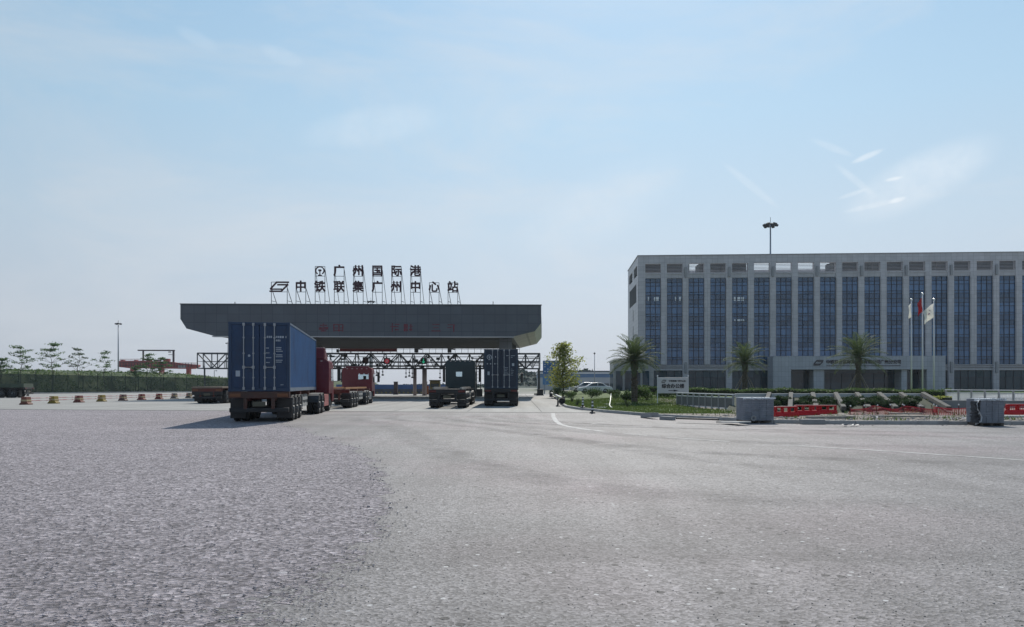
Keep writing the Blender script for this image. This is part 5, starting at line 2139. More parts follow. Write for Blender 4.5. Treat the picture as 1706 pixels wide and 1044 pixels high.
def container(label, loc, rz, m_body, m_door, m_edge, H_=2.87, L_=12.19, marks='plain', group=None):
    t = thing('shipping_container', label, 'container', loc, rz, group)
    W_ = 1.219
    fr = MB()
    rails = MB()
    # corner posts, rails
    for s in (-1, 1):
        a, b_ = sorted((s * (W_ - 0.13), s * W_))
        fr.box(a, b_, 0, 0.14, 0, H_).box(a, b_, L_ - 0.14, L_, 0, H_)
        a2, b2 = sorted((s * (W_ - 0.06), s * (W_ - 0.002)))
        rails.box(a2, b2, 0.14, L_ - 0.14, H_ - 0.07, H_ - 0.002).box(a2, b2, 0.14, L_ - 0.14, 0.002, 0.16)
        rails.box(min(s * (W_ + 0.001), s * (W_ + 0.006)), max(s * (W_ + 0.001), s * (W_ + 0.006)), 0.02, 0.12, 0.18, H_ - 0.18)
    fr.box(-W_ + 0.13, W_ - 0.13, 0.0, 0.10, H_ - 0.12, H_ - 0.003).box(-W_ + 0.13, W_ - 0.13, 0.0, 0.10, 0.003, 0.15)
    fr.build('corner_frame', m_edge, t, bevel=0.008)
    rails.build('side_rail', mat('sunlit_side_rail', (0.16, 0.20, 0.25), 0.45, 0.1, 0.2, 2) if marks == 'plain' else m_edge, t)  # paler rail colour stands in for the sun glint along the edges
    cs = MB()
    for x in (-W_, W_ - 0.162):
        for y in (-0.006, L_ - 0.17):
            for z in (-0.004, H_ - 0.116):
                cs.box(x - 0.004, x + 0.166, y, y + 0.178, z, z + 0.12)
    cs.build('corner_casting', m_edge, t, bevel=0.01)
    # corrugated side walls and roof
    bd_ = MB()
    for s in (-1, 1):
        vs, x = [], 0.14
        pts = []
        y = 0.14
        k = 0
        while y < L_ - 0.15:
            off = 0.045 if (k // 2) % 2 else 0.005
            pts.append((y, s * (W_ - 0.02 - off)))
            y += (0.07, 0.068, 0.07, 0.068)[k % 4]
            k += 1
        pts.append((L_ - 0.14, s * (W_ - 0.03)))
        V_ = [(p[1], p[0], z) for p in pts for z in (0.15, H_ - 0.06)]
        F_ = [(2 * i, 2 * i + 2, 2 * i + 3, 2 * i + 1) for i in range(len(pts) - 1)]
        bd_.add(V_, F_)
    bd_.box(-W_ + 0.05, W_ - 0.05, 0.11, L_ - 0.12, H_ - 0.05, H_ - 0.02)
    bd_.box(-W_ + 0.06, W_ - 0.06, L_ - 0.10, L_ - 0.05, 0.1, H_ - 0.05)
    bd_.box(-W_ + 0.08, W_ - 0.08, 0.2, L_ - 0.2, 0.05, 0.16)
    bd_.build('side_wall', m_body, t)
    M_rod = mat('galvanised_rod', (0.34, 0.36, 0.38), 0.4, 0.5, 0.1, 3)
    for s in (-1, 1):
        x0, x1 = sorted((s * 0.012, s * (W_ - 0.135)))
        dm = MB().box(x0, x1, 0.02, 0.07, 0.16, H_ - 0.125)
        for i in range(5):
            z = 0.30 + i * (H_ - 0.55) / 5
            dm.box(x0 + 0.09, x1 - 0.09, 0.012, 0.02, z + 0.05, z + (H_ - 0.55) / 5 - 0.07)
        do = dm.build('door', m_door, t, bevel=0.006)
        rd = MB()
        for xx in (0.21, 0.59):
            x = s * (xx * 1.0 + 0.02)
            rd.tube([(x, -0.03, 0.07), (x, -0.03, H_ - 0.05)], 0.024, 8)
            for z in (0.13, H_ - 0.10):
                rd.box(x - 0.045, x + 0.045, -0.055, 0.02, z - 0.06, z + 0.06)
            for z in (0.55, 1.55, 2.2):
                rd.box(x - 0.04, x + 0.04, -0.05, 0.012, z, z + 0.05)
            xa, xb = sorted((x, x + s * -0.30 if xx > 0.4 else x + s * 0.30))
            rd.box(xa, xb, -0.075, -0.05, 0.98, 1.02)
            rd.box(x - 0.05, x + 0.05, -0.07, 0.012, 0.94, 1.06)
        rd.build('locking_bar', M_rod, do)
        hg = MB()
        for i in range(4):
            z = 0.4 + i * (H_ - 0.8) / 3
            xe = s * (W_ - 0.13)
            hg.box(xe - 0.05, xe + 0.05, -0.012, 0.015, z - 0.05, z + 0.05)
        hg.build('hinge', m_edge, do)
    # small stencilled lines too fine to read
    mk = MB()
    rnd = random.Random(4 if marks == 'plain' else 9)

    def dashes(x0, x1, z, h):
        x = x0
        while x < x1:
            w = rnd.uniform(0.5, 0.9) * h
            mk.box(x, min(x + w, x1), 0.006, 0.0115, z, z + h)
            x += w + h * 0.3
    if marks == 'plain':
        dashes(0.30, 0.53, 2.22, 0.085)
        dashes(0.66, 0.98, 2.22, 0.085)
        dashes(1.05, 1.08, 2.22, 0.085)
        dashes(0.66, 0.84, 2.08, 0.075)
        for i in range(9):
            if i not in (3, 6):
                dashes(0.66, 0.66 + rnd.uniform(0.2, 0.32), 1.80 - i * 0.075, 0.04)
        for z in (1.78, 1.58, 1.38, 1.18):
            dashes(0.27, 0.27 + rnd.uniform(0.1, 0.26), z, 0.04)
        mk.box(-0.93, -0.76, 0.0055, 0.0116, 0.62, 0.86)
        dashes(0.85, 0.97, 0.26, 0.03)
        mk.lathe([(0.005, 0.006), (0.05, 0.007)], 12, 'y', (-0.40, 0, 1.48))
    else:
        rail_emblem(mk, -0.84, 2.26, 0.19, 0.005, 0.0115)
        mk.box(-0.41, -0.36, 0.006, 0.0115, 2.25, 2.35)
        for x in (-0.98, -0.75, -0.44, -0.25):
            mk.box(x - 0.04, x + 0.04, 0.006, 0.0115, 1.76, 1.84)
        dashes(0.38, 0.55, 2.36, 0.05)
        dashes(0.72, 1.02, 2.36, 0.05)
        dashes(0.72, 0.84, 2.24, 0.05)
        mk.box(0.80, 0.96, 0.0055, 0.0116, 1.64, 1.84)
        mk.box(-0.97, -0.82, 0.0055, 0.0116, 0.98, 1.24)
        for i in range(6):
            dashes(0.26, 0.26 + rnd.uniform(0.15, 0.3), 1.5 - i * 0.11, 0.035)
        for i in range(5):
            dashes(0.72, 0.72 + rnd.uniform(0.1, 0.22), 1.4 - i * 0.11, 0.03)
    mk.build('stencil', mat('grey_white_stencil', (0.42, 0.46, 0.50), 0.6), t)
    return t


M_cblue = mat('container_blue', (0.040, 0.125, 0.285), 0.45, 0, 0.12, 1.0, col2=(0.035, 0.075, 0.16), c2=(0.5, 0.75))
M_cblue_d = mat('container_blue_shaded_doors', (0.012, 0.040, 0.100), 0.5, 0, 0.2, 1.5, col2=(0.014, 0.03, 0.058), c2=(0.5, 0.75))  # darker copy of the container blue, with the door end's shade in it
M_cedge = mat('container_edge_blue', (0.020, 0.045, 0.095), 0.5, 0.1, 0.2, 1.5)
M_cnavy = mat('container_navy', (0.010, 0.022, 0.045), 0.5, 0, 0.2, 1.5)
M_cab_red = mat('cab_red', (0.16, 0.017, 0.026), 0.30, 0.0, 0.1, 1.5, col2=(0.115, 0.017, 0.024), c2=(0.5, 0.8))
M_cab_green = mat('cab_dark_green', (0.012, 0.036, 0.044), 0.35, 0, 0.1, 1.5)
M_skirt = mat('skirt_red', (0.42, 0.13, 0.12), 0.45, 0, 0.15, 2.0)
M_orange_ch = mat('trailer_dull_orange', (0.085, 0.032, 0.02), 0.6, 0, 0.3, 1.0, col2=(0.03, 0.024, 0.022), c2=(0.45, 0.7))

H1 = radians(9.8)
r1 = (-10.46, 30.55, 0.0)
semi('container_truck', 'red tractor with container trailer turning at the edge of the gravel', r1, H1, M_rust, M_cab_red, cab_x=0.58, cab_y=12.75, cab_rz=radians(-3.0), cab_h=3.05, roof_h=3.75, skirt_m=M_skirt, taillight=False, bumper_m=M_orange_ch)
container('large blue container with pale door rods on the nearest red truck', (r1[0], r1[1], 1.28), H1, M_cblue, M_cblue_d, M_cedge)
semi('container_truck', 'empty red skeletal trailer with dark red tractor driving into the gate', (-11.85, 48.2, 0), radians(4.6), M_rust, M_cab_red, cab_y=13.4, cab_h=3.0, roof_h=3.1, taillight=True, gooseneck=mat('rail_sunlit_yellow', (0.42, 0.20, 0.08), 0.6, 0, 0.2, 1.0), hole=(0.1, 0.95, 2.02, 2.50))  # yellow rails paint in the sunlit tops of the trailer beams
semi('container_truck', 'empty flat trailer with dark green tractor in the middle lane', (-4.25, 48.4, 0), radians(0.3), M_chassis, M_cab_green, cab_y=13.2, cab_h=3.62, roof_h=3.6, gooseneck=mat('deck_rail_grey', (0.33, 0.32, 0.30), 0.6, 0.2), hole=(-0.36, 0.16, 2.25, 2.65))
r4 = (-0.80, 53.4, 0.0)
semi('container_truck', 'dark trailer carrying the navy container on the open lane', r4, radians(-0.6), M_chassis, M_cab_green, cab_y=12.9, cab_h=3.0, roof_h=3.3)
container('dark navy container with round rail emblem at the gate', (r4[0], r4[1], 1.28), radians(-0.6), M_cnavy, M_cnavy, mat('container_navy_edge', (0.02, 0.04, 0.07), 0.5), marks='emblem')
# white strip on bumper belongs to the navy container's trailer
tl = semi('flatbed_trailer', 'flat dark trailer with pale mudguards parked behind the blue container', (-25.2, 61.0, 0), radians(2.0), M_rust, M_cab_red, cab=False, taillight=False)
MB().box(-1.25, 1.25, 0.0, 12.1, 1.28, 1.42).build('deck', mat('deck_plank', (0.22, 0.17, 0.13), 0.8, 0, 0.25, 2), tl)
MB().box(-1.22, 1.22, -0.03, 0.06, 0.7, 1.27).build('rear_panel', M_chassis, tl)
tr2 = semi('flatbed_trailer', 'dark green sided trailer standing sideways by the screened fence', (-59.2, 90.5, 0), radians(100.0), M_chassis, M_cab_red, cab=False)
MB().box(-1.25, 1.25, 0.05, 12.1, 1.28, 1.72).build('side_board', mat('dull_green_board', (0.05, 0.075, 0.05), 0.7, 0, 0.2, 1.0), tr2)


def car(label, loc, rz, paint, group=None):
    t = thing('parked_car', label, 'car', loc, rz, group)
    # profile along local x (length), z up
    Lc, Wc = 4.7, 1.8
    lower = [(-2.35, 0.32), (-2.36, 0.62), (-2.25, 0.88), (-1.55, 0.97), (0.95, 0.93), (2.05, 0.78), (2.32, 0.60), (2.34, 0.32), (1.85, 0.25), (-1.9, 0.25)]
    upper = [(-1.75, 0.95), (-1.05, 1.38), (-0.3, 1.47), (0.35, 1.42), (1.2, 0.92)]
    bo = MB().prism(lower, -Wc / 2, Wc / 2, 'y').build('body', paint, t, bevel=0.07, seg=3)
    mb_ = MB()
    nn = len(upper)
    vs = [(x, -Wc / 2 + 0.10 + 0.16 * (z - 0.93), z) for x, z in upper] + [(x, Wc / 2 - 0.10 - 0.16 * (z - 0.93), z) for x, z in upper]
    fs = [tuple(range(nn)), tuple(2 * nn - 1 - i for i in range(nn))] + [(i, i + nn, (i + 1) % nn + nn, (i + 1) % nn) for i in range(nn)]
    mb_.add(vs, fs)
    mb_.build('cabin', paint, t, bevel=0.04)
    for s in (-1, 1):
        for x0, x1, x2, x3 in ((-1.42, -0.98, -0.38, -0.38), (-0.30, -0.30, 0.32, 0.92)):
            yy = [s * (Wc / 2 - 0.10 - 0.16 * (z - 0.93) + 0.008) for z in (1.0, 1.36)]
            MB().add([(x0, yy[0], 1.0), (x1, yy[1], 1.36), (x2, yy[1], 1.38), (x3, yy[0], 1.0)], [(0, 1, 2, 3)]).build('side_window', M_glazing_d, t)
    for x in (-1.38, 1.42):
        for s in (-1, 1):
            w_ = wheel(t, s * 0.0, 0, r=0.32, w=0.22, side=s)
            w_.location = (x, s * 0.82, 0.32)
            w_.rotation_euler = (0, 0, pi / 2)
    MB().box(2.20, 2.33, -0.8, -0.45, 0.58, 0.72).box(2.20, 2.33, 0.45, 0.8, 0.58, 0.72).build('headlight', mat('headlight_lens', (0.7, 0.72, 0.75), 0.1), t)
    return t


M_carwhite = mat('white_car_paint', (0.70, 0.71, 0.72), 0.2)
car('white saloon car parked nearest behind the lawn mound', (11.3, 101.0, 0.42), pi, M_carwhite, 'cars parked behind the lawn')
car('silver saloon car parked behind the white one near the warehouse', (10.6, 106.0, 0.47), pi, mat('silver_car_paint', (0.42, 0.43, 0.45), 0.25, 0.5), 'cars parked behind the lawn')

# ------------------------------------------------------------------ left yard: barrier piers, fence, bank, trees, crane
PL = [('faded red and yellow', (0.30, 0.10, 0.07)), ('yellow', (0.42, 0.30, 0.05)), ('faded red', (0.30, 0.09, 0.07)), ('yellow', (0.42, 0.30, 0.05)), ('grey red', (0.22, 0.12, 0.11)), ('red', (0.32, 0.07, 0.06)), ('red', (0.32, 0.07, 0.06)), ('grey', (0.25, 0.22, 0.2)), ('grey', (0.25, 0.22, 0.2))]
PX_ = [43.4, 89.7, 131.5, 169.4, 205, 236, 265, 290.5, 315]
ords = ['first pier of the row counted from the gravel, faded red over yellow', 'second barrier pier of the row, dull yellow', 'third barrier pier of the row, faded red', 'fourth barrier pier of the row, dull yellow', 'fifth barrier pier of the row, greyish red',
        'sixth barrier pier of the row, plain red', 'seventh barrier pier of the row, plain red', 'eighth barrier pier of the row, grey and small', 'last barrier pier of the row, beside the parked flat trailer']
pos = []
for i, px in enumerate(PX_):
    x = -38.1
    d = x * FPX / (px - CX)
    pos.append((x, d))
for i, (x, y) in enumerate(pos):
    t = thing('barrier_pier', ords[i], 'barrier', (x, y, 0), pi / 2, 'concrete barrier piers with pipe rails')
    c = tuple(v * 0.6 for v in PL[i][1])
    b_ = MB().prism([(-0.36, 0.0), (0.36, 0.0), (0.36, 0.09), (0.25, 0.18), (0.20, 0.62), (-0.20, 0.62), (-0.25, 0.18), (-0.36, 0.09)], -0.28, 0.28, 'x')
    b_.build('pier', mat('pier_' + PL[i][0].replace(' ', '_'), c, 0.75, 0, 0.25, 3, col2=(0.16, 0.14, 0.11), c2=(0.5, 0.7)), t, bevel=0.015)
    MB().prism([(-0.242, 0.27), (0.242, 0.27), (0.23, 0.40), (-0.23, 0.40)], -0.285, 0.285, 'x').build('painted_band', mat('pier_band_pale', (0.42, 0.34, 0.20), 0.7, 0, 0.2, 3), t)
    if i < len(pos) - 1:
        gap = pos[i + 1][1] - y
        for z in (0.30, 0.50):
            MB().tube([(0.22, 0, z), (gap - 0.22, 0, z)], 0.032, 8).build('pipe_rail', mat('red_white_pipe', (0.50, 0.42, 0.42), 0.5, 0, 0.1, 1, col2=(0.40, 0.14, 0.15), c2=(0.48, 0.52), stretch=(1.6, 0.1, 0.1)), t)

# low planted kerb in front of the fence
fa, fb = Vector((-95.0, 118.0)), Vector((-62.0, 172.0))
f0 = Vector(((-40 - CX) * 122 / FPX, 122.0))
f1 = Vector(((420 - CX) * 176 / FPX, 176.0))
fd = (f1 - f0)
fl_ = fd.length
frz = math.atan2(fd.y, fd.x)
vk = MB().box(-30, fl_ + 20, -1.2, -0.9, 0, 0.22)
vk.T = None
o = vk.build('kerb', MATS['kerb_stone'])
o.location = (f0.x, f0.y, 0)
o.rotation_euler = (0, 0, frz)
tag(o, kind='structure')
fence = thing('screen_fence', 'long dark green mesh fence with bent post tops along the yard', 'fence', (f0.x, f0.y, 0), frz)
npan = int(fl_ / 3.0) + 1
pm = MB()
hF = lambda s: 3.55 - 0.55 * s / fl_
M_scr = screen_mat('green_screen_mesh', (0.016, 0.034, 0.020), 0.82)
s_ = np.linspace(-25, fl_, 60)
pm_v, pm_f = [], []
for i, s in enumerate(s_):
    pm_v += [(s, 0, 0.1), (s, 0, hF(max(s, 0)) - 0.1)]
    if i:
        pm_f.append((2 * i - 2, 2 * i, 2 * i + 1, 2 * i - 1))
MB().add(pm_v, pm_f).build('mesh_panel', M_scr, fence)
fr = MB()
for i in range(len(s_) - 1):
    a, b_ = s_[i], s_[i + 1]
    fr.bar((a, 0.02, hF(max(a, 0)) - 0.08), (b_, 0.02, hF(max(b_, 0)) - 0.08), 0.06)
    fr.bar((a, 0.02, 0.15), (b_, 0.02, 0.15), 0.06)
fr.build('rail', mat('fence_green', (0.02, 0.04, 0.028), 0.6), fence)
for i in range(-6, int(fl_ / 2.9) + 1):
    s = i * 2.9 + 1.0
    h = hF(max(s, 0))
    MB().bar((s, 0.05, 0), (s, 0.05, h), 0.10).bar((s, 0.05, h), (s - 0.30, -0.35, h + 0.55), 0.07).build('post', MATS['fence_green'], fence)

# grassy bank behind the fence: runs beyond and parallel to it
nrmv = Vector((-fd.y, fd.x)).normalized()
bk_v, bk_f = [], []
S, Wn = np.linspace(-60, fl_ + 60, 90), np.linspace(0, 1, 14)
for s in S:
    u = min(max(s / fl_, 0), 1.3)
    hmax = (4.35 - 0.35 * u) * (1 - 0.30 * max(0, min(1, (u - 0.80) / 0.35)))
    for w in Wn:
        off = 1.2 + 34 * w
        h = hmax * float(sstep(0.0, 0.30, w)) * (1 + 0.03 * sin(s * 0.35) + 0.02 * sin(s * 1.3 + w * 9))
        p = f0 + fd.normalized() * float(s) + nrmv * off
        bk_v.append((p.x, p.y, h))
nW = len(Wn)
for i in range(len(S) - 1):
    for j in range(nW - 1):
        bk_f.append((i * nW + j, (i + 1) * nW + j, (i + 1) * nW + j + 1, i * nW + j + 1))
M_bank = mat('bank_grass', (0.035, 0.065, 0.018), 0.95, 0, 0.35, 0.5, 0.6, 3, col2=(0.075, 0.095, 0.03), c2=(0.45, 0.65))
tag(np_mesh('grass_bank', bk_v, bk_f, M_bank, smooth=True), kind='structure')


def bank_pos(n):
    s = RNG.uniform(-15, fl_ + 8, n)
    w = RNG.random(n) ** 1.6 * 0.55
    u = np.clip(s / fl_, 0, 1.3)
    hmax = (4.35 - 0.35 * u) * (1 - 0.30 * np.clip((u - 0.80) / 0.35, 0, 1))
    h = hmax * sstep(0, 0.30, w)
    off = 1.2 + 34 * w
    dn = fd.normalized()
    x = f0.x + dn.x * s + nrmv.x * off
    y = f0.y + dn.y * s + nrmv.y * off
    k = np.sin(s * 0.5) + np.sin(s * 1.9 + 1) > -0.8
    return np.stack([x, y, h], 1)[k]


bp_ = bank_pos(16000)
V, F = quads_at(bp_ + np.array([0, 0, 0.12]) + RNG.normal(0, 0.10, bp_.shape), 1, 0.22, 0.5)
tag(np_mesh('undergrowth', V, F, M_leaf_mid), kind='stuff')

M_leaf_hazy = leaf_mat('haze_paled_leaf', (0.065, 0.12, 0.055), (0.125, 0.20, 0.075), 0.55, 0.7)  # leaf greens lightened to carry the haze over these trees
TL = [(2, 600, 128, 2.6), (34, 580, 132, 2.9), (88, 575.5, 136, 3.3), (131, 583, 142, 3.3), (175, 589, 146, 3.1), (246, 593, 154, 2.6), (268, 599, 157, 2.2), (226, 611, 150, 1.8)]
TLL = ['sparse tree cut by the picture edge behind the sideways trailer', 'sparse layered tree behind the fence with a bare forked trunk', 'tallest sparse layered tree behind the fence with a pointed tip', 'pale thin sparse tree between the tallest tree and the lamp mast',
       'thin layered tree just beside the lamp mast', 'small dark tree in front of the middle of the red crane', 'little dark tree before the red crane cabin frame', 'low bushy tree under the red crane beam']
for i, ((px, py, d, r), lab) in enumerate(zip(TL, TLL)):
    p = P(px, py, d)
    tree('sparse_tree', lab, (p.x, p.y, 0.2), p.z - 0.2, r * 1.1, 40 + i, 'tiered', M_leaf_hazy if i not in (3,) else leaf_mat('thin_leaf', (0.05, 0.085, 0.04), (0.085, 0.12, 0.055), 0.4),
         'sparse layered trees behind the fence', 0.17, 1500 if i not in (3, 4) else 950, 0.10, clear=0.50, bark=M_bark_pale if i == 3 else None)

# red gantry crane
cd = 250.0
c0 = P(197, 641, cd)
crane = thing('gantry_crane', 'red rail yard gantry crane rising behind the grassy bank', 'crane', (c0.x, cd, 0), radians(4))
sc = cd / FPX
M_cr = mat('crane_red', (0.36, 0.062, 0.055), 0.55, 0, 0.2, 0.4, col2=(0.22, 0.04, 0.042), c2=(0.5, 0.75))
M_cr2 = mat('crane_dark', (0.05, 0.03, 0.04), 0.6)
z_ = lambda py: CAM_Z + (HY - py) * sc
x_ = lambda px: (px - 197) * sc
bm_ = MB()
bm_.prism([(x_(197), z_(601)), (x_(197), z_(611)), (x_(214), z_(613)), (x_(318), z_(614)), (x_(326.5), z_(610)), (x_(326.5), z_(607)), (x_(300), z_(605)), (x_(285), z_(602.5)), (x_(240), z_(600.5))], 0, 2.6, 'y')
bm_.build('girder', M_cr, crane, bevel=0.1)
lg_ = MB()
for px in (218, 265, 309):
    lg_.box(x_(px) - 0.55, x_(px) + 0.55, 0.4, 2.2, 0, z_(613))
lg_.build('leg', M_cr, crane)
tf = MB()
tf.box(x_(226.5), x_(286), 0.8, 1.6, z_(584), z_(582)).box(x_(234), x_(235.8), 0.9, 1.5, z_(601), z_(584)).box(x_(283), x_(285.5), 0.9, 1.5, z_(603), z_(584))
tf.box(x_(276), x_(283), 1.0, 1.3, z_(590.6), z_(589.8)).box(x_(276), x_(280), 1.0, 1.3, z_(586.5), z_(584.8))
tf.build('top_frame', M_cr2, crane)
MB().box(x_(270), x_(279), -0.3, 1.6, z_(602), z_(597)).build('trolley', M_cr, crane, bevel=0.1)
MB().box(x_(254), x_(262), -0.2, 2.2, z_(601), z_(598.4)).build('winch_house', M_cr2, crane, bevel=0.1)
MB().box(x_(294), x_(307), -0.02, 0.01, z_(612), z_(608)).build('grille', mat('pale_grille', (0.40, 0.40, 0.41), 0.6), crane)
fw = MB()
for i in range(26):
    x = x_(200 + i * 4.6)
    fw.box(x, x + 0.18, -0.10, -0.004, z_(611.5), z_(603.5))
fw.bar((x_(199), -0.06, z_(603.6)), (x_(290), -0.06, z_(604.0)), 0.14).bar((x_(199), -0.06, z_(608.5)), (x_(322), -0.06, z_(609.5)), 0.12)
fw.build('stiffener', M_cr2, crane)
up_ = MB()
for i in range(22):
    x = x_(199 + i * 1.9)
    up_.bar((x, 0.2, z_(601)), (x, 0.2, z_(598)), 0.07)
up_.bar((x_(199), 0.2, z_(598)), (x_(240), 0.2, z_(597.6)), 0.09)
up_.box(x_(200), x_(205), 0.2, 1.6, z_(601.4), z_(599)).box(x_(222), x_(226), 0.2, 1.6, z_(601.2), z_(599.2)).box(x_(243), x_(249), 0.2, 1.6, z_(601), z_(599))
up_.build('upper_walkway', M_cr, crane)
hr = MB()
for i in range(20):
    x = x_(290 + i * 1.9)
    hr.bar((x, 0.1, z_(607)), (x, 0.1, z_(604)), 0.08)
hr.bar((x_(290), 0.1, z_(604)), (x_(326), 0.1, z_(604)), 0.1)
hr.build('handrail', M_cr, crane)


# light masts
M_dhead = mat('dark_lamp_housing', (0.03, 0.035, 0.042), 0.8, spec=0.2)


def mast(label, px, top, d, head_px, nl=9, group='high light masts', rp=1.4):
    p = P(px, top, d)
    h = p.z
    t = thing('light_mast', label, 'light mast', (p.x, d, 0), 0, group)
    r0 = rp * 0.5 * d / FPX
    MB().tube([(0, 0, 0), (0, 0, h * 0.5), (0, 0, h)], [r0 * 1.5, r0 * 1.15, r0 * 0.7], 10).build('pole', M_steel if d < 260 else mat('far_steel', (0.20, 0.22, 0.25), 0.5, 0.3), t, smooth=True)
    R = head_px * 0.5 * d / FPX
    MB().lathe([(R * 0.5, -0.25), (R * 0.55, -0.1), (R * 0.5, 0.05)], 16, 'z', (0, 0, h)).tube([(0, 0, h), (0, 0, h + R * 0.9)], 0.05, 5).build('ring', M_dhead, t)
    for k in range(nl):
        a = 2 * pi * k / nl + 0.2
        q = MB().obox((cos(a) * R * 0.78, sin(a) * R * 0.78, h - R * 0.08 - (R * 0.12 if k % 2 else 0)), (R * 0.42, R * 0.36, R * 0.26), a, 0, 0.45)
        q.bar((cos(a) * R * 0.4, sin(a) * R * 0.4, h), (cos(a) * R * 0.7, sin(a) * R * 0.7, h), 0.08)
        q.build('floodlight', M_dhead, t, bevel=0.03)
    return t


mast('tall light mast with a ring of floodlights behind the office roof', 1283.5, 373, 172.0, 25, 10, rp=3.2)
mast('slim light mast standing behind the layered trees', 197, 538.5, 205.0, 11, 8, rp=1.8)
mast('light mast head peeking over the canopy roof below the characters', 618, 501.5, 330.0, 13, 8, rp=1.8)
mast('small far light mast beside the blue container', 379.5, 571, 420.0, 8, 8, rp=1.2)
mast('thin lamp pole in front of the warehouse', 990.5, 588, 170.0, 4.5, 4, rp=1.1)
for px, top, d, lab in ((340, 610, 210, 'thin bare pole behind the end of the fence'), (357, 617, 190, 'small camera pole with a side arm behind the fence')):
    p = P(px, top, d)
    t = thing('slim_pole', lab, 'pole', (p.x, d, 0))
    MB().tube([(0, 0, 0), (0, 0, p.z)], 0.12 if px == 340 else 0.08, 6).build('pole', M_steel, t)
    if px != 340:
        MB().bar((0, 0, p.z), (0.7, 0, p.z), 0.08).box(0.4, 0.75, -0.1, 0.1, p.z - 0.2, p.z).build('arm', M_steel, t)
    else:
        MB().box(-0.16, 0.16, -0.16, 0.16, p.z, p.z + 0.15).build('cap', M_steel, t)

# ------------------------------------------------------------------ far things behind the gate
hv, hf = [], []
HXs, HYs = np.linspace(-60, 130, 120), np.linspace(0, 1, 12)
for x in HXs:
    e_ = float(sstep(-14, 4, x)) * float(1 - sstep(60, 130, x))
    hh = e_ * (7.2 + 0.9 * sin(x * 0.18 + 1) + 0.5 * sin(x * 0.5) + 0.3 * sin(x * 1.3)) + 0.05
    for w in HYs:
        hv.append((x, 380 + 90 * w, hh * float(sstep(0, 0.35, w)) - 0.05))
nW = len(HYs)
for i in range(len(HXs) - 1):
    for j in range(nW - 1):
        hf.append((i * nW + j, (i + 1) * nW + j, (i + 1) * nW + j + 1, i * nW + j + 1))
tag(np_mesh('wooded_hill', hv, hf, mat('hill_green', (0.026, 0.048, 0.038), 0.95, 0, 0.3, 0.1), smooth=True), kind='structure')
HV = np.array(hv).reshape(len(HXs), nW, 3)
pi_ = RNG.integers(0, len(HXs) - 1, 7000)
pj_ = RNG.integers(1, 7, 7000)
hp = HV[pi_, pj_] + np.stack([RNG.uniform(0, 1.6, 7000), RNG.uniform(0, 8, 7000), RNG.uniform(0, 1.2, 7000)], 1)
hp = hp[hp[:, 2] > 1.0]
V, F = quads_at(hp, 1, 1.5, 0.7)
tag(np_mesh('forest', V, F, M_leaf_far), kind='stuff')

wh = thing('warehouse', 'long pale warehouse with a blue band under its flat roof', 'warehouse', (8.0, 222.0, 0.3), radians(-1.0))
wz = lambda py: CAM_Z + (HY - py) * 222 / FPX - 0.3
MB().box(0, 60, 0, 30, -0.5, wz(628.5)).build('wall', mat('pale_cladding', (0.42, 0.44, 0.46), 0.6, 0, 0.08, 0.3), wh)
MB().box(-0.1, 60.1, -0.08, 30, wz(628.5) + 0.004, wz(622.3)).build('blue_band', mat('blue_cladding', (0.09, 0.19, 0.36), 0.5, 0, 0.1, 0.3), wh)
MB().box(-0.4, 60.4, -0.5, 30.4, wz(622.3) + 0.004, wz(620.2)).build('white_band', M_white, wh)
MB().box(-0.3, 60.3, -0.3, 30.3, wz(620.2) + 0.004, wz(617.4)).build('roof', mat('warehouse_roof', (0.10, 0.115, 0.13), 0.6), wh)
for i in range(7):
    x0 = 6.2 + i * 4.2
    MB().box(x0, x0 + 2.3, -0.06, 0.2, 0.4, 1.7).build('window', M_glazing_d, wh)

bd_ = thing('blue_board', 'tall blue sign board with white marks in two panels beside the gantry end', 'sign board', (gxy(904.5, 128), 128.0, 0.0), 0)
bz = lambda py: CAM_Z + (HY - py) * 128 / FPX
M_bb = mat('board_blue', (0.035, 0.12, 0.30), 0.5, 0, 0.15, 0.5)
MB().box(0, 2.9, 0, 0.25, bz(622.5), bz(600.5)).build('upper_panel', M_bb, bd_)
MB().box(-0.05, 2.9, 0, 0.25, bz(640.5), bz(627.8)).build('lower_panel', mat('board_hazed_blue', (0.09, 0.22, 0.42), 0.5, 0, 0.2, 0.8), bd_)  # lower panel's blue is paled for the haze over it
pn = MB()
for r_ in range(5):
    for c_ in range(5):
        if (r_ + c_) % 4 != 3:
            pn.box(0.25 + c_ * 0.5, 0.45 + c_ * 0.5, -0.01, 0.0, bz(603.5 + r_ * 3.9), bz(602.2 + r_ * 3.9))
pn.build('white_mark', M_white, bd_)
MB().box(0.2, 0.4, 0.26, 0.46, 0, bz(600.5)).box(2.4, 2.6, 0.26, 0.46, 0, bz(600.5)).build('post', M_steel, bd_)

# ------------------------------------------------------------------ lawn planting
def hz_(x, y):
    return float(H(x, y))


def on(px, d):
    x = (px - CX) * d / FPX
    return (x, d, hz_(x, d))


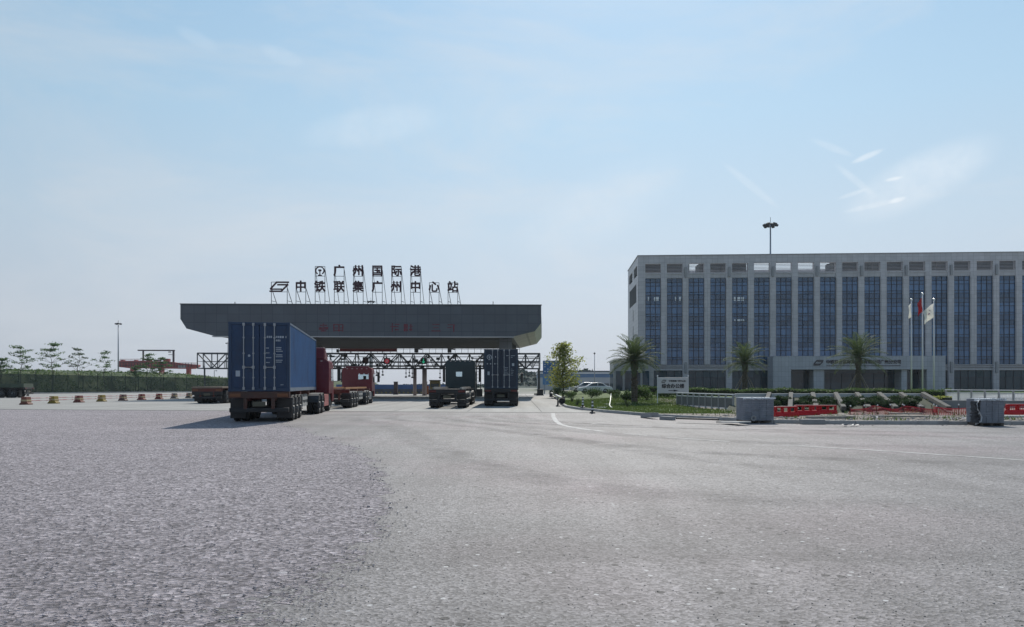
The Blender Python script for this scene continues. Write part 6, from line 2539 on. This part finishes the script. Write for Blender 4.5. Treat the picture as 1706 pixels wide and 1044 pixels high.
tree('bushy_tree', 'bushy yellow green tree on the lawn corner beside the gate', on(938, 88), 5.9, 3.3, 5, 'round', M_leaf_gold, None, 0.15, 4600, 0.13, clear=0.17)
palm('palm with a clear trunk on the lawn beside the office corner', on(1057, 55), 2.95, 2.15, 3, group='date palms before the office', props=False)
palm('smaller palm standing before the office, behind the pallet of grey blocks', (gxy(1241, 86), 86, 0.45), 3.5, 2.9, 8, group='date palms before the office', trunk_r=0.25)
palm('palm with wooden props in front of the entrance lettering', (gxy(1430, 80), 80, 0.45), 3.95, 3.3, 13, group='date palms before the office', trunk_r=0.25)
for (px, d, r, h, m_, lab) in ((985, 74, 1.3, 0.95, M_leaf_dark, 'dark clipped shrub in front of the white car'), (1042, 58, 1.0, 0.85, M_leaf_dark, 'low twiggy shrub beside the first palm trunk'),
                               (1078, 59, 1.1, 1.0, M_leaf_mid, 'shrub between the palm and the white sign'), (1110, 62, 1.4, 1.0, M_leaf_dark, 'dark shrub behind the white direction sign'),
                               (930, 84, 1.0, 1.2, M_leaf_mid, 'leafy bush at the foot of the yellow green tree'), (948, 82, 1.1, 0.7, M_leaf_mid, 'low bush beside the yellow green tree trunk'), (1024, 66, 0.8, 0.9, M_leaf_dark, 'small shrub behind the pale bent hose')):
    shrub(lab, on(px, d), r, h, m_, 1500, 0.075, 'shrubs on the lawn')
for i, (px, d) in enumerate(((962, 50), (953, 60), (1045, 47))):
    shrub(['tiny sapling tuft alone on the lawn near the striped posts', 'tiny sapling tuft higher on the lawn slope', 'thin dark sapling on the lawn under the palm'][i], on(px, d), 0.28, 0.55, M_leaf_dark, 120, 0.05, 'saplings on the lawn', 'sapling', 'sapling')
# hedges before the office
hedge('long trimmed hedge running before the office entrance', (gxy(1150, 72), 73, 0), (gxy(1585, 62), 62, 0), 1.6, 1.0, 0.30, M_leaf_mid, 0.07, 170)
hedge('dark hedge at the office corner behind the white sign', (gxy(1060, 78), 80, 0), (gxy(1152, 76), 77, 0), 1.5, 1.1, 0.42, M_leaf_dark, 0.08, 150)
hedge('short hedge end beside the pale railing', (gxy(1500, 58), 58, 0), (gxy(1580, 55), 55, 0), 1.4, 0.65, 0.13, M_leaf_gold, 0.06, 200)


# direction sign
sp = on(1121, 53)
sb = thing('direction_sign', 'white direction sign with black characters and an arrow on two posts', 'sign', (sp[0], sp[1], sp[2]), 0)
szz = lambda py: CAM_Z + (HY - py) * 53 / FPX - sp[2]
MB().box(-1.08, 1.08, -0.03, 0.03, szz(655), szz(628.5)).build('panel', mat('sign_white', (0.60, 0.58, 0.57), 0.5, 0, 0.05, 2), sb, bevel=0.01)
for s in (-1.10, 1.10):
    po = MB().tube([(s, 0, 0), (s, 0, szz(627))], 0.03, 8).build('post', M_white, sb)
    MB().sphere((s, 0, szz(626)), 0.055).build('finial', mat('bright_ball', (0.85, 0.85, 0.85), 0.2), po)
lt = MB()
add_text(lt, '综合办公楼', 0.33, (0.0, -0.036, szz(643.3)), 0.01, 0.010, 0.98)
slant_emblem(lt, -0.82, szz(637.2), 0.33, 0.20, -0.040, -0.031)
add_text(lt, '中铁联集广州中心站', 0.135, (0.30, -0.036, szz(634.6)), 0.01, 0.004)
lt.box(-0.32, 0.12, -0.040, -0.031, szz(650.9), szz(649.9))
lt.prism([(0.05, szz(652.0)), (0.05, szz(648.9)), (0.40, szz(650.4))], -0.042, -0.031, 'y')
lt.build('lettering', mat('black_letters', (0.02, 0.018, 0.022), 0.5), sb)

# striped delineator posts and kerb bits
for px, py, lab, hgt in ((929.5, 677, 'black delineator post lying against the lane kerb', 0.62), (971, 681, 'black and white striped post on the lawn edge', 0.62), (987, 688.5, 'black and white striped post standing before the kerb', 0.66)):
    d = CAM_Z * FPX / (py - HY)
    x = (px - CX) * d / FPX
    z0 = hz_(x, d) if px == 971 else 0.0
    if px == 971:
        d = 45.8
        x = (px - CX) * d / FPX
    t = thing('striped_post', lab, 'post', (x, d, z0), 0, 'black and white posts at the kerb')
    MB().lathe([(0.001, 0.0), (0.16, 0.0), (0.15, 0.08), (0.07, 0.11), (0.001, 0.11)], 14).build('base', M_plastic_black, t)
    nst = 6
    for k in range(nst):
        z0_, z1_ = 0.11 + (hgt - 0.11) * k / nst, 0.11 + (hgt - 0.11) * (k + 1) / nst
        rr0, rr1 = 0.065 - 0.02 * k / nst, 0.065 - 0.02 * (k + 1) / nst
        MB().lathe([(rr0, z0_), (rr1, z1_ - 0.002)], 12).build('band', M_plastic_black if (k % 2 == 0 or px < 930) else M_white, t)
    MB().sphere((0, 0, hgt + 0.03), 0.05).build('cap', M_plastic_black, t)
d = 54.0
t = thing('rubber_drum', 'black round rubber drum on the kerb at the lane corner', 'drum', (gxy(936.5, d), d, 0.15))
MB().lathe([(0.001, -0.14), (0.2, -0.14), (0.24, -0.05), (0.24, 0.05), (0.2, 0.14), (0.001, 0.14)], 18, 'y', (0, 0, 0.24)).build('drum', M_rubber, t)
MB().lathe([(0.10, -0.15), (0.10, 0.15)], 12, 'y', (0, 0, 0.24)).build('hub', M_rim, t)
d = 96.0
t = thing('swing_barrier', 'white barrier arm resting low along the lane kerb beside the tree', 'barrier', (gxy(918, d), d, 0.0))
MB().bar((0, 0, 0.55), (-0.5, -30.0, 0.35), 0.12).build('arm', M_white, t)
MB().box(-0.2, 0.2, -0.2, 0.2, 0, 0.85).build('pedestal', M_dsteel, t)
MB().box(-0.65, -0.35, -30.3, -29.9, 0, 0.5).build('rest', M_dsteel, t)

# white hose and litter on the lawn
hp_ = [on(px, d) for px, d in ((1018, 52), (1017, 50), (1015.5, 48), (1017, 46.5), (1020, 45.3))]
hs = MB().tube([(p[0], p[1], p[2] + z) for p, z in zip(hp_, (0.75, 0.35, 0.1, 0.05, 0.04))], 0.035, 6).build('water_hose', mat('pale_hose', (0.60, 0.62, 0.52), 0.5))
tag(hs, 'pale bent hose rising from the lawn before a shrub', 'hose')
for px, d, s, lab in ((1003, 45.5, 0.16, 'white scrap lying flat on the mown lawn'), (1012, 52, 0.12, 'small white scrap beside the pale hose')):
    p = on(px, d)
    o = MB().prism([(-2 * s, -s * .5), (-s * .4, -s), (1.8 * s, -s * .3), (s, s * .8), (-s, s * .6)], 0.0, 0.03, 'z').build('paper_scrap', M_white)
    o.location = (p[0], p[1], p[2] + 0.03)
    tag(o, lab, 'litter', 'white scraps on the lawn')


# railings
def railing(label, p0, p1, z0, h, n, m_post, solid=False, baluster=None, group=None):
    p0, p1 = Vector(p0), Vector(p1)
    d = p1 - p0
    L_ = d.length
    t = thing('railing', label, 'railing', (p0.x, p0.y, z0), math.atan2(d.y, d.x), group)
    for i in range(n + 1):
        x = L_ * i / n
        MB().box(x - 0.05, x + 0.05, -0.05, 0.05, 0, h).build('post', m_post, t, bevel=0.008)
    MB().box(-0.06, L_ + 0.06, -0.065, 0.065, h + 0.002, h + 0.06).build('handrail', M_white, t, bevel=0.01)
    MB().box(0, L_, -0.03, 0.03, h * 0.80, h * 0.86).box(0, L_, -0.03, 0.03, 0.08, 0.13).build('rail', M_white, t)
    if solid:
        for i in range(n):
            MB().box(L_ * i / n + 0.06, L_ * (i + 1) / n - 0.06, -0.012, 0.012, 0.14, h * 0.795).build('panel', solid, t)
    if baluster:
        bl = MB()
        k = int(L_ / 0.10)
        for i in range(k):
            x = 0.07 + i * L_ / k
            bl.box(x - 0.032, x + 0.032, -0.012, 0.012, 0.13, h * 0.80)
        bl.build('baluster', baluster, t)
    return t


M_post = mat('pale_grey_post', (0.36, 0.35, 0.34), 0.6, 0, 0.1, 2)
railing('grey panelled railing running back from the block pallet', (gxy(1221.5, 41.5), 41.5), (gxy(1128, 50), 50.0), 0.1, 0.88, 9, M_post, solid=mat('grey_panel', (0.155, 0.15, 0.148), 0.6, 0, 0.1, 2))
railing('white topped railing with thin balusters before the office', (gxy(1576, 57), 57.0), (gxy(1740, 49.5), 49.5), 0.16, 0.98, 7, M_post, baluster=leaf_mat('pale_slat', (0.84, 0.85, 0.85), (0.80, 0.81, 0.82), 0.6, 0.5))
kb = MB().box(-0.1, 20, -0.2, 0.2, 0, 0.5).build('retaining_wall', mat('wall_concrete_grey', (0.22, 0.225, 0.225), 0.85, 0, 0.15, 1.0))
kb.location = (gxy(1545, 46), 46.0, 0.1)
kb.rotation_euler = (0, 0, -0.30)
tag(kb, 'plain grey retaining wall below the white topped railing', 'wall')

pth = [(gxy(1590, 60), 59.5), (62, 50.0), (104, 60), (104, 134), (22, 139.5), (22, 84), (34, 77), (gxy(1590, 74), 74)]
tag(MB().add([(x, y, 0.56) for x, y in pth], [(0, 1, 2, 3)]).build('path', mat('pale_paving', (0.50, 0.50, 0.49), 0.8, 0, 0.12, 1.0)), kind='structure')

# planted slope held by a concrete lattice
SL0, SL1 = 38.0, 46.0
sx0, sx1 = gxy(1225, 46), gxy(1536, 46)
sv = MB()
shift = -3.0
sv.add([(sx0 + shift, SL0, 0.1), (sx1 + shift, SL0, 0.1), (sx1, SL1, 0.80), (sx0, SL1, 0.80), (sx0, SL1 + 12, 0.42), (sx1, SL1 + 12, 0.42)], [(0, 1, 2, 3), (3, 2, 5, 4)])
tag(sv.build('planted_slope', mat('weedy_earth', (0.035, 0.042, 0.02), 0.95, 0, 0.3, 1.5, 0.6, 8, col2=(0.022, 0.038, 0.014), c2=(0.42, 0.6))), kind='structure')
M_lat = mat('darkened_rib_concrete', (0.085, 0.083, 0.075), 0.9, 0, 0.2, 2.0, col2=(0.055, 0.058, 0.05), c2=(0.5, 0.7))  # rib concrete darkened to offset its sunlit tops
lat = thing('slope_lattice', 'pale concrete beam with slanting ribs holding the planted slope', 'retaining frame', (0, 0, 0))
MB().box(sx0, sx1 + 0.2, SL1 - 0.2, SL1 + 0.15, 0.70, 1.02).build('top_beam', mat('skylit_beam_concrete', (0.55, 0.54, 0.52), 0.85, 0, 0.12, 1.5), lat, bevel=0.02)  # beam colour paled so its front reads as lit by the sky
RPX = [1280, 1316, 1352, 1390, 1425, 1462, 1498, 1535]
for px in RPX:
    x = gxy(px, 46)
    q = MB()
    a, b_ = Vector((x, SL1 - 0.2, 1.00)), Vector((x + shift, SL0, 0.34))
    q.bar(a, b_, 0.24, 0.22)
    q.build('rib', M_lat, lat, bevel=0.02)
M_leaf_slope = leaf_mat('deep_green_leaf', (0.026, 0.050, 0.018), (0.052, 0.088, 0.030), 0.35, 0.75)
for i, px in enumerate((1287, 1302, 1334, 1345, 1371, 1380, 1408, 1412, 1446, 1450, 1478, 1488, 1515, 1521)):
    d = 42 if i % 2 else 39.6
    x = gxy(px, d)
    zz = 0.1 + 0.7 * (d - SL0) / 8
    if x > sx0 - 1.5:
        labs = ['shrub behind the block pallet edge', 'shrub at the back of the lattice near the pallet', 'shrub above the red plastic barriers', 'back shrub above the red barriers', 'shrub before the third visible rib', 'back shrub by the third visible rib',
                'round shrub under the entrance palm', 'back shrub under the entrance palm', 'front shrub below the palm props', 'back shrub below the palm props', 'front shrub before the flag poles', 'back shrub before the flag poles',
                'front shrub in the last lattice cell', 'back shrub in the last lattice cell']
        shrub('bushy ' + labs[i], (x, d, zz - 0.02), 0.80 if i % 2 else 0.66, 0.46 if i % 2 else 0.55, M_leaf_slope, 3000, 0.055, 'shrubs between the lattice ribs')

# flag poles with flags
M_flagw = leaf_mat('white_flag', (0.80, 0.79, 0.74), (0.84, 0.83, 0.80), 0.55, 0.8)
M_flagr = leaf_mat('red_flag', (0.45, 0.02, 0.03), (0.38, 0.02, 0.03), 0.5, 0.8)


def flagpole(label, px, top, d, fm, span, drop, folds, emblem=None, flag_label=None):
    p = P(px, top, d)
    z0 = 0.42
    t = thing('flag_pole', label, 'flag pole', (p.x, d, z0), 0, 'flag poles before the entrance')
    h = p.z - z0
    MB().tube([(0, 0, 0), (0, 0, h)], [0.085, 0.055], 10).build('pole', mat('pale_pole', (0.62, 0.63, 0.65), 0.5), t, smooth=True)
    MB().sphere((0, 0, h + 0.09), 0.12).build('finial', mat('bright_ball', (0.85, 0.85, 0.85), 0.2), t)
    # flag: limp cloth hanging from the hoist towards -x
    f = thing('flag', flag_label, 'flag', (p.x, d, z0 + h - 0.35), 0, 'flags before the entrance')
    nu, nv = 22, 16
    V_, F_ = [], []
    for i in range(nu + 1):
        u = i / nu
        for j in range(nv + 1):
            v = j / nv
            x = -0.06 - span * u * (1 - 0.15 * v)
            z = -1.55 * v * (1 - 0.1 * u) - drop * (u ** 1.15)
            y = folds * sin(u * 9 + v * 2.0) * (0.25 + u) * 0.5 + 0.1 * sin(v * 5 + u * 3)
            V_.append((x, y, z))
    for i in range(nu):
        for j in range(nv):
            a = i * (nv + 1) + j
            F_.append((a, a + nv + 1, a + nv + 2, a + 1))
    me = MB().add(V_, F_).build('cloth', fm, f, smooth=True)
    so = me.modifiers.new('thickness', 'SOLIDIFY')
    so.thickness = 0.012
    if emblem:
        q = MB()
        for (uu, vv) in emblem:
            i, j = int(uu * nu), int(vv * nv)
            a = Vector(V_[i * (nv + 1) + j])
            q.obox((a.x, a.y - 0.08, a.z), (0.16, 0.02, 0.07), 0, 0, 0.5)
        q.build('emblem', mat('flag_mark', (0.25, 0.12, 0.22), 0.7), f)


flagpole('pale flag pole with the furled white flag', 1518.5, 500, 82.0, M_flagw, 0.28, 0.35, 0.06, flag_label='furled cream flag hanging limp beside the tallest pole')
flagpole('tallest pale flag pole with the red flag', 1537, 490.5, 83.0, M_flagr, 0.52, 0.75, 0.10, flag_label='furled red flag on the tallest pole')
flagpole('pale flag pole with the open white flag', 1556, 500, 82.0, M_flagw, 1.15, 0.95, 0.14, [(0.45, 0.35), (0.55, 0.45), (0.5, 0.55), (0.62, 0.5)], flag_label='white flag with a small mark blowing open')

# ------------------------------------------------------------------ building works along the kerb
M_block = stone_mat('grey_paving_blocks', (0.20, 0.205, 0.215), (0.30, 0.085), 0.012, 0.8, 0.45, 0.22)
M_film = mat('white_film', (0.72, 0.74, 0.76), 0.3, 0, 0.1, 5, 0.5, 20)


def pallet(label, px0, px1, py0, py1, dy, torn=False):
    d = CAM_Z * FPX / (py1 - HY)
    x0, x1 = (px0 - CX) * d / FPX, (px1 - CX) * d / FPX
    h = (py1 - py0) * d / FPX
    t = thing('block_pallet', label, 'pallet', ((x0 + x1) / 2, d, 0), radians(2 if not torn else -2), 'pallets of grey paving blocks')
    w = (x1 - x0) / 2
    wd = MB()
    for x in (-w + 0.06, 0, w - 0.06):
        wd.box(x - 0.05, x + 0.05, 0.02, dy - 0.02, 0.0, 0.09)
    wd.box(-w, w, 0, dy, 0.091, 0.115)
    wd.build('pallet_base', mat('pallet_wood', (0.10, 0.08, 0.065), 0.9, 0, 0.3, 4), t)
    bl = MB()
    rnd = random.Random(px0)
    layers = 11
    for k in range(layers):
        z0 = 0.117 + (h - 0.13) * k / layers
        z1 = 0.117 + (h - 0.13) * (k + 1) / layers - 0.004
        nx = 4
        for i in range(nx):
            e_ = rnd.uniform(-0.012, 0.012)
            bl.box(-w + 2 * w * i / nx + 0.004, -w + 2 * w * (i + 1) / nx - 0.004, 0.01 + e_, dy - 0.01 + e_, z0, z1)
    bl.build('paving_blocks', mat('grey_block', (0.22, 0.23, 0.26), 0.85, 0, 0.25, 2.5, col2=(0.33, 0.34, 0.37), c2=(0.5, 0.75)), t, bevel=0.006)
    fm = MB()
    fm.box(-w - 0.005, w + 0.005, -0.005, dy + 0.005, h - 0.010, h + 0.012)
    for i in range(12):
        x = -w + 2 * w * i / 11
        fm.obox((x, -0.012, h - 0.02), (0.12, 0.02, 0.05 + 0.03 * rnd.random()), 0, 0, rnd.uniform(-0.3, 0.3))
    if torn:
        vs = []
        for i in range(7):
            z = h * (1 - i / 6)
            vs += [(-w - 0.06 - 0.10 * sin(i * 1.1) - (0.22 if i == 6 else 0), -0.06, z), (-w - 0.02, 0.35 + 0.1 * sin(i * 2), z)]
        fm.add(vs, [(2 * i, 2 * i + 2, 2 * i + 3, 2 * i + 1) for i in range(6)])
    fm.build('plastic_film', M_film, t)
    if torn:
        ed = MB()
        for k in range(18):
            ed.obox((-w - 0.09, 0.15 + 0.1 * rnd.random(), 0.14 + k * (h - 0.2) / 18), (0.16, 0.3, 0.045), rnd.uniform(-0.2, 0.2))
        ed.build('loose_blocks', mat('dark_block', (0.06, 0.06, 0.065), 0.9, 0, 0.3, 5), t)
    else:
        MB().lathe([(0.05, 0.0), (0.10, -0.02), (0.12, 0.01)], 14, 'y', (-w * 0.4, -0.03, 0.20)).build('strap_roll', M_concrete, t)
    return t


pallet('wide pallet of grey paving blocks under white film by the kerb', 1240, 1290, 662.5, 705, 1.0)
pallet('pallet of grey paving blocks with torn wrapping and dark loose side', 1634, 1673, 664.5, 709.5, 0.95, True)


M_redp = leaf_mat('red_plastic', (0.62, 0.018, 0.030), (0.55, 0.02, 0.025), 0.45, 0.45)
M_rednet = leaf_mat('red_netting', (0.36, 0.025, 0.040), (0.26, 0.03, 0.04), 0.3, 0.6)


def barrier(label, px, d, rz, group='red plastic site barriers', L_=1.12, h=0.47):
    p = on(px, d)
    t = thing('plastic_barrier', label, 'barrier', (p[0], p[1], p[2]), rz, group)
    q = MB()
    q.prism([(-0.22, 0.0), (0.22, 0.0), (0.20, 0.10), (0.11, h * 0.48), (-0.11, h * 0.48), (-0.20, 0.10)], -L_ / 2, L_ / 2, 'x')
    nh = 3
    for i in range(nh + 1):
        x = -L_ / 2 + 0.06 + (L_ - 0.12) * i / nh
        q.box(x - 0.055, x + 0.055, -0.09, 0.09, h * 0.48, h * 0.86)
    q.box(-L_ / 2, L_ / 2, -0.10, 0.10, h * 0.86, h)
    q.build('shell', M_redp, t, bevel=0.025)
    MB().box(-L_ / 2 + 0.04, L_ / 2 - 0.04, -0.06, 0.06, h + 0.001, h + 0.012).build('reflective_strip', mat('pale_strip', (0.6, 0.45, 0.42), 0.5), t)
    return t


barrier('red plastic barrier touching the pallet of grey blocks', 1309, 34.2, 0.12)
barrier('red plastic barrier in the middle of the three near the pallet', 1344, 34.8, -0.10)
barrier('red plastic barrier at the open end of the three, tilted away', 1373, 35.5, -0.22, h=0.42)
barrier('red plastic barrier at the picture edge beside the torn pallet', 1703, 34.0, 0.05, L_=1.5, h=0.5)


def net(label, px0, px1, d0, d1, h, z=0.14, seed=1, sag=0.1):
    rnd = random.Random(seed)
    a, b_ = Vector((gxy(px0, d0), d0)), Vector((gxy(px1, d1), d1))
    L_ = (b_ - a).length
    t = thing('safety_net', label, 'safety net', (a.x, a.y, z), math.atan2((b_ - a).y, (b_ - a).x), 'red safety netting on short stakes')
    nx, nz = int(L_ / 0.085), int(h / 0.075)
    ph = [rnd.random() * 6 for _ in range(4)]

    def pt(i, k):
        x = L_ * i / nx
        top = h * (0.72 + 0.25 * sin(x * 1.7 + ph[0]) * sin(x * 0.6 + ph[1]))
        return Vector((x, 0.10 * sin(x * 2.3 + ph[2]) + 0.05 * sin(x * 5 + k), top * k / nz))
    q = MB()
    for k in range(nz + 1):
        for i in range(nx):
            p, r_ = pt(i, k), pt(i + 1, k)
            w = 0.022 if k < nz else 0.045
            q.add([p + Vector((0, 0, -w / 2)), r_ + Vector((0, 0, -w / 2)), r_ + Vector((0, 0, w / 2)), p + Vector((0, 0, w / 2))], [(0, 1, 2, 3)])
    for i in range(nx + 1):
        for k in range(nz):
            p, r_ = pt(i, k), pt(i, k + 1)
            q.add([p + Vector((-0.011, 0.002, 0)), p + Vector((0.011, 0.002, 0)), r_ + Vector((0.011, 0.002, 0)), r_ + Vector((-0.011, 0.002, 0))], [(0, 1, 2, 3)])
    q.build('netting', M_rednet, t)
    ns = max(2, int(L_ / 1.1))
    for i in range(ns + 1):
        x = L_ * i / ns
        st = MB().bar((x, 0.05, 0), (x + rnd.uniform(-0.1, 0.1), 0.05, h), 0.03).build('stake', M_rust, t)
        MB().sphere((x, 0.03, h + 0.02), 0.035).build('cap', M_white, st)
    return t


net('sagging red netting below the lattice ribs', 1418, 1505, 34.0, 36.6, 0.42, seed=3)
net('red netting in front of the last lattice rib', 1506, 1560, 36.4, 35.2, 0.38, seed=6)
net('red netting running to the torn pallet before the grey wall', 1556, 1640, 35.0, 34.4, 0.46, seed=9)
net('red netting behind the torn pallet at the picture edge', 1668, 1760, 36.0, 34.5, 0.50, seed=12)

# planks, kerb stones, slabs and rubble
M_plank = mat('weathered_plank', (0.33, 0.30, 0.26), 0.85, 0, 0.25, 3, col2=(0.20, 0.185, 0.165), c2=(0.5, 0.7))


def slab(name, label, cat, px0, py0, px1, py1, w, h, z, m, group=None, d_off=0.0, tilt=0.0):
    """long piece between two points given on the ground in the photo"""
    dz = CAM_Z - z
    d0, d1 = dz * FPX / (py0 - HY), dz * FPX / (py1 - HY)
    a = Vector(((px0 - CX) * d0 / FPX, d0 + d_off, z))
    b_ = Vector(((px1 - CX) * d1 / FPX, d1 + d_off, z + tilt))
    c = (a + b_) / 2
    o = MB().obox((0, 0, h / 2), ((b_ - a).length, w, h), 0, 0, -math.asin(max(-0.9, min(0.9, tilt / max((b_ - a).length, 0.01))))).build(name, m, bevel=0.008)
    o.location = c
    o.rotation_euler = (0, 0, math.atan2((b_ - a).y, (b_ - a).x))
    return tag(o, label, cat, group)


slab('kerb_stone', 'loose pale kerb stone at the road edge beside the red barriers', 'kerb stone', 1334, 706.5, 1372, 706.5, 0.35, 0.20, 0.0, M_concrete, 'loose kerb stones')
slab('kerb_stone', 'loose kerb stone resting askew where the lawn kerb ends', 'kerb stone', 1072, 695.5, 1092, 698, 0.3, 0.22, 0.0, M_concrete, 'loose kerb stones', 0, 0.08)
slab('kerb_stone', 'short loose kerb stone next to the askew one', 'kerb stone', 1102, 699, 1122, 700, 0.28, 0.16, 0.0, M_concrete, 'loose kerb stones')
slab('plank', 'pale board lying flat beside the wide block pallet', 'board', 1204, 703.5, 1240, 706.5, 0.62, 0.05, 0.05, mat('pale_board', (0.62, 0.60, 0.56), 0.7, 0, 0.1, 2), 'boards and planks along the kerb', 0, 0.06)
slab('plank', 'long weathered plank on the earth before the netting', 'plank', 1466, 694.5, 1562, 696, 0.30, 0.06, 0.20, M_plank, 'boards and planks along the kerb', 0.6)
slab('plank', 'weathered plank lying behind the longest one', 'plank', 1500, 690.5, 1556, 691, 0.28, 0.05, 0.22, M_plank, 'boards and planks along the kerb', 1.0)
slab('plank', 'thin pale plank along the kerb right of the red barriers', 'plank', 1350, 697.5, 1428, 697, 0.25, 0.10, 0.14, M_plank, 'boards and planks along the kerb', 0.3)
slab('plank', 'pale plank along the kerb at the picture edge', 'plank', 1672, 694.5, 1720, 694.5, 0.4, 0.08, 0.15, mat('pale_board', (0.6, 0.6, 0.6)), 'boards and planks along the kerb')
slab('plank', 'dark narrow board lying on the kerb beside the askew stone', 'plank', 1130, 698.5, 1200, 700.5, 0.2, 0.06, 0.15, M_chassis, 'boards and planks along the kerb', 0.3)
slab('timber_strip', 'bright timber strip lying on the lawn under the direction sign', 'timber', 1098, 673, 1124, 673.2, 0.16, 0.08, 0.14, mat('pale_board', (0.6, 0.6, 0.6)), None)


def rubble_pos(n):
    y = 29.1 + RNG.random(n) ** 1.4 * 5
    x = kx(y) + 0.2 + RNG.random(n) * 14
    return np.stack([x, y, H(x, y) + 0.01], 1)


stones('rubble', 1500, rubble_pos, mat('pale_rubble', (0.34, 0.32, 0.30), 0.9, 0, 0.4, 6), 0.015, 0.09)


def road_edge_pos(n):
    i = RNG.random(n)
    x = 7.5 + i * 14
    y = np.interp(x, [7.3, 9.1, 10.6, 13.5, 19.4, 40], [35.3, 32.3, 29.8, 29.0, 28.7, 28.4]) - 0.15 - np.abs(RNG.normal(0, 0.35, n))
    return np.stack([x, y, np.full(n, 0.01)], 1)


stones('rubble', 260, road_edge_pos, MATS['pale_rubble'], 0.01, 0.05)
for i, (px, py) in enumerate(((1417, 710), (1463, 695), (1598, 697))):
    d = (CAM_Z - (0.0 if i == 0 else 0.2)) * FPX / (py - HY)
    p = ((px - CX) * d / FPX, d, 0.0 if i == 0 else 0.16)
    q = MB()
    rnd = random.Random(i)
    for k in range(14):
        q.obox((rnd.uniform(-0.28, 0.28), rnd.uniform(-0.2, 0.2), 0.03 + 0.05 * rnd.random()), (rnd.uniform(0.06, 0.18), rnd.uniform(0.05, 0.12), 0.012), rnd.random() * 3, rnd.uniform(-0.5, 0.5), rnd.uniform(-0.5, 0.5))
    o = q.build('wrapping_scrap', mat('dusty_film', (0.42, 0.41, 0.40), 0.6, 0, 0.2, 4))
    o.location = p
    tag(o, ['crumpled pale wrapping on the road before the kerb', 'crumpled white wrapping at the plank end', 'crumpled white wrapping beside the torn pallet'][i], 'litter', 'crumpled white wrapping at the works')

# ------------------------------------------------------------------ hazy air
hzb = MB().box(-1510, 1510, -160, 1610, -1.2, 56.0).build('haze', None)
hm = bpy.data.materials.new('thin_haze')
hm.use_nodes = True
hn = hm.node_tree
hn.nodes.remove(hn.nodes['Principled BSDF'])
pv_ = hn.nodes.new('ShaderNodeVolumePrincipled')
pv_.inputs['Color'].default_value = (0.80, 0.90, 1.0, 1)
pv_.inputs['Density'].default_value = 0.00016
pv_.inputs['Anisotropy'].default_value = 0.25
hn.links.new(pv_.outputs[0], hn.nodes['Material Output'].inputs['Volume'])
hzb.data.materials.append(hm)
tag(hzb, kind='stuff')
